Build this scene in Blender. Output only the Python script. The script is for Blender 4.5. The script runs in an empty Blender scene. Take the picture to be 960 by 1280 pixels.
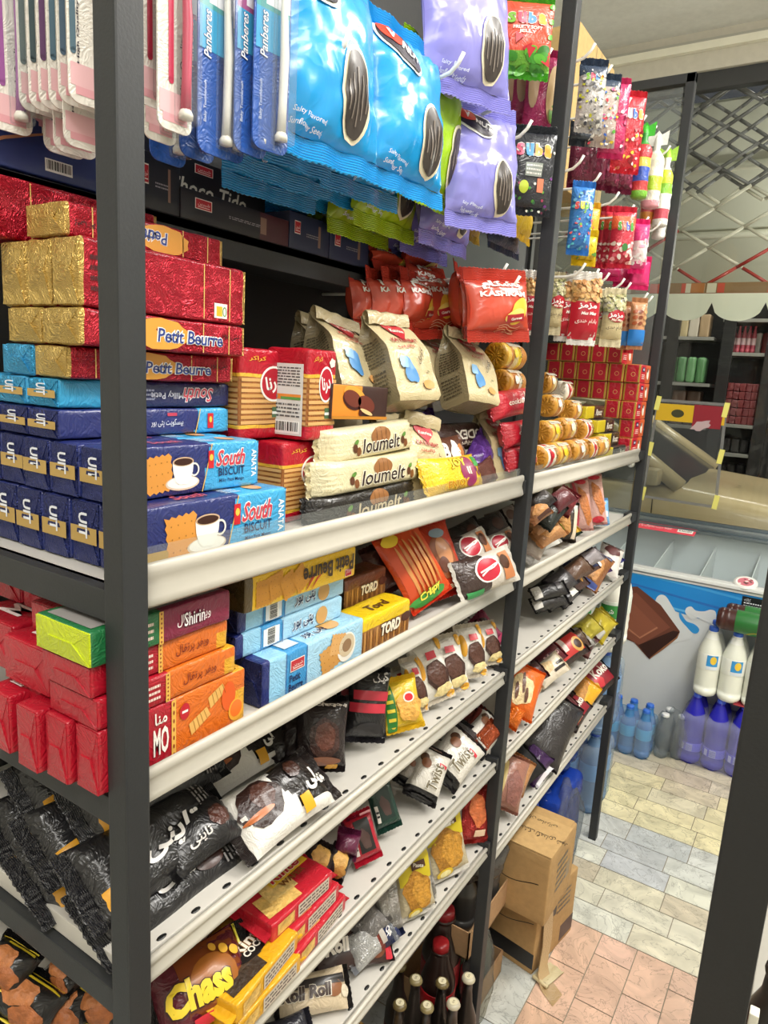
import bpy, bmesh, math, random
from mathutils import Vector, Matrix, noise
random.seed(7)
SC = bpy.context.scene
COL = SC.collection
V = Vector
# ------------------------------------------------------------------ camera
FPX = 874.2
CR = Vector((0.83865474, 0.54154033, 0.05824337))
CD = Vector((0.15367247, -0.13267289, -0.97917449))
CF = Vector((-0.52253516, 0.83013973, -0.19448659))
EYE = Vector((0, 0, 1.5))
def ray(u, v): return CR*((u-480)/FPX) + CD*((v-640)/FPX) + CF
def P(u, v, x=None, y=None, z=None):
    d = ray(u, v)
    if x is not None: return EYE + d*((x-EYE.x)/d.x)
    if y is not None: return EYE + d*((y-EYE.y)/d.y)
    return EYE + d*((z-EYE.z)/d.z)
cam_d = bpy.data.cameras.new('camera'); cam = bpy.data.objects.new('camera', cam_d); COL.objects.link(cam)
cam_d.sensor_fit = 'HORIZONTAL'; cam_d.sensor_width = 36; cam_d.lens = 36*FPX/960
cam_d.clip_start = 0.02
mw = Matrix.Identity(4)
for i in range(3):
    mw[i][0] = CR[i]; mw[i][1] = -CD[i]; mw[i][2] = -CF[i]; mw[i][3] = EYE[i]
cam.matrix_world = mw
SC.camera = cam
# ------------------------------------------------------------------ colour and materials
def lin(c):
    return c/12.92 if c <= .04045 else ((c+.055)/1.055)**2.4
_cc = {}
def hx(s):
    if not isinstance(s, str): return s
    if s not in _cc:
        h = s.lstrip('#'); _cc[s] = tuple(lin(int(h[i:i+2], 16)/255) for i in (0, 2, 4)) + (1.0,)
    return _cc[s]
MATS = {}
def finish(name, rough=.4, metal=0, coat=0, bump=0, bscale=60, trans=0, spec=.5, vary=0, kind='noise', emit=0, detail=3):
    m = bpy.data.materials.new(name); m.use_nodes = True
    nt = m.node_tree; N = nt.nodes; L = nt.links
    b = N['Principled BSDF']; out = N['Material Output']
    at = N.new('ShaderNodeAttribute'); at.attribute_name = 'Col'
    csock = at.outputs['Color']
    tc = N.new('ShaderNodeTexCoord')
    if vary:
        nz = N.new('ShaderNodeTexNoise'); nz.inputs['Scale'].default_value = bscale*.6; nz.inputs['Detail'].default_value = 4
        L.new(tc.outputs['Object'], nz.inputs['Vector'])
        mr = N.new('ShaderNodeMapRange'); mr.inputs['From Min'].default_value = .3; mr.inputs['From Max'].default_value = .7
        mr.inputs['To Min'].default_value = 1-vary; mr.inputs['To Max'].default_value = 1+vary
        L.new(nz.outputs['Fac'], mr.inputs['Value'])
        mx = N.new('ShaderNodeVectorMath'); mx.operation = 'SCALE'
        L.new(csock, mx.inputs[0]); L.new(mr.outputs['Result'], mx.inputs['Scale'])
        csock = mx.outputs['Vector']
    L.new(csock, b.inputs['Base Color'])
    b.inputs['Roughness'].default_value = rough; b.inputs['Metallic'].default_value = metal
    b.inputs['Coat Weight'].default_value = coat; b.inputs['Coat Roughness'].default_value = .12
    b.inputs['Specular IOR Level'].default_value = spec
    if bump:
        if kind == 'crinkle':
            n1 = N.new('ShaderNodeTexNoise'); n1.inputs['Scale'].default_value = bscale*.7; n1.inputs['Detail'].default_value = 2; n1.inputs['Distortion'].default_value = 1.2
            t = N.new('ShaderNodeTexVoronoi'); t.inputs['Scale'].default_value = bscale; t.feature = 'F1'
            mxv = N.new('ShaderNodeMix'); mxv.data_type = 'VECTOR'; mxv.inputs[0].default_value = .25
            L.new(tc.outputs['Object'], mxv.inputs[4]); L.new(n1.outputs['Color'], mxv.inputs[5])
            L.new(tc.outputs['Object'], n1.inputs['Vector']); L.new(mxv.outputs[1], t.inputs['Vector'])
            h = t.outputs['Distance']
        else:
            t = N.new('ShaderNodeTexNoise'); t.inputs['Scale'].default_value = bscale; t.inputs['Detail'].default_value = detail
            L.new(tc.outputs['Object'], t.inputs['Vector']); h = t.outputs['Fac']
        bp = N.new('ShaderNodeBump'); bp.inputs['Strength'].default_value = bump; bp.inputs['Distance'].default_value = .004
        L.new(h, bp.inputs['Height']); L.new(bp.outputs['Normal'], b.inputs['Normal'])
    if emit:
        L.new(csock, b.inputs['Emission Color']); b.inputs['Emission Strength'].default_value = emit
    if trans:
        tr = N.new('ShaderNodeBsdfTransparent'); ms = N.new('ShaderNodeMixShader'); ms.inputs[0].default_value = trans
        L.new(csock, tr.inputs['Color'])
        L.new(b.outputs[0], ms.inputs[1]); L.new(tr.outputs[0], ms.inputs[2]); L.new(ms.outputs[0], out.inputs['Surface'])
    MATS[name] = m
    return m
finish('film', .3, 0, .2, .3, 38, kind='crinkle')
finish('bagfilm', .27, 0, .25, .3, 15, kind='crinkle')
finish('thinfilm', .1, 0, 0, .4, 40, trans=.9, kind='crinkle')
finish('film_matte', .42, 0, .05, .25, 40, kind='crinkle')
finish('foil', .3, .55, .2, .6, 70, kind='crinkle')
finish('wrap', .33, 0, .35, .3, 45, kind='crinkle')
finish('print', .38, 0, .1, 0)
finish('carton', .45, 0, .1, .05, 200)
finish('kraft', .8, 0, 0, .15, 120, vary=.07)
finish('clear', .12, 0, 0, .5, 45, trans=.8, kind='crinkle')
finish('clear_hard', .05, 0, 0, 0, trans=.94)
finish('smoky', .12, 0, .2, .4, 40, trans=.45, kind='crinkle')
finish('liquid', .12, 0, .3, .08, 30, trans=.45)
finish('plastic', .35, 0, .1, 0)
finish('black_steel', .5, 0, 0, .05, 400, vary=.06)
finish('white_steel', .38, 0, .15, .02, 30, vary=.03)
finish('steel', .3, .9, 0, 0)
finish('food', .55, 0, .05, .8, 160, vary=.25)
finish('choc', .35, 0, .2, .7, 140, vary=.15)
finish('paint', .28, 0, .5, 0)
finish('wall', .85, 0, 0, .1, 60, vary=.04)
finish('cloth', .9, 0, 0, .1, 200)
# ------------------------------------------------------------------ mesh builder
class MB:
    def __init__(s): s.v = []; s.f = []; s.c = []; s.m = []; s.s = []; s.mats = []
    def mi(s, m):
        if m not in s.mats: s.mats.append(m)
        return s.mats.index(m)
    def add(s, vs, fs, col, mat='print', smooth=True, M=None):
        o = len(s.v); k = s.mi(mat)
        s.v += [M @ V(p) for p in vs] if M is not None else [V(p) for p in vs]
        per = isinstance(col, list)
        if not per: c = hx(col)
        for i, f in enumerate(fs):
            s.f.append([a+o for a in f]); s.c.append(hx(col[i]) if per else c); s.m.append(k); s.s.append(smooth)
        return s
    def merge(s, o, M=None):
        base = len(s.v)
        s.v += [M @ p for p in o.v] if M is not None else o.v
        for f, c, m, sm in zip(o.f, o.c, o.m, o.s):
            s.f.append([a+base for a in f]); s.c.append(c); s.m.append(s.mi(o.mats[m])); s.s.append(sm)
        return s
    def mesh(s, name):
        me = bpy.data.meshes.new(name)
        me.from_pydata([tuple(p) for p in s.v], [], s.f)
        for m in s.mats: me.materials.append(MATS[m])
        me.polygons.foreach_set('material_index', s.m)
        me.polygons.foreach_set('use_smooth', s.s)
        a = me.color_attributes.new('Col', 'FLOAT_COLOR', 'CORNER')
        flat = []
        for p, c in zip(me.polygons, s.c): flat += list(c)*p.loop_total
        a.data.foreach_set('color', flat)
        me.update()
        return me
    # solids
    def box(s, a, b, col, mat='print', smooth=False, M=None):
        x0, y0, z0 = a; x1, y1, z1 = b
        vs = [(x0,y0,z0),(x1,y0,z0),(x1,y1,z0),(x0,y1,z0),(x0,y0,z1),(x1,y0,z1),(x1,y1,z1),(x0,y1,z1)]
        return s.add(vs, [(0,3,2,1),(4,5,6,7),(0,1,5,4),(1,2,6,5),(2,3,7,6),(3,0,4,7)], col, mat, smooth, M)
    def bbox(s, a, b, col, mat='print', r=.002, M=None):   # bevelled box
        bm = bmesh.new(); bmesh.ops.create_cube(bm, size=1)
        for v in bm.verts:
            v.co = V([ (a[i]+b[i])/2 + v.co[i]*(b[i]-a[i]) for i in range(3)])
        bmesh.ops.bevel(bm, geom=bm.edges[:], offset=r, segments=2, affect='EDGES', profile=.7)
        bm.verts.index_update()
        s.add([v.co.copy() for v in bm.verts], [[v.index for v in f.verts] for f in bm.faces], col, mat, False, M); bm.free(); return s
    def lathe(s, prof, col, mat='plastic', n=20, M=None, cols=None, wob=None):
        vs = []; fs = []; cc = []
        for i, (r, z) in enumerate(prof):
            for k in range(n):
                a = 2*math.pi*k/n; rr = r*(1+(wob(a, z) if wob else 0)); vs.append((rr*math.cos(a), rr*math.sin(a), z))
        for i in range(len(prof)-1):
            for k in range(n):
                k2 = (k+1) % n; fs.append((i*n+k, i*n+k2, (i+1)*n+k2, (i+1)*n+k)); cc.append(cols[i] if cols else col)
        fs.append(tuple(range(n))[::-1]); cc.append(cols[0] if cols else col)
        fs.append(tuple((len(prof)-1)*n+k for k in range(n))); cc.append(cols[-1] if cols else col)
        return s.add(vs, fs, cc, mat, True, M)
    def tube(s, pts, r, col, mat='plastic', n=8, closed=False):
        pts = [V(p) for p in pts]; vs = []; fs = []
        up = V((0,0,1)); 
        for i, p in enumerate(pts):
            t = (pts[min(i+1, len(pts)-1)] - pts[max(i-1, 0)]).normalized()
            a = t.cross(up)
            if a.length < .05: a = t.cross(V((1,0,0)))
            a.normalize(); b = t.cross(a); rr = r[i] if isinstance(r, (list, tuple)) else r
            for k in range(n):
                g = 2*math.pi*k/n; vs.append(p + a*(rr*math.cos(g)) + b*(rr*math.sin(g)))
        for i in range(len(pts)-1):
            for k in range(n):
                k2 = (k+1) % n; fs.append((i*n+k, (i+1)*n+k, (i+1)*n+k2, i*n+k2))
        fs.append(tuple(range(n))); fs.append(tuple((len(pts)-1)*n+k for k in range(n))[::-1])
        return s.add(vs, fs, col, mat, True)
    def extr(s, poly, z0, z1, col, mat='print', M=None, smooth=False):   # polygon in xy extruded along z
        n = len(poly); vs = [(x, y, z0) for x, y in poly] + [(x, y, z1) for x, y in poly]
        fs = [tuple(range(n))[::-1], tuple(range(n, 2*n))] + [(i, (i+1) % n, n+(i+1) % n, n+i) for i in range(n)]
        return s.add(vs, fs, col, mat, smooth, M)
    # printed shapes laid on a surface function (x, y) -> (point, normal)
    def decal(s, surf, shp, col, lift=.0006, mat='print'):
        vs, fs = shp; out = []
        for x, y in vs:
            p, n = surf(x, y); out.append(p + n*lift)
        return s.add(out, fs, col, mat, True)
# ------------------------------------------------------------------ 2D shapes
def rect(x0, y0, x1, y1, nx=1, ny=1):
    vs = [(x0+(x1-x0)*i/nx, y0+(y1-y0)*j/ny) for j in range(ny+1) for i in range(nx+1)]
    fs = [(j*(nx+1)+i, j*(nx+1)+i+1, (j+1)*(nx+1)+i+1, (j+1)*(nx+1)+i) for j in range(ny) for i in range(nx)]
    return vs, fs
def ell(cx, cy, rx, ry, n=20, rings=1, rot=0, wob=0, wn=5, seed=0):
    vs = [(cx, cy)]; fs = []; c, q = math.cos(rot), math.sin(rot); rnd = random.Random(seed); ph = rnd.random()*6
    for k in range(1, rings+1):
        for i in range(n):
            a = 2*math.pi*i/n; w = 1 + wob*math.sin(wn*a+ph)
            x = rx*k/rings*math.cos(a)*w; y = ry*k/rings*math.sin(a)*w
            vs.append((cx+x*c-y*q, cy+x*q+y*c))
    for i in range(n): fs.append((0, 1+i, 1+(i+1) % n))
    for k in range(1, rings):
        o = 1+(k-1)*n
        for i in range(n): fs.append((o+i, o+n+i, o+n+(i+1) % n, o+(i+1) % n))
    return vs, fs
def poly(*pts):
    return list(pts), [tuple(range(len(pts)))]
def ring(cx, cy, rx, ry, w, n=24):
    vs = []; fs = []
    for i in range(n):
        a = 2*math.pi*i/n
        vs += [(cx+rx*math.cos(a), cy+ry*math.sin(a)), (cx+(rx-w)*math.cos(a), cy+(ry-w)*math.sin(a))]
    for i in range(n):
        j = (i+1) % n; fs.append((2*i, 2*j, 2*j+1, 2*i+1))
    return vs, fs
def band(pts, w):     # stroke along a polyline
    vs = []; fs = []; n = len(pts)
    for i, p in enumerate(pts):
        a = pts[max(i-1, 0)]; b = pts[min(i+1, n-1)]; dx, dy = b[0]-a[0], b[1]-a[1]; l = math.hypot(dx, dy) or 1
        ww = w[i] if isinstance(w, (list, tuple)) else w
        vs += [(p[0]-dy/l*ww/2, p[1]+dx/l*ww/2), (p[0]+dy/l*ww/2, p[1]-dx/l*ww/2)]
    for i in range(n-1): fs.append((2*i, 2*i+1, 2*i+3, 2*i+2))
    return vs, fs
def tri(cx, cy, r, rot=0): return poly(*[(cx+r*math.cos(rot+k*2.0944), cy+r*math.sin(rot+k*2.0944)) for k in range(3)])
def rot2(shp, a, cx=0, cy=0):
    c, q = math.cos(a), math.sin(a); vs, fs = shp
    return [(cx+(x-cx)*c-(y-cy)*q, cy+(x-cx)*q+(y-cy)*c) for x, y in vs], fs
# Arabic-script joining: letters to presentation forms (isolated, final, initial, medial)
_AR = {'ا':'FE8D FE8E','ب':'FE8F FE90 FE91 FE92','پ':'FB56 FB57 FB58 FB59','ت':'FE95 FE96 FE97 FE98','ج':'FE9D FE9E FE9F FEA0','چ':'FB7A FB7B FB7C FB7D','ح':'FEA1 FEA2 FEA3 FEA4','خ':'FEA5 FEA6 FEA7 FEA8','د':'FEA9 FEAA','ر':'FEAD FEAE','ز':'FEAF FEB0','س':'FEB1 FEB2 FEB3 FEB4','ش':'FEB5 FEB6 FEB7 FEB8','ع':'FEC9 FECA FECB FECC','غ':'FECD FECE FECF FED0','ف':'FED1 FED2 FED3 FED4','ق':'FED5 FED6 FED7 FED8','ک':'FB8E FB8F FB90 FB91','گ':'FB92 FB93 FB94 FB95','ل':'FEDD FEDE FEDF FEE0','م':'FEE1 FEE2 FEE3 FEE4','ن':'FEE5 FEE6 FEE7 FEE8','و':'FEED FEEE','ه':'FEE9 FEEA FEEB FEEC','ی':'FBFC FBFD FBFE FBFF','ژ':'FB8A FB8B','ط':'FEC1 FEC2 FEC3 FEC4','ص':'FEB9 FEBA FEBB FEBC'}
def farsi(s):
    out = []; 
    for i, ch in enumerate(s):
        if ch not in _AR: out.append(ch); continue
        f = [chr(int(h, 16)) for h in _AR[ch].split()]
        pj = i > 0 and s[i-1] in _AR and len(_AR[s[i-1]].split()) == 4
        nj = len(f) == 4 and i+1 < len(s) and s[i+1] in _AR
        out.append(f[3] if pj and nj else f[1] if pj else f[2] if nj else f[0])
    return ''.join(out[::-1])
_tc = {}
def text(s, cx, cy, h, w=None, rot=0, bold=0, shear=0, flip=False, maxlen=None, track=1):
    """filled lettering centred on (cx, cy): cap height about h, optional total width w"""
    key = (s, bold, shear, track)
    if key not in _tc:
        cu = bpy.data.curves.new('t', 'FONT'); cu.body = s; cu.size = 1; cu.offset = bold; cu.shear = shear; cu.resolution_u = 2; cu.space_character = track
        ob = bpy.data.objects.new('t', cu); me = ob.to_mesh()
        vs = [(p.co.x, p.co.y) for p in me.vertices]; fs = [tuple(f.vertices) for f in me.polygons]
        ob.to_mesh_clear(); bpy.data.objects.remove(ob); bpy.data.curves.remove(cu)
        x0 = min([p[0] for p in vs] or [0]); x1 = max([p[0] for p in vs] or [1]); y0 = min([p[1] for p in vs] or [0]); y1 = max([p[1] for p in vs] or [1])
        _tc[key] = (vs, fs, x0, x1, y0, y1)
    vs, fs, x0, x1, y0, y1 = _tc[key]
    sy = h/max(y1-y0, .01); sx = (w/max(x1-x0, .01)) if w else sy
    mx, my = (x0+x1)/2, (y0+y1)/2
    g = -1 if flip else 1
    o = [((x-mx)*sx*g, (y-my)*sy*g) for x, y in vs]
    c, q = math.cos(rot), math.sin(rot)
    o = [(cx+x*c-y*q, cy+x*q+y*c) for x, y in o]
    shp = (o, fs)
    return subdiv(shp, maxlen) if maxlen else shp
def subdiv(shp, maxlen):
    bm = bmesh.new(); bv = [bm.verts.new((x, y, 0)) for x, y in shp[0]]
    for f in shp[1]:
        try: bm.faces.new([bv[i] for i in f])
        except ValueError: pass
    for _ in range(3):
        es = [e for e in bm.edges if e.calc_length() > maxlen]
        if not es: break
        bmesh.ops.subdivide_edges(bm, edges=es, cuts=1)
        bmesh.ops.triangulate(bm, faces=[f for f in bm.faces if len(f.verts) > 4])
    bm.verts.index_update()
    r = ([(v.co.x, v.co.y) for v in bm.verts], [[v.index for v in f.verts] for f in bm.faces]); bm.free()
    return r
# ------------------------------------------------------------------ objects
def tagged(o, label, cat, group=None, kind=None):
    if label: o['label'] = label
    if cat: o['category'] = cat
    if group: o['group'] = group
    if kind: o['kind'] = kind
    return o
def raw(name, me, parent=None, M=None):
    o = bpy.data.objects.new(name, me if not isinstance(me, MB) else me.mesh(name)); COL.objects.link(o)
    if parent: o.parent = parent
    if M is not None: o.matrix_world = M
    return o
def bake(parts):       # [(name, MB or mesh, [subparts]), ...] -> same with mesh data
    out = []
    for p in parts:
        me = p[1].mesh(p[0]) if isinstance(p[1], MB) else p[1]
        out.append((p[0], me, bake(p[2]) if len(p) > 2 else []) + tuple(p[3:]))
    return out
def emit(name, label, cat, M, parts, group=None):
    """one thing: a single mesh, or an Empty carrying its parts (and their sub-parts)"""
    parts = bake(parts)
    if len(parts) == 1 and not parts[0][2]:
        o = raw(name, parts[0][1], None, M)
    else:
        o = bpy.data.objects.new(name, None); COL.objects.link(o); o.empty_display_size = .02; o.matrix_world = M
        def sub(ps, par):
            for p in ps:
                c = raw(p[0], p[1], par)
                if len(p) > 3 and p[3]: c['label'] = p[3]
                sub(p[2], c)
        sub(parts, o)
    return tagged(o, label, cat, group)
def struct(name, mb, label=None):
    o = raw(name, mb); o['kind'] = 'structure'
    if label: o['label'] = label
    return o
def frame(o, xd, yd):
    x = V(xd).normalized(); y = V(yd); y = (y - x*y.dot(x)).normalized(); z = x.cross(y)
    m = Matrix.Identity(4)
    for i in range(3): m[i][0] = x[i]; m[i][1] = y[i]; m[i][2] = z[i]; m[i][3] = o[i]
    return m
def face_aisle(o, yaw=0, lean=0, roll=0):
    """local x along the shelf (+y world), local y up, front towards the aisle"""
    return Matrix.Translation(V(o)) @ Matrix.Rotation(yaw, 4, 'Z') @ frame((0,0,0), (0,1,0), (0,0,1)) @ Matrix.Rotation(-lean, 4, 'X') @ Matrix.Rotation(roll, 4, 'Z')
def lying(o, yaw=0, tilt=0, roll=0):
    """flat on a shelf: local x along the shelf, local y towards the back, front up"""
    return Matrix.Translation(V(o)) @ Matrix.Rotation(yaw, 4, 'Z') @ frame((0,0,0), (0,1,0), (-1,0,0)) @ Matrix.Rotation(tilt, 4, 'X') @ Matrix.Rotation(roll, 4, 'Y')
# ------------------------------------------------------------------ package shapes
def bface(side, w, h, d):
    """flat face of a centred w x h x d block: (x, y) -> point, normal.  front +z, back, left -x, right +x, top +y, bottom"""
    X, Y, Z = V((1,0,0)), V((0,1,0)), V((0,0,1))
    o, a, b, n = {'front': (Z*d/2, X, Y, Z), 'back': (-Z*d/2, -X, Y, -Z), 'left': (-X*w/2, Z, Y, -X), 'right': (X*w/2, -Z, Y, X), 'top': (Y*h/2, X, -Z, Y), 'bottom': (-Y*h/2, X, Z, -Y)}[side]
    return lambda x, y: (o + a*x + b*y, n)
def block(w, h, d, r=.003, wr=0, colfn=None, mat='wrap', n=(10, 6, 5), seed=0, fold=0):
    """wrapped rectangular pack, rounded and crinkled; colfn(side, u, v) with u, v in -1..1"""
    mb = MB(); so = V((seed*3.1, seed*1.7, seed*.9)); cache = {}
    nx, ny, nz = n
    def pt(p):
        q = V((max(-w/2+r, min(w/2-r, p.x)), max(-h/2+r, min(h/2-r, p.y)), max(-d/2+r, min(d/2-r, p.z))))
        dd = p - q
        if dd.length > 1e-9: p = q + dd.normalized()*min(r, dd.length)
        if wr:
            k = noise.noise_vector(p*45 + so)*wr + noise.noise_vector(p*110 + so)*wr*.5
            p = p + k
        return p
    for side, (na, nb) in {'front': (nx, ny), 'back': (nx, ny), 'left': (nz, ny), 'right': (nz, ny), 'top': (nx, nz), 'bottom': (nx, nz)}.items():
        f = bface(side, w, h, d); A = {'front': w, 'back': w, 'left': d, 'right': d, 'top': w, 'bottom': w}[side]; B = {'front': h, 'back': h, 'left': h, 'right': h, 'top': d, 'bottom': d}[side]
        def line(L, k):
            e = [-L/2, -L/2+r*.35, -L/2+r]; m = [-L/2+r+(L-2*r)*i/k for i in range(1, k)]
            return e + m + [L/2-r, L/2-r*.35, L/2]
        xs, ys = line(A, na), line(B, nb)
        vs = [pt(f(x, y)[0]) for y in ys for x in xs]; fs = []; cc = []; W = len(xs)
        for j in range(len(ys)-1):
            for i in range(W-1):
                fs.append((j*W+i, j*W+i+1, (j+1)*W+i+1, (j+1)*W+i))
                u = (xs[i]+xs[i+1])/A; v = (ys[j]+ys[j+1])/B
                cc.append(colfn(side, u, v) if callable(colfn) else colfn)
        mb.add(vs, fs, cc, mat)
    return mb
def end_flaps(w, h, d, side, col, mat='foil', r=.003, t=.0016):
    """the folded wrapper end of a pack: two side tucks under two trapezoid flaps"""
    mb = MB(); f = bface(side, w, h, d)
    A, B = {'left': (d, h), 'right': (d, h), 'top': (w, d), 'bottom': (w, d), 'front': (w, h)}[side]
    a, b = A/2-r*.5, B/2-r*.5
    def quad(pts, lift):
        up = [f(x, y)[0] + f(x, y)[1]*(lift*(.25 if k in (0, 1) else 1)) for k, (x, y) in enumerate(pts)]
        dn = [f(x, y)[0] - f(x, y)[1]*.001 for x, y in pts]; n = len(pts)
        mb.add(up+dn, [tuple(range(n))] + [(i, n+i, n+(i+1) % n, (i+1) % n) for i in range(n)], col, mat, False)
    quad([(-a, b), (-a, -b), (-a*.25, -b*.5), (-a*.25, b*.5)], t*.7)
    quad([(a, -b), (a, b), (a*.25, b*.5), (a*.25, -b*.5)], t*.7)
    quad([(a, b), (-a, b), (-a*.35, -b*.15), (a*.35, -b*.15)], t*1.2)
    quad([(-a, -b), (a, -b), (a*.45, b*.12), (-a*.45, b*.12)], t*1.8)
    return mb
class Pillow:
    """flow-wrapped bag: x width, y length, seals at both y ends, front +z"""
    def __init__(s, w, h, t, px=2.2, py=2.6, ex=.55, ey=.6, pinch=.07, seal=.012, wr=.0015, seed=0, bend=0, sag=0, flat_back=0, nx=18, ny=26, dent=0, twist=0, lumps=0, lumpf=60):
        s.__dict__.update(locals()); s.hb = h-2*seal; s.so = V((seed*2.3, seed*5.1, seed*1.3))
    def thick(s, a, b):
        a = min(1, abs(a)); b = min(1, abs(b))
        return s.t/2*max(0, 1-a**s.px)**s.ex*max(0, 1-b**s.py)**s.ey
    def deform(s, p):
        if s.bend: p = V((p.x, p.y, p.z - s.bend*(p.y/(s.h/2))**2))
        if s.twist:
            a = s.twist*p.y/(s.h/2); p = V((p.x*math.cos(a)-p.z*math.sin(a), p.y, p.x*math.sin(a)+p.z*math.cos(a)))
        return p
    def pos(s, x, y, side=1):
        a = 2*x/s.w; b = 2*y/s.hb
        zz = s.thick(a, b)
        xx = x*(1 - s.pinch*(1-min(1, abs(b))**2)) if abs(b) < 1 else x
        if side < 0 and s.flat_back: zz *= 1-s.flat_back
        k = math.exp(-(1-min(1, abs(b)))*7)
        pl = math.sin(x/s.w*math.pi*14 + s.seed)*.06*s.t*k*(1 if abs(b) < 1 else .25)
        q = V((x, y, 5*side))
        nz = (noise.noise(q*22 + s.so)*1.0 + noise.noise(q*55 + s.so)*.6)*s.wr*(.3 + min(1, zz/(s.t*.25)))
        if s.dent: nz -= s.dent*max(0, noise.noise(q*14 + s.so*2))
        if s.lumps: nz += s.lumps*abs(noise.noise(q*s.lumpf + s.so))
        return s.deform(V((xx, y, side*(zz + nz + .0004) + pl)))
    def surf(s, side=1):
        def f(x, y):
            e = .002; p = s.pos(x, y, side); n = (s.pos(x+e, y, side)-p).cross(s.pos(x, y+e, side)-p)
            n.normalize()
            if side < 0: n = -n
            return p, n
        return f
    def back(s):
        g = s.surf(-1)
        return lambda x, y: g(-x, y)
    def body(s, colfn, mat='film', mb=None):
        mb = mb or MB(); W = s.nx+1
        for side in (1, -1):
            vs = []; fs = []; cc = []
            for j in range(s.ny+1):
                for i in range(W):
                    vs.append(s.pos((-.5+i/s.nx)*s.w, (-.5+j/s.ny)*s.hb, side))
            for j in range(s.ny):
                for i in range(s.nx):
                    q = (j*W+i, j*W+i+1, (j+1)*W+i+1, (j+1)*W+i); fs.append(q if side > 0 else q[::-1])
                    u = -1+2*(i+.5)/s.nx; v = -1+2*(j+.5)/s.ny
                    cc.append(colfn(u, v, side) if callable(colfn) else colfn)
            mb.add(vs, fs, cc, mat)
        return mb
    def seal_mb(s, end, col, mat='film', zig=.0015, ridges=8):
        mb = MB(); n = max(16, int(s.w/.004)//2*2); vs = []; fs = []; rows = ridges*2
        for j in range(rows+1):
            y = end*(s.hb/2 - .0006 + (s.seal+.0006)*j/rows)
            for i in range(n+1):
                x = (-.5+i/n)*s.w
                yy = y + (end*zig*(1 if i % 2 else -1)*.5 if j == rows else 0)
                p = s.deform(V((x, yy, (.0007 if j % 2 else -.0005) + math.sin(x/s.w*math.pi*6+s.seed*2)*.035*s.t)))
                vs.append(p)
        for j in range(rows):
            for i in range(n):
                q = (j*(n+1)+i, j*(n+1)+i+1, (j+1)*(n+1)+i+1, (j+1)*(n+1)+i); fs.append(q if end > 0 else q[::-1])
        mb.add(vs, fs, col, mat, False); return mb
# ================================================================== the room
X0 = -.463                                # front plane of the rack posts
Y1, Y2, Y3 = .347, 1.236, 2.19            # near faces of the three posts
XB = -.90                                 # back panel
def node_mat(name):
    m = bpy.data.materials.new(name); m.use_nodes = True; MATS[name] = m
    return m, m.node_tree.nodes, m.node_tree.links, m.node_tree.nodes['Principled BSDF']
# marble tiles: every tile a face with its own stone colour, veins in the material
m, N, L, B = node_mat('marble')
at = N.new('ShaderNodeAttribute'); at.attribute_name = 'Col'
tc = N.new('ShaderNodeTexCoord')
n1 = N.new('ShaderNodeTexNoise'); n1.inputs['Scale'].default_value = 9; n1.inputs['Detail'].default_value = 8; n1.inputs['Distortion'].default_value = 1.6
n2 = N.new('ShaderNodeTexVoronoi'); n2.feature = 'DISTANCE_TO_EDGE'; n2.inputs['Scale'].default_value = 11
ad = N.new('ShaderNodeVectorMath'); ad.operation = 'MULTIPLY_ADD'; ad.inputs[1].default_value = (.35, .35, .35)
L.new(tc.outputs['Object'], n1.inputs['Vector']); L.new(n1.outputs['Color'], ad.inputs[0]); L.new(tc.outputs['Object'], ad.inputs[2]); L.new(ad.outputs[0], n2.inputs['Vector'])
r1 = N.new('ShaderNodeMapRange'); r1.inputs['From Min'].default_value = 0; r1.inputs['From Max'].default_value = .03; r1.inputs['To Min'].default_value = .6; r1.inputs['To Max'].default_value = 1
L.new(n2.outputs['Distance'], r1.inputs['Value'])
r2 = N.new('ShaderNodeMapRange'); r2.inputs['From Min'].default_value = .3; r2.inputs['From Max'].default_value = .7; r2.inputs['To Min'].default_value = .72; r2.inputs['To Max'].default_value = 1.12
L.new(n1.outputs['Fac'], r2.inputs['Value'])
mu = N.new('ShaderNodeMath'); mu.operation = 'MULTIPLY'; L.new(r1.outputs[0], mu.inputs[0]); L.new(r2.outputs[0], mu.inputs[1])
sc = N.new('ShaderNodeVectorMath'); sc.operation = 'SCALE'; L.new(at.outputs['Color'], sc.inputs[0]); L.new(mu.outputs[0], sc.inputs['Scale'])
L.new(sc.outputs['Vector'], B.inputs['Base Color']); B.inputs['Roughness'].default_value = .32
rows = [ # y0, y1, stone colours
 (.0,.9,None),]
fl = MB(); rnd = random.Random(3)
fl.add([(-1.6,-1.6,-.003),(2.2,-1.6,-.003),(2.2,3.75,-.003),(-1.6,3.75,-.003)], [(0,1,2,3)], '8f8674', 'kraft', False)
def tile(x0, y0, x1, y1, c):
    g = .0012; k = rnd.uniform(.93, 1.05); q = hx(c); q = (q[0]*k, q[1]*k, q[2]*k*rnd.uniform(.96,1.03), 1)
    fl.add([(x0+g,y0+g,0),(x1-g,y0+g,0),(x1-g,y1-g,0),(x0+g,y1-g,0)], [(0,1,2,3)], q, 'marble', False)
TL = .197
def row(y0, y1, off, cols):
    k = 0; x = off - TL*8
    while x < 2.0:
        if x > -1.6: tile(x, y0, x+TL, y1, cols[k % len(cols)] if isinstance(cols, list) else cols)
        x += TL; k += 1
GW, GC, GY, CRM, PK = 'dfdfd2', 'd8d2bd', 'b9bcbd', 'e9dfb4', 'dcb8a0'
row(1.80, 1.893, -.265, [GC, 'd2d2c6']); row(1.893, 1.985, -.175, ['d9d5c0']); row(1.985, 2.077, -.215, ['cfc4ae', GC])
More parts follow.
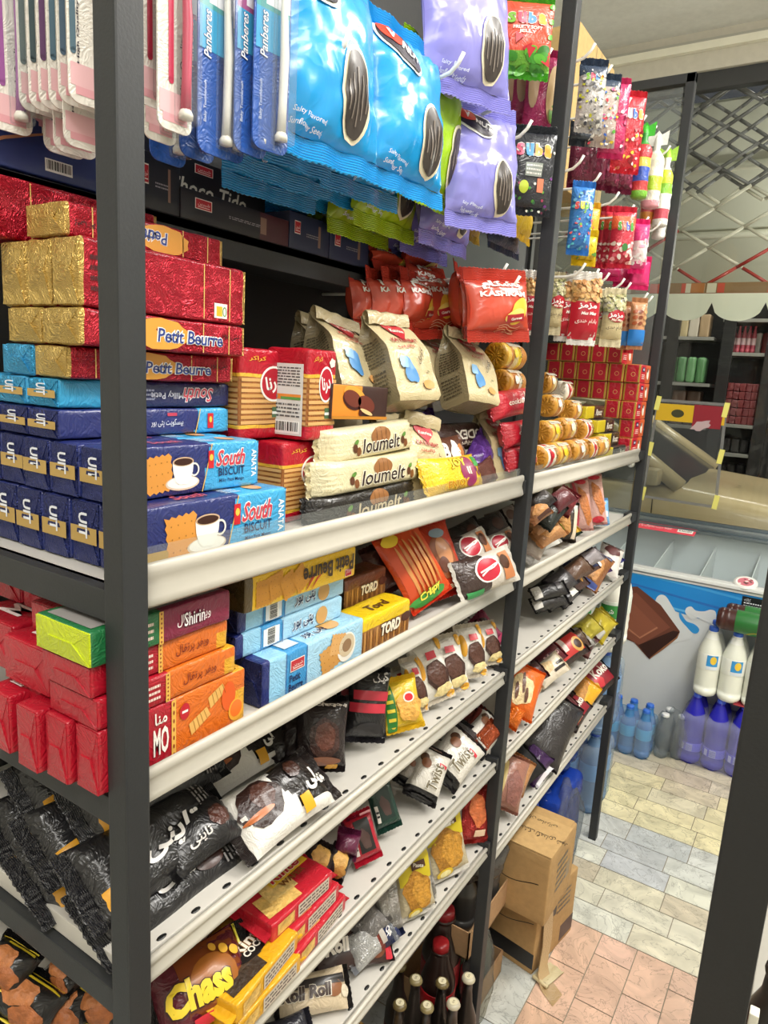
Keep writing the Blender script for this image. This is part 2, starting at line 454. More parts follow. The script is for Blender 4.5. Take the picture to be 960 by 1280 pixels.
row(2.077, 2.17, -.22, [GW, 'c2c5c6']); row(2.17, 2.262, -.244, ['d2d4d0', GY]); row(2.262, 2.368, -.186, ['d0d2ce', 'c4c8ca'])
row(2.368, 2.46, -.186, [CRM, 'e2dab4']); row(2.46, 2.553, -.207, [CRM]); row(2.553, 2.65, -.18, [CRM, 'e4dcbc'])
row(2.65, 2.75, -.15, ['e3d8b0', 'd9cdb0']); row(2.75, 2.85, -.39, ['cdbfa8', 'd4cab4']); row(2.85, 2.95, -.3, ['d2c8b0']); 
for i in range(8): row(2.95+.1*i, 3.05+.1*i, -.2-.05*i, ['cfc7b2'])
# pink field laid the other way, beige border strip on its right, white-grey marble towards the rack
for kx in range(-1, 3):
    for ky in range(14):
        y1 = 1.80 - .168*ky + (.084 if kx % 2 else 0) ; y0 = y1-.168
        xa = -.138 - .095*(kx+1)
        if y0 < 1.8: tile(xa, y0, xa+.095, min(y1, 1.80), [PK, 'e0bca6', 'd9b49c'][rnd.randrange(3)])
for ky in range(20):
    y1 = 1.87 - .1*ky - .07; tile(-.043, y1-.1, .055, y1, ['e2d6ac', 'd5cfba'][ky % 2])
    for kx in range(9): tile(.055+.197*kx, y1-.1, .055+.197*(kx+1), y1, ['d8d2bd', GW, 'cfc4ae'][rnd.randrange(3)])
for ky in range(12):
    for kx in range(7):
        x1 = -.423 - .18*kx; y1 = 1.80-.22*ky+(.11 if kx % 2 else 0)
        tile(x1-.18, y1-.22, x1, min(y1, 1.8), ['cdd0cd', 'c3c8c8', 'd6d8d4'][rnd.randrange(3)])
struct('floor', fl)
w = MB(); w.box((-1.66,-1.6,-.05), (-1.6,3.8,3.1), 'd2d0c6', 'wall'); struct('wall_left', w)
w = MB(); w.box((2.2,-1.6,-.05), (2.26,3.8,3.1), 'd2d0c6', 'wall'); struct('wall_right', w)
w = MB(); w.box((-1.6,-1.66,-.05), (2.2,-1.6,3.1), 'd2d0c6', 'wall'); struct('wall_back', w)
w = MB(); w.box((-1.66,-1.66,3.1), (2.26,3.82,3.16), 'eeeee8', 'wall'); struct('ceiling', w)
YW = 3.7
w = MB(); w.box((-1.66,YW,2.935), (2.26,YW+.1,3.1), 'cfcabb', 'wall'); w.box((-1.66,YW,-.05), (2.26,YW+.1,.35), 'cfcabb', 'wall'); w.box((-1.66,YW,.35),(-1.5,YW+.1,2.935),'cfcabb','wall'); w.box((2.1,YW,.35),(2.26,YW+.1,2.935),'cfcabb','wall'); struct('wall_front', w)
w = MB(); w.bbox((-1.6,YW-.03,3.012), (2.2,YW-.001,3.045), 'f2efdc', 'white_steel'); w.bbox((-1.6,YW-.02,3.045), (2.2,YW-.001,3.06), 'b8b6aa', 'white_steel'); struct('trim_1', w)
w = MB()
for a, b in (((-1.5,YW+.02,2.86),(2.1,YW+.07,2.935)), ((-1.5,YW+.02,.35),(2.1,YW+.07,.41)), ((-1.5,YW+.02,.41),(-1.45,YW+.07,2.86)), ((2.05,YW+.02,.41),(2.1,YW+.07,2.86))):
    w.bbox(a, b, '3b3c3d', 'black_steel')
wf = struct('window_1', w)
m = bpy.data.materials.new('pane'); m.use_nodes = True; N = m.node_tree.nodes; L = m.node_tree.links; MATS['pane'] = m
N.remove(N['Principled BSDF']); tr = N.new('ShaderNodeBsdfTransparent'); tr.inputs[0].default_value = (.93,.96,.95,1); gl = N.new('ShaderNodeBsdfGlossy'); gl.inputs['Roughness'].default_value = .02
fr = N.new('ShaderNodeFresnel'); fr.inputs[0].default_value = 1.5; mx = N.new('ShaderNodeMixShader')
L.new(fr.outputs[0], mx.inputs[0]); L.new(tr.outputs[0], mx.inputs[1]); L.new(gl.outputs[0], mx.inputs[2]); L.new(mx.outputs[0], N['Material Output'].inputs[0])
g = MB(); g.add([(-1.45,YW+.045,.41),(2.05,YW+.045,.41),(2.05,YW+.045,2.86),(-1.45,YW+.045,2.86)], [(0,1,2,3)], 'ffffff', 'pane', False); raw('glass_pane', g, wf)
# ================================================================== the rack
R = []
BK = '292b2d'
def post(x, y, z1=2.35, s=.025):
    p = MB(); p.bbox((x-s,y,0), (x,y+s,z1), BK, 'black_steel', .002)
    return p
LEV = {1: [(1.290,1.309), (1.105,1.122), (.914,.937), (.722,.742), (.530,.548)], 2: [(1.288,1.307), (1.100,1.117), (.916,.938), (.720,.739), (.494,.511)]}
LIPH = (.040,.034,.026,.0225,.0205)
def lip(y0, y1, zb, h=.04):
    """rolled white front edge of a shelf: crest, concave face, lower roll"""
    pr = [(-.014,zb+.004),(-.004,zb),(.0,zb+.004),(-.0012,zb+.010),(-.004,zb+.019),(-.003,zb+.028),(-.001,zb+.032),(-.002,zb+.04),(-.006,zb+.041),(-.009,zb+.037),(-.014,zb+.014)]
    vs = []; n = len(pr); g = h/.041; pr = [(a, zb+(z-zb)*g) for a, z in pr]
    for y in (y0, y1): vs += [(X0-.004+a, y, z) for a, z in pr]
    fs = [(i, (i+1) % n, n+(i+1) % n, n+i) for i in range(n)] + [tuple(range(n))[::-1], tuple(range(n, 2*n))]
    b = MB(); b.add(vs, fs, 'c4bfb3', 'white_steel', True); return b
rack_parts = []
for y in (Y1, Y2, Y3): rack_parts.append(('post', post(X0, y)))
for y in (Y1, Y2, Y3): rack_parts.append(('post', post(XB+.012, y)))
foot = [MB() for _ in range(3)]
for bay, (ya, yb) in {1: (Y1+.025, Y2), 2: (Y2+.025, Y3)}.items():
    for i, (zl, zp) in enumerate(LEV[bay]):
        b = MB(); b.bbox((XB+.005,ya-.012,zp-.022), (X0-.016,yb+(.012 if bay == 2 else -.001),zp), 'c6c2ba', 'white_steel', .0015)
        y = ya+.03
        while y < yb-.02:      # slots punched along the front edge
            b.lathe([(.0048,-.001),(.0048,.0004),(.0001,.0005)], '161616', 'print', 12, Matrix.Translation((X0-.0215,y,zp)) @ Matrix.Diagonal((.62,1.25,1,1))); y += .0445
        sub = [('front_lip', lip(ya+.001, yb-.012 if bay == 1 else yb-.06, zl, LIPH[i]))]
        c = MB(); ye = yb-.012 if bay == 1 else yb-.06
        c.bbox((X0-.03,ye,zl+.004), (X0-.004,yb-.001,zl+.03), '222325', 'black_steel', .002); sub.append(('bracket', c))
        if i == 0:
            s_ = MB(); s_.box((X0-.0165,ya+.002,zp), (X0-.0155,ye,zl+.052), 'f4f6f4', 'clear_hard'); sub.append(('clear_riser', s_))
        rack_parts.append(('shelf_board', b, sub))
for k, y in enumerate((Y1, Y2, Y3)):
    for i, (zl, zp) in enumerate(LEV[1 if k == 0 else 2]):
        z = (1.281,1.088,.886,.70,.51)[i] if k == 0 else zl-.012
        b = MB(); b.bbox((XB+.012,y+.003,z), (X0-.024,y+.021,z+.028), BK, 'black_steel', .002); rack_parts.append(('side_rail', b))
    b = MB(); b.bbox((XB-.013,y,2.325), (X0,y+.025,2.35), BK, 'black_steel', .002); rack_parts.append(('top_rail', b))
for y0, y1 in ((Y1+.025, Y2), (Y2+.025, Y3)):
    b = MB(); b.box((XB-.004,y0-.02,.05), (XB+.002,y1+.02,2.35), '2b2c2e', 'black_steel')
    rack_parts.append(('back_panel', b))
# dark upper shelf with its folded front edge
b = MB(); b.bbox((XB,Y1+.02,1.655), (-.69,Y2,1.667), '2e2f31', 'black_steel', .001); b.bbox((-.70,Y1+.02,1.632), (-.69,Y2,1.667), '303133', 'black_steel', .001); rack_parts.append(('upper_shelf', b))
b = MB(); b.bbox((XB,Y2+.025,1.655), (-.69,Y3,1.667), '2e2f31', 'black_steel', .001); b.bbox((-.70,Y2+.025,1.632), (-.69,Y3,1.667), '303133', 'black_steel', .001); rack_parts.append(('upper_shelf', b))
b = MB(); b.bbox((XB,Y2+.025,2.02), (-.73,Y3-.25,2.035), '2e2f31', 'black_steel', .001); rack_parts.append(('upper_shelf', b))
# acrylic end panel with a round fixing
b = MB(); b.box((-.86,Y3-.012,1.1), (-.49,Y3-.008,2.31), 'f3f7f6', 'clear_hard')
k = MB(); k.lathe([(.011,0),(.011,.004),(.008,.009),(0.001,.011)], 'd8dada', 'steel', 16, Matrix.Translation((-.5,Y3-.012,1.275)) @ Matrix.Rotation(math.pi/2, 4, 'X'))
rack_parts.append(('acrylic_panel', b, [('fixing_knob', k)]))
HOOKS = []
def hook(y, z, x1=-.50, x0=XB):
    b = MB(); b.tube([(x0,y,z),(x0+.05,y,z),((x0+x1)/2,y,z),(x1-.03,y,z),(x1-.012,y,z+.004),(x1,y,z+.014),(x1+.007,y,z+.026)], .0028, 'eceae2', 'plastic', 8)
    rack_parts.append(('peg_hook', b))
# ================================================================== light and view
def area(name, loc, rot, sx, sy, power, col=(1,.97,.92)):
    l = bpy.data.lights.new(name, 'AREA'); l.shape = 'RECTANGLE'; l.size = sx; l.size_y = sy; l.energy = power; l.color = col
    o = bpy.data.objects.new(name, l); COL.objects.link(o); o.location = loc; o.rotation_euler = rot; return o
area('ceiling_lamp', (.55,.2,3.05), (0,0,0), .25, 1.2, 34)
area('ceiling_lamp', (.55,2.0,3.05), (0,0,0), .25, 1.2, 34)
area('ceiling_lamp', (.2,-.9,3.05), (0,0,0), 1.2, .25, 26)
area('street_lamp', (1.0,5.4,4.2), (0,0,0), 1.5, 1.0, 90, (1,.93,.8))
def point_fill(name, loc, power, r=.12, col=(1,.97,.92)):
    l = bpy.data.lights.new(name, 'POINT'); l.energy = power; l.shadow_soft_size = r; l.color = col
    o = bpy.data.objects.new(name, l); COL.objects.link(o); o.location = loc; return o
point_fill('ceiling_fill', (.85,1.75,2.7), 30); point_fill('ceiling_fill', (.9,-.6,2.7), 12)  # added fill points, brighten the ceiling and the far aisle
point_fill('awning_fill', (.2,4.4,2.15), 28, .1, (1,.97,.85))  # added fill point, brightens the canopy outside
W = bpy.data.worlds.new('world'); SC.world = W; W.use_nodes = True
bg = W.node_tree.nodes['Background']; bg.inputs[0].default_value = (.75,.8,.9,1); bg.inputs[1].default_value = .06
vs_ = SC.view_settings; vs_.view_transform = 'Standard'; vs_.look = 'None'; vs_.gamma = 1; vs_.use_curve_mapping = False; vs_.exposure = .25
SC.cycles.transparent_max_bounces = 24
SC.cycles.max_bounces = 8
# ================================================================== printed designs
def pline(mb, s, x, w, h, col='e3c27a', t=.0008): mb.decal(s, rect(x-t/2, -h/2, x+t/2, h/2), col)
def biscuit_pic(mb, s, cx, cy, w, h, col='d9a24e', rot=0, lf=.0007):
    vs = []; n = 9
    for k in range(4*n):
        a = k/(n*4)*2*math.pi; 
        q = k // n; f = (k % n)/n; sc = 1+.06*((k % 2)*2-1)
        x, y = [(-1+2*f, -1), (1, -1+2*f), (1-2*f, 1), (-1, 1-2*f)][q]
        vs.append((cx+x*w/2*sc, cy+y*h/2*sc))
    mb.decal(s, rot2((vs, [tuple(range(4*n))]), rot, cx, cy), col, lf)
    for i in range(4):
        for j in range(3):
            mb.decal(s, rot2(ell(cx-w*.33+w*.22*i, cy-h*.3+h*.3*j, w*.025, w*.025, 6), rot, cx, cy), 'a36a26', lf+.0002)
def emblem(mb, s, cx, cy, w, h, col='c8202c', rot=0, line='f4e6dc'):
    mb.decal(s, rot2(rect(cx-w/2, cy-h/2, cx+w/2, cy+h/2), rot, cx, cy), line, .0007)
    mb.decal(s, rot2(rect(cx-w*.46, cy-h*.43, cx+w*.46, cy+h*.43), rot, cx, cy), col, .0009)
    mb.decal(s, text(farsi('شیرین'), cx, cy, h*.35, w*.7, rot), line, .0011)
    mb.decal(s, rot2(rect(cx-w*.35, cy-h*.3, cx+w*.35, cy-h*.24), rot, cx, cy), line, .0011)
def outlined(mb, s, t, cx, cy, h, w, fill, edge, lift=.0008, rot=0, shear=0, b1=.012, b2=.075, maxlen=None):
    mb.decal(s, text(t, cx, cy, h*1.12, w*1.03, rot, b2, shear, maxlen=maxlen), edge, lift)
    mb.decal(s, text(t, cx, cy, h, w, rot, b1, shear, maxlen=maxlen), fill, lift+.0004)
def smallprint(mb, s, x0, y0, x1, y1, col, rows=4, seed=0, lift=.0007):
    rnd = random.Random(seed); hh = (y1-y0)/rows
    for r in range(rows):
        x = x0
        while x < x1:
            l = rnd.uniform(.02, .09)*(x1-x0)*2; mb.decal(s, rect(x, y0+hh*(r+.25), min(x1, x+l), y0+hh*(r+.7)), col, lift); x += l + (x1-x0)*.03
def barcode(mb, s, cx, cy, w, h, rot=0, lift=.0008, seed=1):
    rnd = random.Random(seed)
    mb.decal(s, rot2(rect(cx-w/2, cy-h/2, cx+w/2, cy+h/2), rot, cx, cy), 'eeeeea', lift)
    x = -w*.44
    while x < w*.42:
        l = rnd.uniform(.015, .05)*w; mb.decal(s, rot2(rect(cx+x, cy-h*.32, cx+x+l, cy+h*.4), rot, cx, cy), '202020', lift+.0003); x += l+rnd.uniform(.015, .04)*w
def cup_pic(mb, s, cx, cy, k, lift=.0008):
    mb.decal(s, ell(cx, cy-.011*k, .017*k, .0058*k, 24), 'd8c6b0', lift)
    mb.decal(s, ell(cx, cy-.0105*k, .0155*k, .0048*k, 24), 'f2efe8', lift+.0002)
    mb.decal(s, ring(cx+.0115*k, cy-.001*k, .0052*k, .0055*k, .0014*k), 'ece7dc', lift+.0003)
    pts = [(-.0105,.006),(-.0098,-.002),(-.0075,-.009),(-.004,-.012),(.004,-.012),(.0075,-.009),(.0098,-.002),(.0105,.006)]
    mb.decal(s, poly(*[(cx+x*k, cy+y*k) for x, y in pts]), 'f6f4ee', lift+.0005)
    mb.decal(s, ell(cx, cy+.006*k, .0105*k, .0036*k, 24), 'c9a98a', lift+.0007)
    mb.decal(s, ell(cx, cy+.0058*k, .0092*k, .0028*k, 24), '3a1a10', lift+.0009)
# --- long biscuit packs (x along the pack)
def pk_petit(w, h, d, body='b0142a', ends='c9a95c', txt=True, flip=False, seed=0, sealtape=False, plain=False):
    def cf(side, u, v):
        return ends if side in ('left', 'right') or abs(u) > .93 else body
    b = block(w, h, d, .004, .0009, cf, 'foil', (22, 6, 5), seed)
    s = bface('front', w, h, d)
    g = -1 if flip else 1; r = math.pi if flip else 0
    for x in (w*.2, w*.38, -w*.2, -w*.36): b.decal(s, rect(x-.0006, -h*.46, x+.0006, h*.46), 'd9b566', .0006)
    if txt:
        bx = -w*.07*g
        b.decal(s, ell(bx, 0, w*.17, h*.46, 20, 1, 0, .05, 9), 'd99a3c', .0006)
        outlined(b, s, 'Petit Beurre', w*.12*g, -.001*g, h*.4, w*.42, '253a86', 'f4f2ee', .0008, r, .1)
        b.decal(s, text(farsi('پتی بور'), w*.39*g, h*.1*g, h*.22, w*.13, r), '2a1a1a', .0008)
    elif not plain:
        q = -h*.3; b.decal(s, rect(w*.27, q-.007, w*.36, q+.008), 'ece8dc', .0007); b.decal(s, rect(w*.285, q-.005, w*.325, q+.005), 'e0b02a', .0009); b.decal(s, ring(w*.342, q, .003, .005, .0012), '5a8a5a', .0009)
        smallprint(b, s, -w*.45, -h*.3, -w*.38, h*.3, '4a0d16', 4, seed)
    t = bface('top', w, h, d)
    b.decal(t, rect(-w*.2, -d*.4, w*.2, d*.4), 'a8152a', .0006)
    return [('wrapper', b), ('foil_end', end_flaps(w, h, d, 'left', ends)), ('foil_end', end_flaps(w, h, d, 'right', ends))]
def pk_south(w, h, d, seed=0, flip=False, big=True, nav='242e6c', lb='3fa3d6', split=.1):
    sx = split*w
    def cf(side, u, v):
        if side == 'left': return nav
        if side == 'right': return lb
        return nav if u*w/2 < sx + (v*h*.12 if side == 'front' else h*.1) else lb
    b = block(w, h, d, .004, .0006, cf, 'wrap', (34, 6, 5), seed)
    s = bface('front', w, h, d); r = math.pi if flip else 0
    b.decal(s, band([(sx-h*.14, -h*.48), (sx-h*.04, -h*.15), (sx+h*.05, h*.2), (sx+h*.12, h*.48)], .0013), 'd8b25a', .0007)
    if big:
        k = h/.05
        biscuit_pic(b, s, sx-w*.32, -h*.04, h*.62, h*.7, 'd9933f', .1)
        cup_pic(b, s, sx-w*.17, h*.02, 1.25*k)
        b.decal(s, rect(-w*.48, -h*.36, sx-w*.34, -h*.2), 'b79347', .0005)
        b.decal(s, rect(sx+.001, -h*.02, sx+.0085*k, h*.34), 'c8202c', .0009); b.decal(s, ell(sx+.0048*k, h*.2, .0025*k, .0035*k, 10), 'e0c34a', .0011)
        outlined(b, s, 'South', w*.27, h*.17, h*.34, w*.22, 'c93a4a', 'f6f6f4', .0008, 0, .35, .02, .06)
        b.decal(s, text('BISCUIT', w*.28, -h*.12, h*.17, w*.2, 0, .01), '1a2350', .0008)
        b.decal(s, text('Milky Petit Mango', w*.28, -h*.31, h*.09, w*.19, 0, .01), '1a2350', .0008)
        b.decal(s, text('ANATA', w*.455, 0, h*.15, h*.6, -math.pi/2, .02), 'eef3f6', .0008)
    elif split == .28:
        b.decal(s, rect(w*.345, -h*.3, w*.385, h*.3), 'c8202c', .0009); b.decal(s, ell(w*.365, h*.05, w*.01, h*.13, 10), 'e0c34a', .0011)
        b.decal(s, text(farsi('بیسکویت پتی بور'), w*.08, -h*.05, h*.32, w*.2, 0, .01), 'd8dae6', .0008); b.decal(s, rect(w*.08, h*.22, w*.14, h*.34), 'c8405a', .0008)
    else:
        outlined(b, s, 'South', w*.28, 0, h*.55, w*.2, 'd04a5a', 'f2eef0', .0008, r, .3, .01, .05)
        b.decal(s, text('Milky Petit', w*.08, 0, h*.32, w*.2, r, .01), 'c9cbd8', .0008)
        smallprint(b, s, -w*.1, -h*.25, 0, h*.25, '9aa0bb', 3, seed)
    t = bface('top', w, h, d)
    b.decal(t, text('South', -w*.1, 0, d*.4, w*.2, 0, .02, .3), 'c85a6a', .0007)
    b.decal(t, ell(w*.33, 0, w*.05, d*.3, 14), 'd8a066', .0007); smallprint(b, t, w*.1, -d*.3, w*.2, d*.3, 'dfe9f0', 4, seed)
    L_ = end_flaps(w, h, d, 'left', nav, 'foil'); e = bface('left', w, h, d)
    L_.decal(e, rect(-d*.46, -h*.16, d*.46, h*.1), 'b3924c', .0026); L_.decal(e, text('UIT', 0, h*.12, d*.3, h*.4, -math.pi/2, .03), 'dfe2ea', .003)
    return [('wrapper', b), ('foil_end', L_), ('foil_end', end_flaps(w, h, d, 'right', lb, 'foil'))]
def pk_cracker(w, h, d, seed=0, label=False):
    RD = 'b01428'
    def cf(side, u, v):
        if side in ('top', 'bottom'): return RD
        return RD if v > .42 or v < -.72 else 'e3b03a' if v > .36 or v < -.66 else '9a5f2c'
    b = block(w, h, d, .005, .0008, cf, 'film', (10, 24, 8), seed)
    for side, W in (('front', w), ('left', d)):
        s = bface(side, w, h, d); n = 9
        for i in range(n):        # the stacked crackers seen through the film
            y = -h*.31 + h*.46*i/(n-1)*1.02
            b.decal(s, rect(-W*.47, y-h*.018, W*.47, y+h*.018), ['d6a76a', 'c99858'][i % 2], .0005)
    s = bface('front', w, h, d)
    b.decal(s, ell(w*.1, h*.12, w*.25, h*.2, 26), 'f3efe9', .0009); b.decal(s, ell(w*.1, h*.12, w*.22, h*.175, 26), 'b51a2e', .0011)
    b.decal(s, text(farsi('درنا'), w*.1, h*.12, h*.2, w*.3, .2, .03), 'f6f2ee', .0013)
    b.decal(s, text(farsi('کراکر'), -w*.2, h*.39, h*.06, w*.3, 0, .01), 'e3b03a', .0009)
    b.decal(s, ell(w*.3, h*.36, w*.1, h*.05, 16, 1, 0, .15, 5), 'd7ddd0', .0009)
    b.decal(s, rect(w*.08, -h*.26, w*.42, -h*.14), '4c6a4a', .0009); b.decal(s, rect(w*.08, -h*.22, w*.42, -h*.19), 'e4e6e0', .0011)
    ps = [('wrapper', b)]
    if label:
        l = MB(); e = bface('left', w, h, d)
        l.decal(e, rect(-d*.4, -h*.45, d*.4, h*.33), 'd9d8d4', .0016); smallprint(l, e, -d*.34, h*.08, d*.34, h*.3, '4a4a4a', 7, 3, .002)
        l.decal(e, rect(-d*.32, -h*.06, d*.36, h*.0), 'e08a3a', .002); l.decal(e, rect(-d*.1, -h*.06, d*.36, -h*.03), '5a9a4a', .0022)
        l.decal(e, ell(-d*.24, -h*.03, d*.07, h*.035, 12), '6aa0a0', .0024); barcode(l, e, 0, -h*.36, d*.7, h*.14, 0, .002); smallprint(l, e, -d*.34, -h*.26, d*.34, -h*.09, '5a5a5a', 4, 5, .002)
        ps.append(('paper_label', l, [], 'white printed label with a barcode'))
    return ps
# ================================================================== bags, rolls, bottles
def sack(name, label, cat, a, b, n, w, t, colr, deco=None, mat='film', sealc=None, group=None, smat=None, off=None, parts=None, **kw):
    """flow wrapped pack from end a to end b (world points), front towards n"""
    a, b, n = V(a), V(b), V(n); y = b-a; h = y.length; x = y.cross(n).normalized()
    M = frame((a+b)/2, x, y)
    p = Pillow(w, h, t, **kw); mb = p.body(colr, mat)
    if deco: deco(mb, p.surf(), p)
    ps = [('wrapper', mb)]
    if p.seal > .003:
        sc = sealc or (colr if not callable(colr) else colr(0, .99, 1)); ps += [('crimped_seal', p.seal_mb(1, sc, smat or mat)), ('crimped_seal', p.seal_mb(-1, sc if sealc or not callable(colr) else colr(0, -.99, 1), smat or mat))]
    if parts: ps += parts(p)
    return emit(name, label, cat, M, ps, group)
class Gusset:
    """block-bottom bag: x width, y up from the base, front +z, top pressed flat and folded"""
    def __init__(s, w, h, d, seed=0, top=.012): s.w, s.h, s.d, s.seed, s.top = w, h, d, seed, top; s.so = V((seed*3.3, seed, 1))
    def prof(s, t):       # half depth factor and width factor at height fraction t
        if t < .04: return (.86+.14*t/.04, .94+.06*t/.04)
        if t < .55: return (1.0, 1.0)
        if t < .93: k = (t-.55)/.38; return (1-k**1.3*.93, 1-.02*k)
        return (.05, .97)
    def front(s, x, y, side=1):
        t = min(1, max(0, y/s.h)); dz, wx = s.prof(t)
        u = 2*x/s.w; z = s.d/2*dz*(1+.08*(1-u*u))
        z += noise.noise(V((x, y, side))*30+s.so)*.0025 + noise.noise(V((x, y, side))*75+s.so)*.0012
        return V((x*wx, y, side*z))
    def surf(s, side=1):
        def f(x, y):
            e = .002; p = s.front(x, y, side); n = (s.front(x+e, y, side)-p).cross(s.front(x, y+e, side)-p).normalized()
            return p, n if side > 0 else -n
        return f
    def side(s, k):
        def f(z, y):      # z across the depth
            t = min(1, max(0, y/s.h)); dz, wx = s.prof(t); zz = z*dz
            inn = .012*max(0, t-.35)*(1-abs(2*z/s.d))*2.4
            x = k*(s.w/2*wx - inn + noise.noise(V((k*2, y, z))*40+s.so)*.0012)
            return V((x, y, zz*(1.0))), V((k, 0, 0))
        return f
    def body(s, cf, cs, mat='wrap'):
        mb = MB(); nx, ny = 14, 22
        for sd in (1, -1):
            vs = [s.front((-.5+i/nx)*s.w, s.h*j/ny, sd) for j in range(ny+1) for i in range(nx+1)]; fs = []; cc = []
            for j in range(ny):
                for i in range(nx):
                    q = (j*(nx+1)+i, j*(nx+1)+i+1, (j+1)*(nx+1)+i+1, (j+1)*(nx+1)+i); fs.append(q if sd > 0 else q[::-1])
                    cc.append(cf((i+.5)/nx*2-1, (j+.5)/ny) if callable(cf) else cf)
            mb.add(vs, fs, cc, mat)
        for k in (1, -1):
            f = s.side(k); nz = 6
            vs = []
            for j in range(ny+1):
                for i in range(nz+1):
                    z = (-.5+i/nz)*s.d
                    if i in (0, nz): vs.append(s.front(k*s.w/2, s.h*j/ny, -1 if i == 0 else 1))
                    else: vs.append(f(z, s.h*j/ny)[0])
            fs = []
            for j in range(ny):
                for i in range(nz):
                    q = (j*(nz+1)+i, j*(nz+1)+i+1, (j+1)*(nz+1)+i+1, (j+1)*(nz+1)+i); fs.append(q[::-1] if k > 0 else q)
            mb.add(vs, fs, cs, mat)
        mb.box((-s.w*.46,.0004,-s.d*.42),(s.w*.46,.002,s.d*.42), cs, mat)
        return mb
    def fold(s, col, mat='wrap'):
        b = MB(); w = s.w*.485; r = []
        for j, (dy, z) in enumerate([(0,.0015),(.004,.004),(.006,.009),(.002,.013),(-.010,.012),(-.016,.0105)]):
            for i in range(9): r.append((-w+2*w*i/8, s.h+dy+.0012*math.sin(i*2+s.seed), z+.0008*math.sin(i*3+j)))
        b.add(r, [(j*9+i, j*9+i+1, (j+1)*9+i+1, (j+1)*9+i) for j in range(5) for i in range(8)], col, mat)
        b.add([p if j else p for j, p in enumerate([(x, y, z-.0008) for x, y, z in r])], [((j+1)*9+i, (j+1)*9+i+1, j*9+i+1, j*9+i) for j in range(5) for i in range(8)], col, mat)
        return b
def roll_pack(L, r, bands, endcol, mat='wrap', seed=0, deco=None, twist=False):
    """round roll lying along local x; bands = [(fraction, colour)]"""
    mb = MB(); n = 28; prof = []; cols = []
    rnd = random.Random(seed)
    def c_at(f):
        acc = 0
        for fr, c in bands:
            acc += fr
            if f <= acc: return c
        return bands[-1][1]
    ks = 26
    prof.append((.0005, -L/2)); prof.append((r*.55, -L/2+.0005)); prof.append((r*.9, -L/2+.002))
    cols = [endcol, endcol, endcol]
    for i in range(ks+1):
        f = i/ks; prof.append((r*(1+.018*math.sin(f*ks*1.9)), -L/2+.005+(L-.01)*f)); cols.append(c_at(f))
    prof += [(r*.9, L/2-.002), (r*.55, L/2-.0005), (.0005, L/2)]; cols += [endcol]*3
    M = Matrix.Rotation(math.pi/2, 4, 'Y')
    mb.lathe(prof, endcol, mat, n, M, cols[:len(prof)-1], wob=lambda a, z: .012*math.sin(a*3+z*90+seed)+.008*math.sin(a*7+z*200))
    def s(x, a):     # x along the roll, a = arc length round it from the front
        th = a/r; d = V((0, math.sin(th), math.cos(th)))
        return V((x, 0, 0))+d*(r*1.03), d
    if deco: deco(mb, s)
    e = MB(); vs = [(-L/2-.0008, 0, 0)]; fs = []
    for i in range(24):
        a = 2*math.pi*i/24; rr = r*(.86 if i % 2 else .6); vs.append((-L/2-(.0005 if i % 2 else .0022), rr*math.sin(a), rr*math.cos(a)))
    for i in range(24): fs.append((0, 1+i, 1+(i+1) % 24))
    e.add(vs, fs, endcol, 'foil', False)
    return [('wrapper', mb), ('twisted_end', e)]
def bottle_parts(h, r, neck=.013, body='9cc0e0', cap='2f62c8', mat='liquid', label=None, fill=None, ribs=True, n=20, capmat='plastic'):
    b = MB(); pr = []
    pr += [(r*.5,.002),(r*.82,.0),(r*.98,.012),(r,.03)]
    k = 10
    for i in range(k+1):
        z = .03+(h*.62-.03)*i/k; pr.append((r*(1-(.035 if ribs and i % 2 else 0)), z))
    pr += [(r*.97,h*.66),(r*.82,h*.74),(r*.58,h*.83),(neck*1.25,h*.905),(neck*1.05,h*.925),(neck*1.35,h*.93),(neck*1.35,h*.937),(neck,h*.942),(neck,h*.955)]
    cols = None
    if fill: cols = [fill if z < h*.76 else body for _, z in pr][:-1]
    b.lathe(pr, body, mat, n, None, cols, wob=lambda a, z: .04*math.cos(5*a) if z < .012 else 0)
    c = MB(); cp = [(neck*1.15,h*.938),(neck*1.18,h*.94),(neck*1.18,h*.985),(neck*1.1,h),(neck*.4,h)]
    c.lathe(cp, cap, capmat, 24, None, None, wob=lambda a, z: .025*math.cos(18*a))
    ps = [('bottle', b), ('cap', c)]
    if label:
        l = MB(); z0, z1, col, deco = label
        l.lathe([(r*1.012, h*z0), (r*1.016, h*z0+.001), (r*1.016, h*z1-.001), (r*1.012, h*z1)], col, 'print', 28)
        if deco:
            def s(x, y):
                th = x/r; d = V((math.sin(th), -math.cos(th), 0)); return d*(r*1.018)+V((0, 0, y)), d
            deco(l, s, h)
        ps.append(('label_band', l))
    return ps
# ================================================================== main shelf, front bay
def slot(u0, v0, u1, v1, x):      # pixel corners (bottom left, top right) of a face lying at depth x
    a = P(u0, v0, x=x); b = P(u1, v1, x=x); return a.y, b.y, a.z, b.z
def blk(name, label, cat, parts, x, y0, z0, w, h, d, group=None, yaw=0, roll=0):
    return emit(name, label, cat, face_aisle((x-d/2, y0+w/2, z0+h/2), yaw, 0, roll), parts, group)
SB = 'biscuit pack'
def stack_row(n, x, z0, w, h, d, fn, labels, group, y0=.383, jit=.004):
    rnd = random.Random(int(z0*1000))
    for k in range(n):
        lb = labels[k]
        dx = rnd.uniform(0, jit)
        blk('biscuit_pack', lb, 'biscuits', fn(k), x-k*(d+.0015), y0+dx, z0, w, h, d, group)
PL = .205
nth = ['front', 'second', 'third', 'fourth', 'fifth']
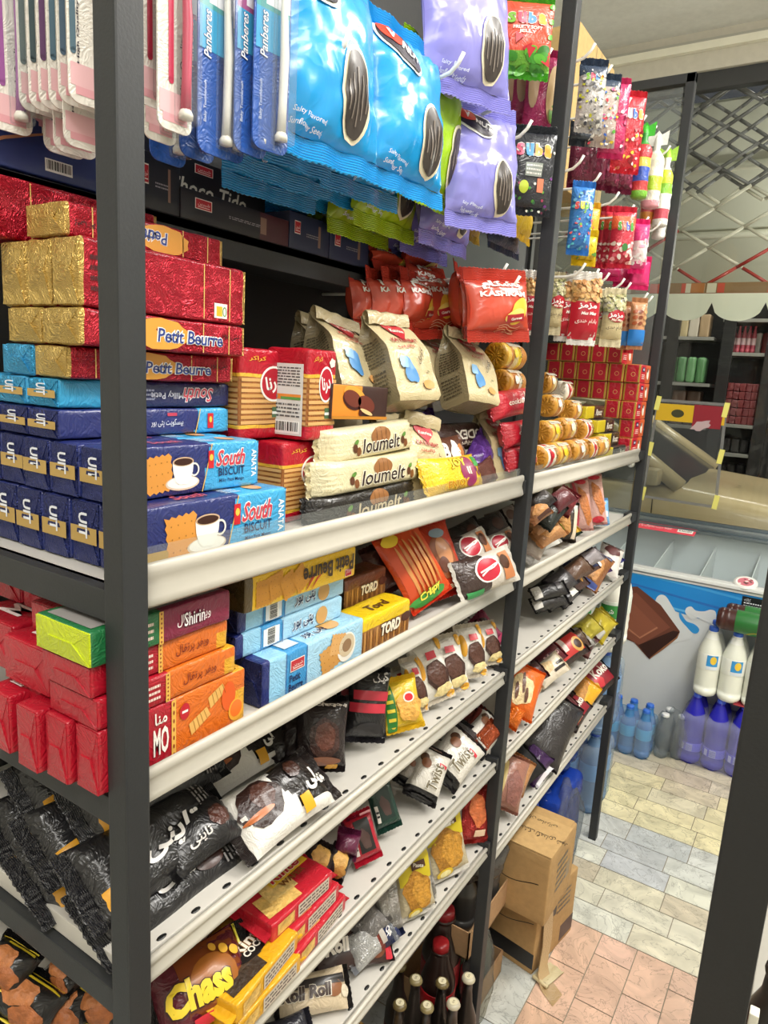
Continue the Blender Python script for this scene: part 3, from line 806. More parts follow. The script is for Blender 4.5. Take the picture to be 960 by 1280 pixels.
# lowest row: five navy packs on edge
stack_row(5, -.503, 1.3095, .208, .06, .042, lambda k: pk_south(.208, .06, .042, k, big=True),
  ['lowest navy and sky blue biscuit pack of the near stack, touching the shelf lip'] + ['navy foil ended pack in the bottom row of the near stack, %s from post' % q for q in ('second', 'third', 'fourth', 'fifth')], 'navy biscuit packs in the bottom row')
stack_row(5, -.530, 1.3705, .19, .050, .042, lambda k: pk_south(.19, .050, .042, k+5, big=True),
  ['navy and sky blue biscuit pack with a coffee cup, second up in the near stack'] + ['navy foil ended pack, second row up of the near stack, %s from post' % q for q in ('second', 'third', 'fourth', 'fifth')], 'navy biscuit packs in the second row')
stack_row(3, -.60, 1.4215, .215, .028, .048, lambda k: pk_south(.215, .028, .048, k+9, big=False, split=.28),
  ['flat navy biscuit pack with light blue end just above the coffee cup pack', 'navy foil end with a gold band, second from the post in the third row up', 'navy foil end with a gold band, third from the post in the third row up'], 'flat navy packs')
stack_row(3, -.602, 1.4505, .215, .027, .048, lambda k: pk_south(.215, .027, .048, k+13, big=False, nav= '3fa3d6', split=.6) if k else pk_south(.215, .027, .048, 13, True, False, '2f9bcc', '1f2756', -.12),
  ['navy biscuit pack with its lettering upside down, under the lower red pack', 'light blue foil end, second from the post in the fourth row up', 'light blue foil end, third from the post in the fourth row up'], 'flat light blue packs')
stack_row(2, -.588, 1.4785, .207, .029, .05, lambda k: pk_petit(.207, .029, .05, seed=k, ends='c9a95c' if k == 0 else '3fa3d6'),
  ['red biscuit pack lettered in blue and white, directly on the blue packs', 'light blue foil end beside the lower gold foil end at the left edge'], 'flat red packs')
stack_row(2, -.566, 1.5085, .203, .0325, .056, lambda k: pk_petit(.203, .0325, .056, seed=k+3),
  ['red lettered biscuit pack under the tall pack with a crumpled side', 'gold foil end behind the middle gold end at the left edge'], 'flat red packs')
stack_row(3, -.565, 1.542, .202, .0585, .040, lambda k: pk_petit(.202, .0585, .040, txt=False, seed=k+6, plain=k > 0),
  ['tall red biscuit pack on edge with a crumpled wrapper, near the top', 'tall gold foil end beside the crumpled red pack, middle of three', 'tall gold foil end at the left edge, farthest of three'], 'red packs standing on edge')
blk('biscuit_pack', 'red biscuit pack with gold foil end lying alone on top of the near stack', 'biscuits', pk_petit(.186, .029, .06, txt=True, flip=True, seed=31), -.588, .388, 1.602, .186, .029, .06)
blk('biscuit_pack', 'long red biscuit pack behind the topmost gold foil end, partly out of frame', 'biscuits', pk_petit(.21, .055, .05, txt=False, seed=33), -.668, .342, 1.602, .21, .055, .05)
# red cracker packs
CK = 'cracker packs on the main shelf'
blk('cracker_pack', 'upright red cracker pack at the back left, round logo facing the aisle', 'crackers', pk_cracker(.098, .108, .06, 1), -.59, .605, 1.412, .098, .108, .06, CK)
blk('cracker_pack', 'red cracker pack with the white barcode label, in front on the upper layer', 'crackers', pk_cracker(.062, .112, .066, 2, True), -.545, .672, 1.412, .062, .112, .066, CK, .06)
blk('cracker_pack', 'lower front red cracker pack standing behind the lip, beside the cream roll', 'crackers', pk_cracker(.1, .1005, .055, 3), -.555, .645, 1.3095, .1, .1005, .055, CK)
blk('cracker_pack', 'lower red cracker pack mostly hidden behind the blue biscuit packs', 'crackers', pk_cracker(.1, .1005, .055, 4), -.613, .61, 1.3095, .1, .1005, .055, CK)
# ---- cream and dark sandwich rolls, chocolate box
RT = math.pi/2
def loumelt(dark):
    bc = 'ddd2ac' if not dark else '221d1a'
    def deco(mb, s, p):
        k = p.w
        mb.decal(s, ell(-k*.14, p.h*.02, k*.26, k*.52, 22, 3), '96653a', .0009)
        for i in (-1, 0, 1): mb.decal(s, rot2(rect(-k*.38, p.h*.02+i*k*.25-.0006, k*.02, p.h*.02+i*k*.25+.0006, 4, 1), .0, 0, 0), '6d4424', .0011)
        outlined(mb, s, 'loumelt', k*.1, p.h*.02, k*.42, p.h*.42, '2a1712' if not dark else 'c9b795', 'f6f0dc' if not dark else '3a2a20', .0012, RT, .25, .01, .045, maxlen=.008)
        for dy in (-.26, .27): 
            for q in (0, .035): mb.decal(s, ell(k*(.12+q*3), p.h*(dy+q), k*.13, k*.11, 12, 2), ['5b3520', '7a4a28'][q > 0], .001)
            mb.decal(s, ell(k*-.04, p.h*(dy+.015), k*.07, k*.13, 10, 2, .5), '5f8a3c', .001)
    return (lambda u, v, sd: bc), deco
def lou(label, a, b, dark=False, seed=0):
    c, d = loumelt(dark)
    return sack('sandwich_biscuit_roll', label, 'biscuits', a, b, (1,0,.12), .046, .05, c, d, 'wrap', 'cfc39c' if not dark else '1c1816', px=7, py=7, ex=.5, ey=.5, pinch=.02, seal=.008, wr=.0012, seed=seed)
XL = -.535
lou('black sandwich biscuit roll lying at the bottom behind the main shelf lip', P(408,640,x=XL)+V((0,-.05,0)), P(513,612,x=XL), True, 1)
lou('lower of two cream sandwich biscuit rolls, on the black roll', P(410,598,x=XL-.002)+V((0,-.045,0)), P(518,579,x=XL-.002), False, 2)
lou('upper of two cream sandwich biscuit rolls, under the dark cookie box', P(410,560,x=XL-.012)+V((0,-.03,0)), P(508,541,x=XL-.012), False, 3)
w, h, d = .13, .045, .05
b = block(w, h, d, .002, 0, lambda s_, u, v: 'd9862a' if s_ in ('front',) and u < .05 else '3b2420', 'carton', (12, 4, 4)); s = bface('front', w, h, d)
b.decal(s, ell(-w*.13, h*.2, w*.2, h*.25, 20, 1, -.25), 'e8a040', .0005)
for cx, cy in ((-.17, .06), (.08, -.08)):
    b.decal(s, ell(w*cx, h*cy, w*.17, h*.27, 24, 1, -.25), '3d1712', .0007); b.decal(s, ell(w*cx, h*(cy+.05), w*.16, h*.23, 24, 1, -.25), '6e3326', .0009)
b.decal(s, ell(w*.09, -h*.27, w*.12, h*.06, 16, 1, -.25), 'e6c088', .001); b.decal(s, ell(-w*.02, -h*.3, w*.03, h*.1, 12), '4a1c14', .001)
b.decal(s, rect(-w*.5, -h*.49, w*.5, -h*.4), 'b97a26', .0005)
blk('cookie_box', 'dark brown box with chocolate coated cookies on an orange field, on the cream rolls', 'biscuits', [('carton', b)], -.54, .72, 1.4365, w, h, d, None, .0, -.03)
# ---- cream gusset bags
GB = 'cream gusset bags on the main shelf'
def gusset(label, pa, pb, w, d, seed, n=(1,0,.25)):
    a, b = V(pa), V(pb); y = b-a; h = y.length; n = V(n); x = y.cross(n).normalized(); M = frame(a, x, y)
    g = Gusset(w, h, d, seed)
    CRM_ = 'c7b78e'
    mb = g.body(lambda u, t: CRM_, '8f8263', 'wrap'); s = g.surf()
    hr = []
    for k in range(28):
        t = 2*math.pi*k/28; hr.append((w*.24*math.sin(t)**3, g.h*.80+w*.21*(13*math.cos(t)-5*math.cos(2*t)-2*math.cos(3*t)-math.cos(4*t))/16))
    mb.decal(s, (hr+[(0, g.h*.78)], [(k, (k+1) % 28, 28) for k in range(28)]), 'b3202c', .0022)
    mb.decal(s, text('Katrina', 0, g.h*.79, h*.045, w*.34, 0, .02, maxlen=.01), 'f0e6da', .003)
    mb.decal(s, text('KATRINBAT', 0, g.h*.66, h*.05, w*.6, 0, .03, maxlen=.01), '9c2028', .0025)
    mb.decal(s, text(farsi('کاترین'), -w*.05, g.h*.58, h*.05, w*.4, 0, .02, maxlen=.01), 'a8342c', .0025)
    mb.decal(s, ell(-w*.14, g.h*.30, w*.12, g.h*.14, 18, 3, .2, .2, 3, seed), '4a86bc', .0025)
    mb.decal(s, ell(-w*.24, g.h*.40, w*.09, g.h*.07, 14, 2, 0, .15, 4), '7ba6cc', .0032)
    mb.decal(s, text(farsi('کوچک'), w*.2, g.h*.47, h*.09, w*.3, .9, .01, maxlen=.01), '4a3f30', .0025)
    mb.decal(s, ell(w*.22, g.h*.16, w*.13, g.h*.05, 14, 2), 'd39a5a', .0025); mb.decal(s, text('90g', w*.3, g.h*.3, h*.035, None, 0, .03), '4a5a34', .0025)
    for k in (-1, 1):
        f0 = g.side(k); f = (lambda z, y: f0(z*k*-1, y)) 
        smallprint(mb, f, -d*.36, g.h*.42, d*.36, g.h*.72, '4d4432', 9, seed, .0016); smallprint(mb, f, -d*.36, g.h*.1, d*.3, g.h*.36, '5a503c', 6, seed+4, .0016)
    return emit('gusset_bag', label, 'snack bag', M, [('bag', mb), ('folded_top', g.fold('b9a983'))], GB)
gusset('cream gusset bag standing behind the lip, right against the cream roll ends', P(520,628,x=-.535), P(522,522,x=-.56), .085, .05, 1, (1,-.25,.1))
gusset('cream gusset bag lying under the dark upright pair', (-.60,1.0,1.311), (-.64,1.0,1.425), .09, .055, 2, (1,0,.3))
gusset('cream gusset bag on the lower row, hidden behind the brown snack packs', (-.62,.90,1.311), (-.66,.90,1.425), .09, .055, 3, (1,0,.3))
gusset('cream gusset bag at the right of the lower row, beside the rack post', P(620,604,x=-.535), P(606,515,x=-.575), .082, .052, 4, (1,-.1,.3))
gusset('tallest cream gusset bag, leaning at the front of the upper row', P(508,508,x=-.545), P(478,398,x=-.60), .10, .062, 5, (1,-.12,.45))
gusset('cream gusset bag at the left end of the upper row', P(438,500,x=-.60), P(415,400,x=-.66), .10, .062, 6, (1,-.05,.4))
gusset('cream gusset bag pressed behind the left end bag, only its edge showing', P(420,500,x=-.665), P(395,402,x=-.72), .10, .06, 7, (1,-.05,.4))
gusset('shaded cream gusset bag between the two front ones on the upper row', P(545,508,x=-.615), P(530,418,x=-.66), .09, .06, 8, (1,-.05,.4))
gusset('right hand cream gusset bag of the upper row, below the red chip bags', P(590,510,x=-.54), P(573,418,x=-.59), .09, .062, 9, (1,-.18,.35))
# ---- brown, purple and yellow snack packs in front of the bags
def deco_xodex(mb, s, p):
    mb.decal(s, text('XODEX', 0, 0, p.w*.34, p.h*.5, RT, .03, .1, True, .008), 'e8e2d8', .001)
    mb.decal(s, text(farsi('ویفر'), p.w*.28, -p.h*.1, p.w*.2, p.h*.2, RT, .02), 'cdbfae', .001)
sack('snack_pack', 'dark brown snack pack with upside-down white lettering, above the yellow pack', 'snack', P(538,549,x=-.58), P(620,541,x=-.575), (1,0,.4), .055, .03, '3c2622', deco_xodex, seed=3, wr=.002, dent=.004)
def deco_b(mb, s, p):
    mb.decal(s, text('B', 0, -p.h*.2, p.w*.55, None, RT, .05), 'f0ece4', .001); mb.decal(s, ell(0, p.h*.04, p.w*.3, p.h*.13, 14, 2, 0, .2, 3), 'efebe3', .001)
    mb.decal(s, ell(p.w*.05, p.h*.2, p.w*.25, p.h*.1, 14, 2), 'b5763f', .001)
sack('snack_pack', 'brown snack pack lettered with a large white B', 'snack', P(533,570,x=-.535), P(580,562,x=-.54), (1,0,.4), .055, .03, '5b3526', deco_b, seed=4, wr=.0016)
sack('snack_pack', 'shiny purple snack pack with one end raised, beside the last gusset bag', 'snack', P(586,598,x=-.53), P(612,548,x=-.55), (1,-.4,.35), .06, .03, '5a2f86', None, 'foil', seed=5, wr=.003, dent=.006)
sack('snack_pack', 'small brown snack pack end under the purple one', 'snack', P(594,600,x=-.505), P(618,583,x=-.51), (1,-.2,.3), .045, .022, '6b4034', None, 'foil', seed=6, wr=.002)
sack('snack_pack', 'purple foil corner peeking out behind the cream gusset bag', 'snack', P(515,545,x=-.62), P(545,522,x=-.62), (1,0,.3), .05, .02, '4b2a6e', None, 'foil', seed=7, wr=.002)
def deco_enjoy(mb, s, p):
    mb.decal(s, ell(0, p.h*.1, p.w*.4, p.h*.14, 20, 3), '8a2a56', .0009)
    mb.decal(s, text('II', 0, p.h*.1, p.w*.2, p.h*.07, RT, .02), 'f2e6c0', .0013)
    outlined(mb, s, 'JOY', -p.w*.22, -p.h*.05, p.w*.26, p.h*.26, 'e6d03a', '9c7a18', .001, RT, 0, .03, .08)
    mb.decal(s, rect(-p.w*.38, p.h*.24, -p.w*.1, p.h*.36, 3, 3), '3a9a4a', .001)
    for k in range(4): mb.decal(s, ell(p.w*(-.02+.1*(k % 2)), p.h*(.25+.05*k), p.w*.07, p.h*.03, 10), '6b2a4a', .001)
    outlined(mb, s, 'ENJOY', p.w*.3, -p.h*.12, p.w*.2, p.h*.34, 'b87a1a', 'f0d860', .001, RT, .1, .02, .06)
def ej(label, a, b, seed): sack('snack_pack', label, 'snack', a, b, (1,0,.5), .066, .045, lambda u, v, sd: 'e3bf1e' if u < .45 else 'd9aa18', deco_enjoy, 'wrap', 'd4b01a', px=3.5, py=3.5, seed=seed, wr=.0014, seal=.008)
ej('bright yellow snack pack with a maroon disc lying on the main shelf lip', P(526,600,x=-.503), P(597,590,x=-.505), 3)
ej('yellow snack pack tucked behind the bright yellow one', P(520,592,x=-.56), P(575,580,x=-.56), 5)
# ---- round rolls at the right end of the front bay
def tanroll(k):
    pal = [[(.12,'d9b24a'),(.18,'b5772e'),(.2,'d8c08a'),(.2,'e2c02a'),(.3,'b87a34')], [(.15,'c89a50'),(.35,'b06f2c'),(.2,'e6dfcc'),(.3,'bb8038')], [(.2,'e8e2d2'),(.25,'c02434'),(.25,'ddd5c0'),(.3,'b67a36')], [(.3,'c2863e'),(.2,'d9b766'),(.25,'e4d8b4'),(.25,'a96a2a')]]
    def deco(mb, s):
        mb.decal(s, ell(-.01, -.002, .009, .008, 16, 2), ['e6c62a', 'f0ece0', 'b8202e', 'e9e2cc'][k % 4], .001)
        for q in range(5): mb.decal(s, ell(.012+.004*(q % 2), -.008+.004*q, .0028, .0016, 8), ['2f5a34', '3a2a1a', '7a8a3a'][q % 3], .0012)
        mb.decal(s, rect(-.03, .012, .03, .02, 8, 2), 'efe8d8', .0008)
        smallprint(mb, s, -.028, .013, .028, .019, '4a3a2a', 2, k, .0012)
    return pal[k % 4], deco
def roll(label, u, v, x, L, r, k, gap=0, endcol='c98f2e', grp='round biscuit rolls'):
    p = P(u, v, x=x); b, d = tanroll(k)
    M = face_aisle((x, p.y, p.z), 0, 0, 0) @ Matrix.Rotation(-.35, 4, 'X')
    return emit('biscuit_roll', label, 'biscuits', M, roll_pack(L, r, b, endcol, 'wrap', k, d), grp)
roll('amber ended biscuit roll high beside the rack post, below the chip bags', 632, 446, -.56, .10, .026, 0, 0, 'c8951e')
roll('amber ended biscuit roll under the highest one, left of the rack post', 634, 478, -.545, .085, .024, 1, 0, 'b9801c')
def redroll(label, a, b, seed, w=.055):
    sack('biscuit_pack', label, 'biscuits', a, b, (1,0,.3), w, .045, lambda u, v, sd: 'b81f30' if v < .6 else 'd8b98a', lambda mb, s, p: (mb.decal(s, text('cookies', 0, -p.h*.1, p.w*.2, p.h*.4, RT, .02, .2), 'e9d9c8', .001), smallprint(mb, s, -p.w*.3, p.h*.1, -p.w*.1, p.h*.3, 'e9d9c8', 3, 2)), 'wrap', None, px=4, py=5, seed=seed, wr=.0018, seal=.006)
redroll('bright red wrapped biscuit pack left of the rack post, under the amber rolls', P(612,509,x=-.53), P(660,499,x=-.53), 3)
redroll('red and pink biscuit pack just above the lip, left of the rack post', P(628,545,x=-.515), P(662,538,x=-.515), 4, .05)
redroll('lowest red biscuit pack left of the rack post, mostly hidden', P(632,575,x=-.51), P(664,568,x=-.51), 6, .05)
# ================================================================== main shelf, far bay
RR = [(681,479,-.60,.05,'tan end of a roll at the top of the far pile'),(702,489,-.585,.05,'white wrapped roll at the top of the far pile'),
 (688,507,-.55,.062,'left roll in the second row of the far pile'),(712,513,-.55,.062,'right roll in the second row of the far pile'),
 (684,540,-.518,.075,'left roll in the third row of the far pile'),(704,536,-.518,.07,'middle roll in the third row of the far pile'),(726,537,-.518,.06,'right roll with a red label in the third row of the far pile'),
 (678,571,-.495,.075,'leftmost roll of the bottom row, red with white dots, touching the post'),(694,567,-.495,.08,'yellow second roll along the bottom row of the far pile'),(716,563,-.495,.085,'tan third roll along the bottom row of the far pile'),(733,561,-.495,.05,'red and white fourth roll along the bottom row'),(746,558,-.495,.085,'white ended last roll of the bottom row, beside the black packs')]
for k, (u, v, x, L, lb) in enumerate(RR):
    roll(lb, u, v, x, L, .025, [3,2,1,3,0,3,2,2,0,1,2,3][k], 0, 'c98f2e' if k != 1 else 'e9e4d6')
for k in range(6): # the layers the pile rests on, seen only between the front rolls
    roll('biscuit roll in the %s hidden layer of the far pile, %s from the left' % (['upper','lower'][k//3], ['first','second','third'][k % 3]), 676+14*(k % 3), [540,566][k//3], -.57-.01*(k//3), .07, .025, k, 0, 'a8762a')
def biskrem(w, h, d, seed):
    b = block(w, h, d, .002, .0004, lambda s_, u, v: ('c4202f' if u < .0 else 'd2602e') if s_ == 'front' else ('a8842f' if (abs(u) > .8 or abs(v) > .84) else 'b01a2c') if s_ == 'left' else 'b81d2e', 'wrap', (12, 5, 10), seed)
    s = bface('front', w, h, d); b.decal(s, rect(-w*.36, h*.12, -w*.14, h*.36), '2a2350', .0006)
    b.decal(s, text('tea', -w*.25, h*.24, h*.14, w*.16, 0, .02), 'e8e6f0', .001); b.decal(s, ell(w*.2, 0, w*.1, h*.3, 14, 1, .2, .1, 3), 'ece6da', .0007); b.decal(s, ell(w*.16, h*.22, w*.05, h*.12, 10), '4a3a4a', .001)
    smallprint(b, s, -w*.4, -h*.3, -w*.1, h*.0, 'f0dcd0', 3, seed)
    e = bface('left', w, h, d); b.decal(e, ring(d*.05, -h*.05, d*.14, h*.12, .0012), 'd8aa6a', .0007)
    return [('carton', b)]
BG = 'red cartons stacked by the far post'
rows_n = [('bottom row', 1), ('second row up', 1), ('third row up', 2), ('fourth row up', 5), ('fifth row up', 6), ('top row', 5)]
BW, BH, BD = .118, .0505, .044
proto = [bake(biskrem(BW, BH, BD, k)) for k in range(3)]
for j, (rn, n) in enumerate(rows_n):
    for k in range(n):
        x = -.476 - k*(BD+.0015) - (.055 if j == 5 else 0)
        M = face_aisle((x-BD/2, 2.055+BW/2 - (.0 if j % 2 else .006) - (.01 if j == 5 else 0), 1.3095+BH/2+j*(BH+.0008)))
        emit('biscuit_carton', 'gold edged red carton by the far post, %s, %s from the aisle' % (rn, ['first', 'second', 'third', 'fourth', 'fifth', 'sixth'][k]), 'biscuits', M, proto[(j+k) % 3], BG)
def blackpack(label, y0, z0, x, w, col='22201e', seed=0):
    h, d = .034, .05
    b = block(w, h, d, .003, .0006, lambda s_, u, v: 'cdb81e' if s_ == 'left' or (s_ == 'front' and u < -.2 and col != '1e1c1a') else col, 'wrap', (14, 5, 5), seed); s = bface('front', w, h, d)
    b.decal(s, text('Rooz', w*.2, 0, h*.5, w*.36, 0, .03, .2), 'd8d2c4', .0008); rnd = random.Random(seed)
    for _ in range(24): b.decal(s, ell(rnd.uniform(-w*.15, w*.48), rnd.uniform(-h*.42, h*.42), .0016, .0012, 6), 'b8a23a', .0006)
    blk('biscuit_pack', label, 'biscuits', [('wrapper', b)], x, y0, z0, w, h, d, 'black and yellow packs')
blackpack('black pack at the bottom, behind the lip left of the red cartons', 1.88, 1.31, -.482, .13, '1e1c1a', 1)
blackpack('lower black pack with a yellow half, left of the red cartons', 1.85, 1.3445, -.50, .15, seed=2)
blackpack('upper black pack with a yellow half, left of the red cartons', 1.83, 1.379, -.515, .155, seed=3)
blackpack('brown pack with a yellow end on top of the black packs', 1.80, 1.4135, -.54, .16, '3a2620', seed=4)
# ================================================================== peg hooks and what hangs on them
TIPS = [(437,40),(580,65),(632,115),(690,60),(665,150),(650,345),
 (730,194),(751,216),(774,240),(793,256),(811,271),(826,277),(732,329),(749,336),(762,341),(781,348),(789,353),(744,54),(765,81),(789,122),(808,144),(821,157),(838,182),(810,366),(816,370)]
for u, v in TIPS:
    p = P(u, v, x=-.482); hook(min(p.y, Y3-.03), p.z-.026, -.489)
for y in (.412, .475): hook(y, 1.90, -.49)
hook(1.175, P(622,325,x=-.52).z-.026, -.525)
def hang(name, label, cat, uL, uR, vt, vb, x, col, deco=None, t=.05, sealc=None, mat='film', group=None, lean=.0, n=(1,0,0), dx=0, **kw):
    vm = (vt+vb)/2; um = (uL+uR)/2; n = V((.6,-.8,0)) if abs(n[1]) < .3 else V(n)
    c = P(um, vm, x=x); top = P(um, vt, x=x); bot = P(um, vb, x=x); y = c.y
    view = V((EYE.x-c.x, EYE.y-c.y, 0)).normalized(); n.normalize()
    w = (uR-uL)/FPX*(c-EYE).dot(CF)/max(.35, n.dot(view))
    return sack(name, label, cat, (x+dx, y, bot.z), (x+dx-lean, y, top.z), n, w, t, col, deco, mat, sealc, group, **kw)
# ---- sunflower seed bags
def deco_nut(mb, s, p):
    w, h = p.w, p.h
    mb.decal(s, ell(-w*.2, h*.26, w*.25, h*.085, 24, 3, -.35), 'f2efe8', .0016)
    mb.decal(s, ell(-w*.2, h*.26, w*.225, h*.07, 24, 3, -.35), '2a2230', .0026)
    mb.decal(s, ell(-w*.3, h*.31, w*.11, h*.045, 16, 2, -.3), 'd8402a', .0034)
    mb.decal(s, text('V', -w*.29, h*.305, h*.055, None, -.3, .05, .1, maxlen=.008), 'f6f2ee', .0042)
    mb.decal(s, text('NUT', -w*.12, h*.245, h*.045, w*.2, -.35, .04, .1, maxlen=.008), 'f6f2ee', .0036)
    mb.decal(s, ell(w*.15, -h*.17, w*.155, h*.205, 28, 4, .12), 'e6dcc0', .0016)
    mb.decal(s, ell(w*.15, -h*.17, w*.13, h*.185, 28, 4, .12), '3b332f', .0026)
    for k in (-2, -1, 0, 1, 2): mb.decal(s, rot2(rect(w*(.15+.045*k)-w*.006, -h*.30+abs(k)*h*.03, w*(.15+.045*k)+w*.006, -h*.06-abs(k)*h*.03, 1, 8), .12, w*.15, -h*.17), '7c7168', .0034)
    mb.decal(s, text('Salty Flavored', -w*.22, -h*.33, h*.026, w*.26, -.1, .01, maxlen=.01), 'dfe6f0', .0018)
    mb.decal(s, text('Sunflower Seeds', -w*.22, -h*.37, h*.022, w*.26, -.1, .01, maxlen=.01), 'dfe6f0', .0018)
NB = dict(px=2.4, py=2.6, seal=.022, wr=.0035, dent=.008, pinch=.06, nx=26, ny=34)
nb = 'blue sunflower seed bags'
def nut(label, col, x, y, zb, h, w, seed, group=None, lean=.015, n=(1,0,0), t=.06, deco=deco_nut, sealc=None):
    return sack('seed_bag', label, 'snack bag', (x, y, zb), (x-lean, y, zb+h), n, w, t, col, deco, 'bagfilm', sealc, group, seed=seed, **NB)
nut('left of the two front bright blue seed bags, beside the toothbrushes', '1c9ade', -.505, .645, 1.715, .22, .172, 1, nb, .03, (1,-.12,-.1))
nut('right of the two front bright blue seed bags, next to the lime bag', '1c9ade', -.505, .812, 1.722, .205, .172, 2, nb, .025, (1,-.05,-.08))
for k in range(4):
    nut('blue seed bag hanging behind the left front one, %s from the aisle' % nth[k+1], '1c8cca', -.575-.055*k, .98*(.575+.055*k)+.085, 1.725-.004*k, .21, .168, 3+k, nb, .01, (1,-.1+.05*(k % 2),0))  # shade of the deeper row put into a darker blue
    nut('blue seed bag hanging behind the right front one, %s from the aisle' % nth[k+1], '1c8cca', -.575-.055*k, .98*(.575+.055*k)+.245, 1.722+.003*k, .21, .168, 9+k, nb, .01, (1,-.05+.07*(k % 2),0))  # same darker blue, shade put into the colour
p = P(572, 160, x=-.56)
nut('front lime green seed bag, mostly hidden behind the right blue one', '9cc61e', -.55, p.y-.085, P(540,262,x=-.55).z, .215, .17, 20, 'lime seed bags', .01, (1,.02,0))
for k in range(3):
    nut('lime seed bag hanging behind the front lime one, %s from the aisle' % nth[k+1], '9cb61e', -.62-.06*k, 1.0+.02*k-.06, 1.705-.003*k, .22, .17, 21+k, 'lime seed bags')  # deeper lime bags take a darker lime as painted shade
q = P(602, 290, x=-.505)
nut('lower purple seed bag whose bottom hangs level with the red chip bags', '8f8cd8', -.505, q.y, q.z, .19, .15, 30, 'purple seed bags', .02, (1,-.4,-.05))
q = P(596, 138, x=-.50)
nut('upper purple seed bag at the top of the photo', '8f8cd8', -.497, q.y-.03, q.z, .2, .175, 31, 'purple seed bags', .03, (1,-.3,-.1))
for k in range(3):
    nut('purple seed bag behind the lower purple one, %s from the aisle' % nth[k+1], '7d78c2', -.58-.06*k, 1.06+.04*k, 1.70-.004*k, .2, .165, 32+k, 'purple seed bags')  # shade behind the front bag put into a darker purple
for k, (u, v, x) in enumerate([(585,300,-.66),(625,295,-.60),(650,300,-.55)]):
    q = P(u, v, x=x); sack('snack_bag', 'yellow bag bottom hanging under the purple seed bags, %s from the left' % ['first', 'second', 'third'][k], 'snack bag', q, q+V((-.02,0,.16)), (1,.1,0), .13, .04, 'c8a51e', None, 'film', seed=50+k, wr=.004, dent=.008, seal=.014)
q = P(630, 318, x=-.58); sack('snack_bag', 'dark navy bag bottom above the red chip bags, left of the rack post', 'snack bag', q, q+V((-.02,0,.15)), (1,0,0), .15, .035, '26304e', None, 'film', seed=55, wr=.003, seal=.012)
# ---- fruit jelly bags by the second post
def letters(mb, s, p, cols, cy, hh, ww=.72):
    for k, (ch, c) in enumerate(zip('Suba', cols)):
        outlined(mb, s, ch, p.w*ww*(-.36+.24*k), cy, hh, p.w*ww*.2, c, 'f4f2ea', .0016, 0, 0, .06, .13, .006)
SC4 = ['7cb82e', 'e84a6a', '3a8ad8', 'eca52c']
def deco_melon(mb, s, p):
    w, h = p.w, p.h; rnd = random.Random(4)
    for k in range(14): mb.decal(s, ell(rnd.uniform(-.4,.4)*w, rnd.uniform(-.44,-.12)*h, w*.12, h*.05, 14, 2, rnd.uniform(-.6,.6)), ['3f8f2a','58ab30','2e7422'][k % 3], .0008+.0001*k)
    for k in range(5): mb.decal(s, tri(rnd.uniform(-.36,.4)*w, rnd.uniform(-.36,.0)*h, w*.1, rnd.uniform(0,3)), 'c62c3a', .0026)
    letters(mb, s, p, SC4, h*.16, h*.13)
    mb.decal(s, text('FRUITY SOFT', w*.02, h*.05, h*.04, w*.5, 0, .03, maxlen=.008), 'f6f0e6', .0018); mb.decal(s, text('JELLY', w*.02, h*-.005, h*.05, w*.3, 0, .03, maxlen=.008), 'f6f0e6', .0018)
    for k in range(6): mb.decal(s, ell((-.45+.9*(k % 2))*w, h*(-.1+.09*k), w*.07, h*.03, 10, 2, .6), '5aa82e', .0012)
def melon(label, uL, uR, vt, vb, x, seed): hang('jelly_bag', label, 'candy bag', uL, uR, vt, vb, x, lambda u, v, sd: '6fb03a' if v < -.55 else 'e0553e', deco_melon, .035, '4fa52c', n=(1,-.1,0), seed=seed, wr=.0025, dent=.004, seal=.012, pinch=.02)
melon('green and red watermelon jelly bag at the top, left of the rack post', 619, 690, -14, 104, -.50, 1)
melon('watermelon jelly bag behind the front one, its left edge showing', 612, 680, -10, 100, -.545, 2)
def deco_dark(mb, s, p):
    w, h = p.w, p.h; rnd = random.Random(9)
    for k in range(34): mb.decal(s, ell(rnd.uniform(-.45,.45)*w, rnd.uniform(-.46,.2)*h, w*.03, h*.016, 8, 1, rnd.uniform(0,3)), ['4f9a3a','a23a5a','3a6a4a','d8d8c8','7a3a8a'][k % 5], .001)
    letters(mb, s, p, ['e05a7a','3a9ad0','e8a03a','e8a03a'], h*.2, h*.14, .8)
    mb.decal(s, rect(-w*.16, -h*.08, w*.2, h*.06, 3, 3), '9aa29a', .0014); smallprint(mb, s, -w*.14, -h*.07, w*.18, h*.05, 'e6e6e0', 3, 2, .0018)
    mb.decal(s, ell(-w*.16, -h*.2, w*.1, h*.07, 14, 2), 'b8c83a', .0016); mb.decal(s, rect(w*.12, -h*.25, w*.26, -h*.1, 2, 3), 'd87a5a', .0014)
hang('jelly_bag', 'black jelly bag with coloured letters, left of the second rack post', 'candy bag', 634, 692, 152, 273, -.50, '2c2e34', deco_dark, .035, '34373c', n=(1,-.1,0), seed=3, wr=.003, dent=.006, seal=.012, pinch=.02)
hang('jelly_bag', 'black jelly bag behind the front black one, left edge showing', 'candy bag', 622, 682, 156, 268, -.55, '2a2c30', deco_dark, .035, '34373c', n=(1,-.1,0), seed=4, wr=.003, dent=.006, seal=.012)
def deco_mag(mb, s, p):
    w, h = p.w, p.h
    mb.decal(s, ell(w*.25, 0, w*.2, h*.3, 18, 3), 'c8a878', .0012); mb.decal(s, ell(w*.3, -h*.2, w*.14, h*.1, 14, 2), '5a8a2e', .002); mb.decal(s, ell(-w*.3, h*.1, w*.14, h*.25, 14, 2), 'b89a7a', .0012)
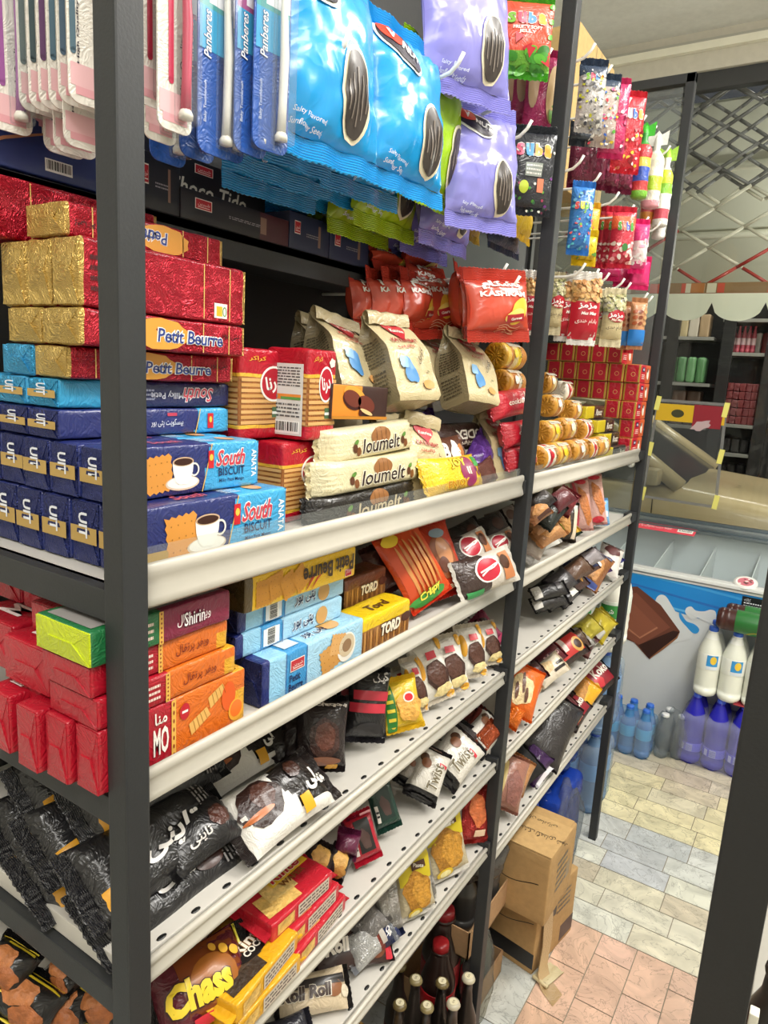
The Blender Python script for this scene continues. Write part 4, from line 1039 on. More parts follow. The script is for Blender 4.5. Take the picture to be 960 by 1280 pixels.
for k, (uL, uR, vt, vb, x) in enumerate([(640,690,60,172,-.56),(625,672,70,170,-.60),(655,700,55,185,-.53)]):
    hang('candy_bag', ['magenta candy bag under the watermelon bag, middle of three', 'magenta candy bag left of the other two, above the black bag', 'magenta candy bag nearest the post, behind the watermelon bag'][k], 'candy bag', uL, uR, vt, vb, x, 'a82a5e', deco_mag, .035, n=(1,-.15,0), seed=60+k, wr=.003, dent=.006, seal=.012)
# ---- far bay
def candies(cols, n=46, rs=.05, seed=1, y0=-.42, y1=.2):
    def d(mb, s, p):
        rnd = random.Random(seed)
        for k in range(n): mb.decal(s, ell(rnd.uniform(-.42,.42)*p.w, rnd.uniform(y0, y1)*p.h, p.w*rs*rnd.uniform(.6,1.4), p.w*rs*rnd.uniform(.6,1.4), 8, 1, rnd.uniform(0,3), .1, 3, k), cols[k % len(cols)], .001+.00004*k)
    return d
def both(*ds):
    def d(mb, s, p):
        for q in ds: q(mb, s, p)
    return d
def lett(cols, cy=.2, hh=.12): return lambda mb, s, p: letters(mb, s, p, cols, p.h*cy, p.h*hh, .8)
CAND = ['e8e4da','d83a4a','e8c83a','5aa23a','3a6ac8','f0ece4','c85a9a']
FB = dict(seal=.012, wr=.003, dent=.005, pinch=.03, nx=14, ny=20)
def fb(label, uL, uR, vt, vb, x, col, deco, seed, t=.035, mat='film', sealc=None, cat='candy bag', name='candy_bag', n=(1,-.15,0), group=None, **kw):
    q = dict(FB); q.update(kw); hang(name, label, cat, uL, uR, vt, vb, x, col, deco, t, sealc, mat, group, n=n, seed=seed, **q)
fb('clear bag of mixed candies with a dark header, right of the second post', 722, 756, 66, 172, -.50, lambda u, v, sd: '38455a' if v > .62 else 'b8b4b0', both(candies(['e8e6e0','6a6a6a','c8c83a','3a3a44','d8d4cc','9a9a96'], 90, .045, 2, -.46, .3), lambda mb, s, p: letters(mb, s, p, SC4, p.h*.22, p.h*.09, .7)), 71)
fb('clear bag of candies behind the dark header bag, right edge showing', 736, 772, 84, 190, -.50, lambda u, v, sd: '39465a' if v > .7 else 'b9a9a0', candies(CAND, 80, .045, 3, -.46, .3), 72)
fb('magenta candy bag, second to the right of the clear candy bag', 752, 784, 88, 205, -.50, 'bd2e62', both(candies(['e8d8d8','d86a8a','8a1a44'], 40, .05, 4, -.4, .1)), 73)
fb('red candy bag with blue letters, left of the green topped tube', 768, 803, 104, 224, -.50, 'c42434', both(candies(['e8e0d8','d8606a','e8c040','8a1a24'], 44, .05, 5, -.45, .02), lett(['f0c030','e8e8e8','3a6ac8','e8a03a'])), 74)
for k, (uL, uR, vt, vb, x) in enumerate([(712,742,150,240,-.60),(728,758,160,240,-.58),(745,775,168,242,-.56),(760,792,172,246,-.54),(715,745,165,236,-.66)]):
    fb('dark maroon candy bag under the clear candy bags, %s from the post' % ['second', 'third', 'fourth', 'fifth', 'first'][k], uL, uR, vt, vb, x, '74203e', candies(['8a2a4a','5a1830','a84a6a'], 20, .05, 6+k), 75+k, group='maroon candy bags')
fb('dark folded header bag above the maroon candy bags', 712, 745, 150, 185, -.53, '3c4450', None, 81, .02)
def tube_toy(label, u, vt, vb, x, cols, r, seed, grp='tubes of coloured candy'):
    a = P(u, vt, x=x); b = P(u, vb, x=x); h = a.z-b.z; m = MB(); n = 10
    prof = [(r*.3,0),(r*.9,.004)]+[(r*(1+.05*math.sin(i*2.3)), .008+(h*.7-.01)*i/n) for i in range(n+1)]+[(r*.7,h*.74),(r*.35,h*.8),(r*.45,h*.9),(r*.2,h)]
    cc = [cols[int(i/len(prof)*len(cols)) % len(cols)] for i in range(len(prof)-1)]
    m.lathe(prof, cols[0], 'wrap', 14, None, cc, wob=lambda a_, z: .06*math.sin(3*a_+z*60+seed))
    f = MB(); f.add([(-r*1.1,0,h*.86),(r*1.1,0,h*.86),(r*1.2,.001,h*1.05),(r*.4,-.001,h*1.0),(0,0,h*1.06),(-r*.5,.001,h*1.0),(-r*1.2,0,h*1.05)], [(0,1,2,3,4,5,6)], cols[-1], 'film'); f.add([(-r*1.1,.001,h*.86),(r*1.1,.001,h*.86),(r*1.2,.002,h*1.05),(r*.4,0,h*1.0),(0,.001,h*1.06),(-r*.5,.002,h*1.0),(-r*1.2,.001,h*1.05)], [(6,5,4,3,2,1,0)], cols[-1], 'film')
    emit('candy_tube', label, 'candy', Matrix.Translation((x, min(b.y, 2.15), b.z)), [('tube', m), ('twisted_top', f)], grp)
tube_toy('candy tube with a bright green top at the right of the red candy bag', 797, 142, 250, -.50, ['7ab83a','c83a3a','3a5ab8','e8d04a','c8303a','3a9a3a','4ac83a'], .02, 1)
tube_toy('tall white and yellow candy tube, centre of the tube group', 812, 152, 262, -.50, ['e8a0a8','e8e6d0','b8d83a','f0ead0','e8e0c8','f2f2ea','f4f4ee'], .022, 2)
tube_toy('green and white candy tube at the right of the tube group', 824, 170, 285, -.49, ['e8e4dc','c84a5a','e8e8e0','8ac83a','d8e83a','f0f0ea','a8d84a'], .02, 3)
tube_toy('candy tube with an orange base behind the white one', 806, 200, 290, -.53, ['e8d8c8','d88a3a','c84a5a','e8e8e0','5a9a3a','f0f0ea'], .02, 4)
tube_toy('clear wrapped tube hanging lowest beside the end panel', 822, 225, 300, -.50, ['e8e4e0','d8d4d0','e05a5a','f0eeea','c8c8c8','eaeaea'], .018, 5)
fb('light blue jelly bag hanging alone, right of the second post', 712, 740, 222, 322, -.50, '3a7cc4', both(candies(['6ab0e0','2a5aa0','8ac04a','e86a6a','5ac0d0'], 60, .05, 12, -.42, .35), lett(['e05a5a','e8e04a','7ad04a','e0f0f0'], .15, .1)), 90, n=(.6,-.8,0))
fb('yellow bag bottom under the light blue jelly bag', 716, 746, 285, 334, -.505, 'd8b81e', candies(['5a8a3a','e8d83a','b8901e'], 16, .06, 13), 91, .03)
fb('yellow jelly bag edge behind the light blue one', 728, 748, 250, 320, -.53, 'd8a82e', candies(['e86a5a','e8d0a0'], 16, .06, 14), 92, .03)
def deco_redj(mb, s, p):
    w, h = p.w, p.h; letters(mb, s, p, ['4a9a3a','e05a3a','3a5ac0','4a9a3a'], h*.16, h*.14, .7); candies(['e8a0a0','e8d0c0','d85a6a','f0e0d8'], 40, .07, 15, -.42, -.08)(mb, s, p); mb.decal(s, ell(0, -h*.18, w*.12, h*.06, 12), '3a7a3a', .004)
for k, (uL, uR, x) in enumerate([(764,792,-.495),(754,772,-.535),(744,764,-.575)]):
    fb('red jelly bag below the maroon bags, %s' % ['front one with coloured letters', 'second from the front, partly hidden', 'third from the front, partly hidden'][k], uL, uR, 254, 338, x, lambda u, v, sd: 'e0623a' if v > .25 and v < .8 else 'c22c40', deco_redj, 95+k, .04, group='red jelly bags')
fb('pink and white jelly bag at the right of the red jelly bags', 789, 809, 270, 345, -.49, lambda u, v, sd: 'd83a7a' if v > .2 else 'e8d0d0' if v > -.7 else 'd83a7a', candies(['f4f0ec','e8a0b8','d8d8d0'], 24, .09, 19, -.35, .1), 98, .04, sealc='d82a72')
for k, (uL, uR, vt, vb, x) in enumerate([(788,812,318,364,-.49),(750,775,328,352,-.56),(768,795,325,360,-.53)]):
    fb('bright magenta wrapper end under the jelly bags, %s from the left' % ['third', 'first', 'second'][k], uL, uR, vt, vb, x, 'd02a6c', None, 100+k, .02)
# ---- nut bags
def deco_nuts(red):
    def d(mb, s, p):
        w, h = p.w, p.h; rnd = random.Random(red*7+3)
        for k in range(70):
            x, y = rnd.uniform(-.44,.44)*w, rnd.uniform(.1,.40)*h; mb.decal(s, ell(x, y, w*.085, w*.065, 8, 2, rnd.uniform(0,3)), ['c89a5a','b9854a','d8ae72','a87238'][k % 4] if red else ['8a8a5a','a8a070','c0b890'][k % 3], .001+.00006*k, 'food')
        c = 'b4182c' if red else 'b8ad8a'
        if red: mb.decal(s, rect(-w*.49, -h*.42, w*.49, h*.09, 8, 12), c, .0016)
        else: mb.decal(s, ell(w*.06, h*.02, w*.4, h*.1, 22, 3), 'b4182c', .0018)
        mb.decal(s, text(farsi('مزمز'), 0, h*.02, h*.085, w*.6, 0, .03, maxlen=.008), 'f6f2ee', .0034)
        mb.decal(s, text('Maz Maz', w*.05, -h*.07 if red else -.04*h, h*.04, w*.5, 0, .03, .2, maxlen=.008), 'f0e8e0' if red else 'e8d8c8', .0034)
        mb.decal(s, text(farsi('بادام هندی'), 0, -h*.18, h*.08, w*.7, 0, .01, maxlen=.008), 'f0e0d8' if red else '4a3a2a', .0034)
    return d
NP = dict(seal=.018, wr=.0022, dent=.003, pinch=.03, nx=14, ny=22)
def nuts(label, uL, uR, vt, vb, x, red, seed, n=(1,-.25,0)):
    hang('nut_bag', label, 'nut bag', uL, uR, vt, vb, x, (lambda u, v, sd: 'c9a878' if v > -.85 else 'd8d0c8') if red else (lambda u, v, sd: 'b9b3a2' if v > .1 else 'c4b48a'), deco_nuts(red), .04, 'dcd8d2' if red else 'cdc3a4', n=n, seed=seed, **NP)
nuts('front red labelled nut bag, right one of the pair beside the post', 713, 748, 337, 433, -.495, 1, 1)
nuts('red labelled nut bag just left of the front one', 696, 726, 340, 428, -.53, 1, 2)
nuts('cream nut bag with red oval, right one of the pair', 753, 779, 358, 435, -.49, 0, 3)
nuts('cream nut bag with red oval, left one of the pair', 742, 766, 360, 432, -.52, 0, 4)
nuts('nut bag left of the second post, next to the red chip bags', 650, 676, 336, 420, -.53, 1, 5)
nuts('nut bag behind the front red chip bag, left of the second post', 634, 660, 338, 425, -.57, 1, 6)
nuts('yellowish nut bag edge at the right side of the second post', 684, 704, 338, 420, -.55, 0, 7)
def deco_bb(mb, s, p):
    w, h = p.w, p.h; mb.decal(s, rect(-w*.49, -h*.42, w*.49, -h*.12, 6, 8), '2a7ac8', .0016)
    for k in range(9): mb.decal(s, ell((-.3+.3*(k % 3))*w, h*(.0+.11*(k//3)), w*.13, h*.035, 12, 2, .4), ['a8542e','7a3a22','c89a6a'][k % 3], .0018)
for k, (uL, uR, x) in enumerate([(787,806,-.485),(774,790,-.52)]):
    fb(['blue and tan snack bag at the far end of the rack, nearest the end panel', 'blue and tan snack bag left of the one nearest the end panel'][k], uL, uR, 370+5*k, 438, x, 'b9855e', deco_bb, 110+k, .035, name='snack_bag', cat='snack bag')
fb('red wrapper tip between the two blue and tan bags', 780, 792, 415, 442, -.51, 'c8303a', None, 112, .02, name='snack_bag', cat='snack bag')
# ---- red chip bags
def deco_kash(mb, s, p):
    w, h = p.w, p.h
    mb.decal(s, text(farsi('کشکام'), -w*.02, h*.24, h*.12, w*.62, 0, .05, maxlen=.01), 'f2ece2', .002)
    mb.decal(s, text('KASHKAM', -w*.02, h*.12, h*.075, w*.7, 0, .04, maxlen=.01), 'f2ece2', .002)
    mb.decal(s, ell(w*.2, -h*.1, w*.2, h*.13, 22, 4, .7), 'e8b83a', .0022); mb.decal(s, ell(w*.12, -h*.16, w*.17, h*.07, 18, 3, .3), 'ecd06a', .003)
    mb.decal(s, rot2(rect(-w*.02, -h*.24, w*.28, -h*.15, 5, 3), .1, w*.1, -h*.2), 'a8202a', .0036); mb.decal(s, text('Garnet', w*.13, -h*.195, h*.03, w*.2, .1, .03, maxlen=.01), 'f0e6da', .0044)
    for k in range(4): mb.decal(s, band([(w*(-.1+.36*i/8), -h*(.29+.025*k)+h*.02*math.sin(i*.8)) for i in range(9)], .0007), 'e8b890', .002)
KB = dict(px=2.2, py=2.6, seal=.02, wr=.003, dent=.008, nx=20, ny=26)
def kash(label, uL, uR, vt, vb, x, seed, n=(1,-.1,0), lean=.01, w=.14, t=.05):
    vm = (vt+vb)/2; um = (uL+uR)/2; b = P(um, vb, x=x); a = P(um, vt, x=x)
    sack('chip_bag', label, 'chip bag', (x, b.y, b.z), (x-lean, b.y, a.z), n, w, t, lambda u, v, sd: 'c64a34' if v < .75 else 'ae3a2c', deco_kash, 'bagfilm', 'b23a2c', 'red chip bags', seed=seed, **KB)
kash('front red chip bag on the right, its white lettering fully visible', 600, 650, 332, 428, -.50, 1, (1,-.5,0), .02, .135)
kash('red chip bag just behind the front right one', 580, 628, 336, 426, -.545, 2, (1,-.1,0), .02, .13)
kash('red chip bag turned sideways, third from the right', 562, 606, 330, 428, -.585, 3, (1,.35,0), .03, .135)
kash('red chip bag swung to the right with a yellow picture, fourth from the right', 520, 572, 330, 424, -.62, 4, (1,-.25,0), .05, .14)
for k, (uL, uR, x) in enumerate([(498,545,-.635),(478,525,-.65),(458,505,-.665),(438,484,-.68)]):
    kash('red chip bag in the shaded row, %s from its left end' % ['fourth', 'third', 'second', 'first'][k], uL, uR, 336, 418, x, 6+k, (1,.12,0), .02, .105, .05)
for k, (uL, uR, vt, vb, x) in enumerate([(505,560,318,395,-.66),(465,520,306,345,-.684),(505,555,304,345,-.67)]):
    kash(['red chip bag behind the swung one, its top corner raised', 'dark red chip bag at the very back on the left', 'dark red chip bag at the very back, right one'][k], uL, uR, vt, vb, x, 12+k, (1,.05,0), .02, .13, .04)
# ---- toothbrush blister cards
def brush_card(h=.19, w=.034, kind=0, col='5a5a78', seed=0, front=True):
    c = MB(); s_ = lambda x, y: (V((x, y, .0008)), V((0, 0, 1)))
    r = w*.22; pts = []
    for cx, cy, a0 in ((w/2-r, h/2-r, 0), (-w/2+r, h/2-r, 90), (-w/2+r, -h/2+r, 180), (w/2-r, -h/2+r, 270)):
        for k in range(5): a = math.radians(a0+22.5*k); pts.append((cx+r*math.cos(a), cy+r*math.sin(a)))
    c.extr(pts, -.0008, .0008, {0:'e9e4da',1:'2a56a8'}[kind], 'wrap')
    if kind == 0:
        c.decal(s_, rect(-w*.46, -h*.44, w*.46, -h*.36), 'e6b8bc', .0003); c.decal(s_, rect(-w*.36, -h*.47, w*.36, -h*.44), 'e0a2aa', .0003)
        sx = -w*.12 if front else -w/2+.0042; tx_ = w*.22 if front else -w/2+.0088
        c.decal(s_, rect(sx-.0026, -h*.32, sx+.0026, h*.42), col, .0005); c.decal(s_, ell(sx, -h*.32, .0026, .0026, 12), col, .0005)
        c.decal(s_, text('High Quality', tx_, -h*.25, w*.16 if front else .0026, h*.22, RT, .015), '3a3440', .0006)
    else:
        c.decal(s_, rect(-w*.46, -h*.1, w*.46, h*.06), '3a9ac8', .0003); c.decal(s_, rect(-w*.46, h*.06, w*.46, h*.46), ['4a9a9a','a05a8a'][seed % 2], .0003)
        c.decal(s_, rect(-w*.2, h*.08, w*.46, h*.2), 'e8e8f0', .0004)
        outlined(c, s_, 'Panberes', -w*.25, -h*.04, w*.2, h*.18, 'f0f0f4', '2a4a8a', .0005, RT, .2, .01, .04)
        c.decal(s_, text('Baby Toothbrush', -w*.3, -h*.3, w*.1, h*.16, RT, .01), 'c8d0e8', .0006)
    ps = [('card', c)]
    b = MB(); bx = w*.2 if front else 0; bc = col if kind == 0 else ['e8e4dc','c8305a','e8e4dc'][seed % 3]
    if front:
        b.tube([(bx,-h*.42,.006),(bx,-h*.3,.007),(bx+.001,-h*.1,.007),(bx,h*.08,.006),(bx,h*.2,.006),(bx,h*.36,.006)], [.0045,.004,.0042,.0032,.0025,.0035], bc, 'plastic', 10)
        b.lathe([(.006,-.002),(.0062,.002),(.004,.006)], 'ece6da', 'plastic', 12, Matrix.Translation((bx,-h*.44,.006)) @ Matrix.Rotation(-RT, 4, 'X'))
        br = MB()
        for i in range(3):
            for j in range(6): br.box((bx-.0035+.0024*i, h*.29+.0045*j, .008), (bx-.0018+.0024*i, h*.2935+.0045*j, .016), ['8ac8b0','e8f0ec'][j % 2], 'plastic')
        ps.append(('toothbrush', b, [('bristles', br)]))
        bl = MB(); bl.bbox((bx-.009,-h*.47,.0008), (bx+.009,h*.45,.017), 'f4f6f6', 'clear_hard', .004); ps.append(('blister', bl))
    return ps
nums = ['first', 'second', 'third', 'fourth', 'fifth', 'sixth', 'seventh', 'eighth', 'ninth', 'tenth', 'eleventh']
TC = ['4f6a78','566c80','5a7484','6a4a70','4a5a5e','5c6c6e','7a6878','6a6474','5a6a7a']
for k in range(9):
    x = -.585 - .0155*k; q = P(114-12.6*k, 60, x=x); zb = P(108-11*k, [132,134,140,140,142,144,146,142,140][k], x=x).z
    emit('toothbrush_card', 'white and pink toothbrush card left of the near post, %s from the post' % nums[k], 'toothbrush', frame((x, q.y, zb+.11), (.12,1,0), (0,0,1)), bake(brush_card(.22, .042, 0, TC[k], k, False)), 'toothbrush cards left of the post')
for k, (u, v, x) in enumerate([(95,195,-.64),(108,188,-.61),(82,195,-.67),(62,170,-.70),(45,176,-.72)]):
    q = P(u, v, x=x); emit('toothbrush_card', 'lower toothbrush card peeking out under the white and pink row, %s from the left' % ['fourth', 'fifth', 'third', 'second', 'first'][k], 'toothbrush', frame((x, q.y, q.z+.1), (.1,1,0), (0,0,1)), bake(brush_card(.2, .042, 0, 'c8828e' if k in (3,) else '6a5a78', k, False)), 'lower toothbrush cards')
q = P(12, 165, x=-.68); emit('toothbrush_card', 'white toothbrush card with a purple handle at the left edge of the photo', 'toothbrush', frame((-.68, q.y, q.z+.11), (.1,1,0), (0,0,1)), bake(brush_card(.22, .042, 0, '9a5a9a', 3, True)))
for k, (u, v, x, col, lb) in enumerate([(218,165,-.50,'c83a5a','white toothbrush card with a pink handle just right of the near post'),(192,135,-.525,'b02a44','red handled toothbrush card touching the near post'),(200,178,-.545,'c87a8a','lower pink toothbrush card right of the near post')]):
    q = P(u, v, x=x); emit('toothbrush_card', lb, 'toothbrush', frame((x, q.y, q.z+.105), (.05,1,0), (0,0,1)), bake(brush_card(.21, .034, 0, col, k, True)))
for k, (u, v, x, lb) in enumerate([(268,195,-.515,'blue baby toothbrush card with a green top, left one of the front three'),(312,194,-.50,'blue baby toothbrush card with a purple top, middle one of the front three'),(337,190,-.488,'baby toothbrush card with a red handle seen almost edge on'),(246,200,-.55,'blue toothbrush card behind the front three, left'),(285,200,-.56,'blue toothbrush card behind the front three, right'),(210,205,-.57,'dark blue toothbrush card low behind the pink ones')]):
    q = P(u, v, x=x); emit('toothbrush_card', lb, 'toothbrush', frame((x, q.y, q.z+.105), (.15 if k == 2 else 0,1,0), (0,0,1)), bake(brush_card(.21, .042, 1, '2a4a8a', k, True)))
# ---- cartons on the dark upper shelf
ZU = 1.6672
def ucarton(label, u0, u1, x, h, d, col, lidh=0, seed=0, txt=None, right=None):
    a = P(u0, 290, x=x).y; b = P(u1, 290, x=x).y; w = b-a
    m = block(w, h, d, .0015, 0, lambda s_, u, v: (right or col) if u > .4 and s_ == 'front' else col, 'carton', (10, 4, 4), seed); s = bface('front', w, h, d)
    emblem(m, s, -w*.32, h*.1, w*.14, h*.35, 'b5202e'); smallprint(m, s, -w*.1, -h*.1, w*.2, h*.02, '9a9498', 2, seed); m.decal(s, rect(w*.2, -h*.3, w*.26, h*.3), '8a6a5a', .0006)
    ps = [('tray', m)]
    if lidh:
        l = MB(); l.bbox((-w/2,h/2-.002,.0), (w/2,h/2+lidh,.004), col, 'carton', .001); f = lambda X_, Y_: (V((X_, Y_, .004)), V((0,0,1)))
        l.decal(f, text(txt or '', -w*.05, h/2+lidh*.3, lidh*.42, w*.7, 0, .015, .2), 'd8d2c6', .0006); emblem(l, f, -w*.1, h/2+lidh*.8, w*.16, lidh*.22, 'b5202e'); ps.append(('lid', l))
    emit('display_carton', label, 'carton', face_aisle((x-d/2, a+w/2, ZU+h/2)), ps, 'cartons on the dark upper shelf')
ucarton('black display carton with a maroon right end, centre of the dark upper shelf', 226, 361, -.69, .035, .10, '231f24', .05, 1, 'Choco Tido', '4a2028')
ucarton('black display carton at the near end of the dark upper shelf, by the post', 172, 225, -.69, .06, .10, '1f1e26', .04, 2, 'Choco Tido')
ucarton('navy display carton behind the lime bags on the dark upper shelf, left', 362, 412, -.69, .05, .10, '262c48', 0, 3)
ucarton('navy display carton on the dark upper shelf, right of the other', 413, 462, -.69, .05, .10, '23294a', 0, 4)
ucarton('maroon display carton at the far end of the dark upper shelf', 463, 500, -.70, .04, .09, '4a2830', 0, 5)
a = P(0, 215, x=-.72); b = P(118, 232, x=-.72)
m = block(.3, .052, .10, .002, 0, '27356e', 'carton', (10, 4, 4), 2); s = bface('front', .3, .052, .10)
m.decal(s, band([(-.02,-.02),(.02,.0),(.06,.014),(.13,.02)], [.003,.003,.002,.001]), 'b07a5a', .0006); barcode(m, s, .075, -.013, .03, .012); m.decal(s, rect(.075, .0, .092, .018), 'c8ccd8', .0006); smallprint(m, s, -.12, -.02, -.05, -.01, 'd8d8e0', 1, 3)
emit('display_carton', 'long blue carton on the dark upper shelf at the left edge of the photo', 'carton', face_aisle((-.75, b.y-.13, ZU+.03)), [('carton', m)])
# ---- kraft carton standing high in the far bay
q0 = P(640, 40, x=-.74); q1 = P(774, 40, x=-.74)
yb0 = q1.y-.34; w, h, d = .34, .42, .12
m = block(w, h, d, .003, .0004, 'cbab72', 'kraft', (8, 8, 4), 1); s = bface('front', w, h, d)
for k in range(4): 
    m.decal(s, rect(w*(-.05+.14*k), -h*.5, w*(-.05+.14*k)+.002, h*.5), '4a4034', .0005)
for k in range(3):
    for j in range(4): m.decal(s, text(farsi('نکات مهم'), w*(.02+.14*k), h*(-.32+.2*j), .018, .06, RT+.1, .01), '4a4034', .0006)
emit('kraft_carton', 'tall kraft carton with printed lines, high up behind the hanging bags', 'carton', face_aisle((-.74-d/2, yb0+w/2, 2.036+h/2)), [('carton', m)])
# ================================================================== packs on the lower shelves
def hitp(u, v, c, n):
    d = ray(u, v); return EYE + d*((c-EYE).dot(n)/d.dot(n))
def pk(name, label, cat, p0, p1, wpx, z, n, t, col, deco=None, mat='film', sealc=None, group=None, x=None, **kw):
    """pack whose long axis runs between two sighted points, lying in the plane with normal n at height z (or depth x)"""
    n = V(n).normalized(); um, vm = (p0[0]+p1[0])/2, (p0[1]+p1[1])/2
    c = P(um, vm, x=x) if x is not None else P(um, vm, z=z)
    a, b = hitp(*p0, c, n), hitp(*p1, c, n); y = (b-a).normalized(); xd = y.cross(n)
    du, dv = p1[0]-p0[0], p1[1]-p0[1]; L_ = math.hypot(du, dv)
    e = hitp(um+dv/L_*wpx/2, vm-du/L_*wpx/2, c, n); w = 2*abs((e-c).dot(xd)); w = max(.015, min(w, .16))
    lo = min(a.z, b.z)-t*.35; mx_ = max(a.x, b.x)+t*.35; q = 1
    if mx_ > XLIM and lo < ZPL+.026:      # slide it back along the line of sight until it clears the shelf lip
        q = (XLIM-t*.35)/max(a.x, b.x); a, b = EYE+(a-EYE)*q, EYE+(b-EYE)*q; w *= q
    lo = min(a.z, b.z)-t*.35-abs(xd.z)*w*.4
    if lo < ZPL: a, b = a+V((0,0,ZPL-lo)), b+V((0,0,ZPL-lo))
    kw.setdefault('seal', .008); kw.setdefault('wr', .002); kw.setdefault('dent', .004); kw.setdefault('seed', int(um*7+vm) % 97)
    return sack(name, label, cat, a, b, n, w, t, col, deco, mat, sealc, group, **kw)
def pic(txt=None, tc='f2ece2', shapes=(), th=.3, tw=.6, tx=0, ty=0, rot=RT, bold=.03, edge=None, fa=False, shear=.1, small=None):
    """printed front: shapes are (kind, x, y, rx, ry, colour) in fractions of width and length"""
    def d(mb, s, p):
        w, h = p.w, p.h; lf = .0012
        for k, sh in enumerate(shapes):
            kd, x, y, rx, ry, c = sh; lf = .0012+.0005*k
            if kd == 'e': mb.decal(s, ell(x*w, y*h, rx*w, ry*h, 18, 3), c, lf)
            elif kd == 'b': mb.decal(s, ell(x*w, y*h, rx*w, ry*h, 18, 3, .2, .1, 5, k), c, lf)
            elif kd == 'r': mb.decal(s, rect(x*w-rx*w, y*h-ry*h, x*w+rx*w, y*h+ry*h, 6, 6), c, lf)
            elif kd == 'f': mb.decal(s, ell(x*w, y*h, rx*w, ry*h, 18, 3, .2, .1, 5, k), c, lf, 'food')
            elif kd == 'c': mb.decal(s, ell(x*w, y*h, rx*w, ry*h, 18, 3, .2, .06, 6, k), c, lf, 'choc')
        if small: smallprint(mb, s, -.38*w, small[0]*h, .38*w, small[1]*h, small[2], 4, 3, lf)
        if txt:
            q = farsi(txt) if fa else txt; W_ = tw*(h if abs(rot) > .7 else w); H_ = th*(w if abs(rot) > .7 else h)
            if edge: mb.decal(s, text(q, tx*w, ty*h, H_*1.1, W_*1.04, rot, .07, shear, maxlen=.008), edge, lf+.0006)
            mb.decal(s, text(q, tx*w, ty*h, H_, W_, rot, bold, shear, maxlen=.008), tc, lf+.0012)
    return d
XLIM = -.482; ZPL = 1.1225
UP = (.25, -.1, 1); TILT = (.75, -.35, .55); STAND = (.8, -.5, .25)
# ---------------------------------------------------------------- second shelf, front bay
Z2 = 1.1225
def wafer(w, h, d, red='a81026', org='d2681a', big=True, seed=0, endc=None):
    def cf(side, u, v):
        if side == 'left': return endc or red
        if side == 'right': return 'd8a02a'
        if side == 'back': return red
        return (endc and '1f6a3c' or red) if u < -.1 else ('7a1a3a' if endc else ('d9a128' if u > .8 and v < .2 else org))
    b = block(w, h, d, .003, .0006, cf, 'wrap', (24, 6, 6), seed); s = bface('front', w, h, d)
    b.decal(s, rect(-w*.06, -h*.49, -w*.03, h*.49), 'e0b050', .0006)
    for k in range(7): b.decal(s, ell(-w*.045, h*(-.42+.14*k), w*.006, h*.04, 6), '8a3a1a', .0008)
    if big:
        k = h
        for q in (0, 1):
            b.decal(s, poly((w*(.08+.14*q), -h*(.25-.3*q)), (w*(.22+.12*q), -h*(.05-.3*q)), (w*(.19+.12*q), h*(.12+.28*q)), (w*(.06+.14*q), -h*(.04-.3*q))), 'dcab5c', .0006)
            for i in range(1, 5): b.decal(s, poly((w*(.08+.028*i+.14*q), -h*(.25-.04*i-.3*q)), (w*(.084+.028*i+.14*q), -h*(.25-.04*i-.3*q)), (w*(.066+.026*i+.14*q), -h*(.04-.032*i-.3*q)), (w*(.062+.026*i+.14*q), -h*(.04-.032*i-.3*q))), '9c6a24', .0008)
        b.decal(s, ell(w*.36, h*.12, w*.055, h*.26, 20), 'd8581a', .0008); b.decal(s, ell(w*.42, -h*.18, w*.06, h*.2, 20), 'e8a83a', .001); b.decal(s, ell(w*.42, -h*.16, w*.048, h*.15, 20), 'e8742a', .0012)
        b.decal(s, ell(w*.03, h*.22, w*.035, h*.14, 18), 'b8172a', .001); b.decal(s, rect(w*.01, h*.2, w*.05, h*.24), 'f2ece4', .0012)
        b.decal(s, text('MO', -w*.13, -h*.08, h*.45, w*.1, 0, .03), 'f2ece4', .0008); b.decal(s, text(farsi('منا'), -w*.13, h*.3, h*.2, w*.08, 0, .02), 'f2ece4', .0008)
    else:
        b.decal(s, text(farsi('ویفر پرتقال'), w*.2, 0, h*.4, w*.26, 0, .01), '7a2410' if not endc else 'f2e6e6', .0008)
        if endc: outlined(b, s, 'Shirin', w*.2, h*.02, h*.42, w*.16, 'f4eef0', '5a1030', .001)
        smallprint(b, s, -w*.2, -h*.3, -w*.1, h*.3, 'f0d8cc', 3, seed)
    t = bface('top', w, h, d); smallprint(b, t, -w*.1, -d*.4, w*.45, d*.4, '5a2a1a' if not endc else 'b9b3b0', 8, seed+3)
    if endc: b.decal(t, rect(-w*.46, -d*.4, w*.46, d*.4), '8f8b88', .0004)
    e = bface('left', w, h, d); b.decal(e, rect(-d*.3, h*.0-.0006, d*.2, h*.0+.0006), 'e05a62' if not endc else 'c8cc4a', .0006)
    fl_ = end_flaps(w, h, d, 'left', endc or red, 'wrap')
    return [('wrapper', b), ('folded_end', fl_)]
RW = 'red and orange wafer packs'
ww = .178
for k in range(3): blk('wafer_pack', ['orange wafer pack with a sliced orange picture, lowest right of the near post', 'red wafer pack on edge at the bottom left of the post, second from it', 'red wafer pack on edge at the bottom left of the post, third from it'][k], 'wafers', wafer(ww, .062, .033, seed=k), -.488-.036*k, .339-.006*k, Z2, ww, .062, .033, RW)
blk('wafer_pack', 'flat orange wafer pack lying directly on the standing ones', 'wafers', wafer(ww-.015, .029, .07, big=False, seed=5), -.488, .339, Z2+.0625, ww-.015, .029, .07, RW)
blk('wafer_pack', 'upper flat orange wafer pack under the green and maroon one', 'wafers', wafer(ww-.02, .029, .07, big=False, seed=6), -.492, .336, Z2+.0922, ww-.02, .029, .07, RW)
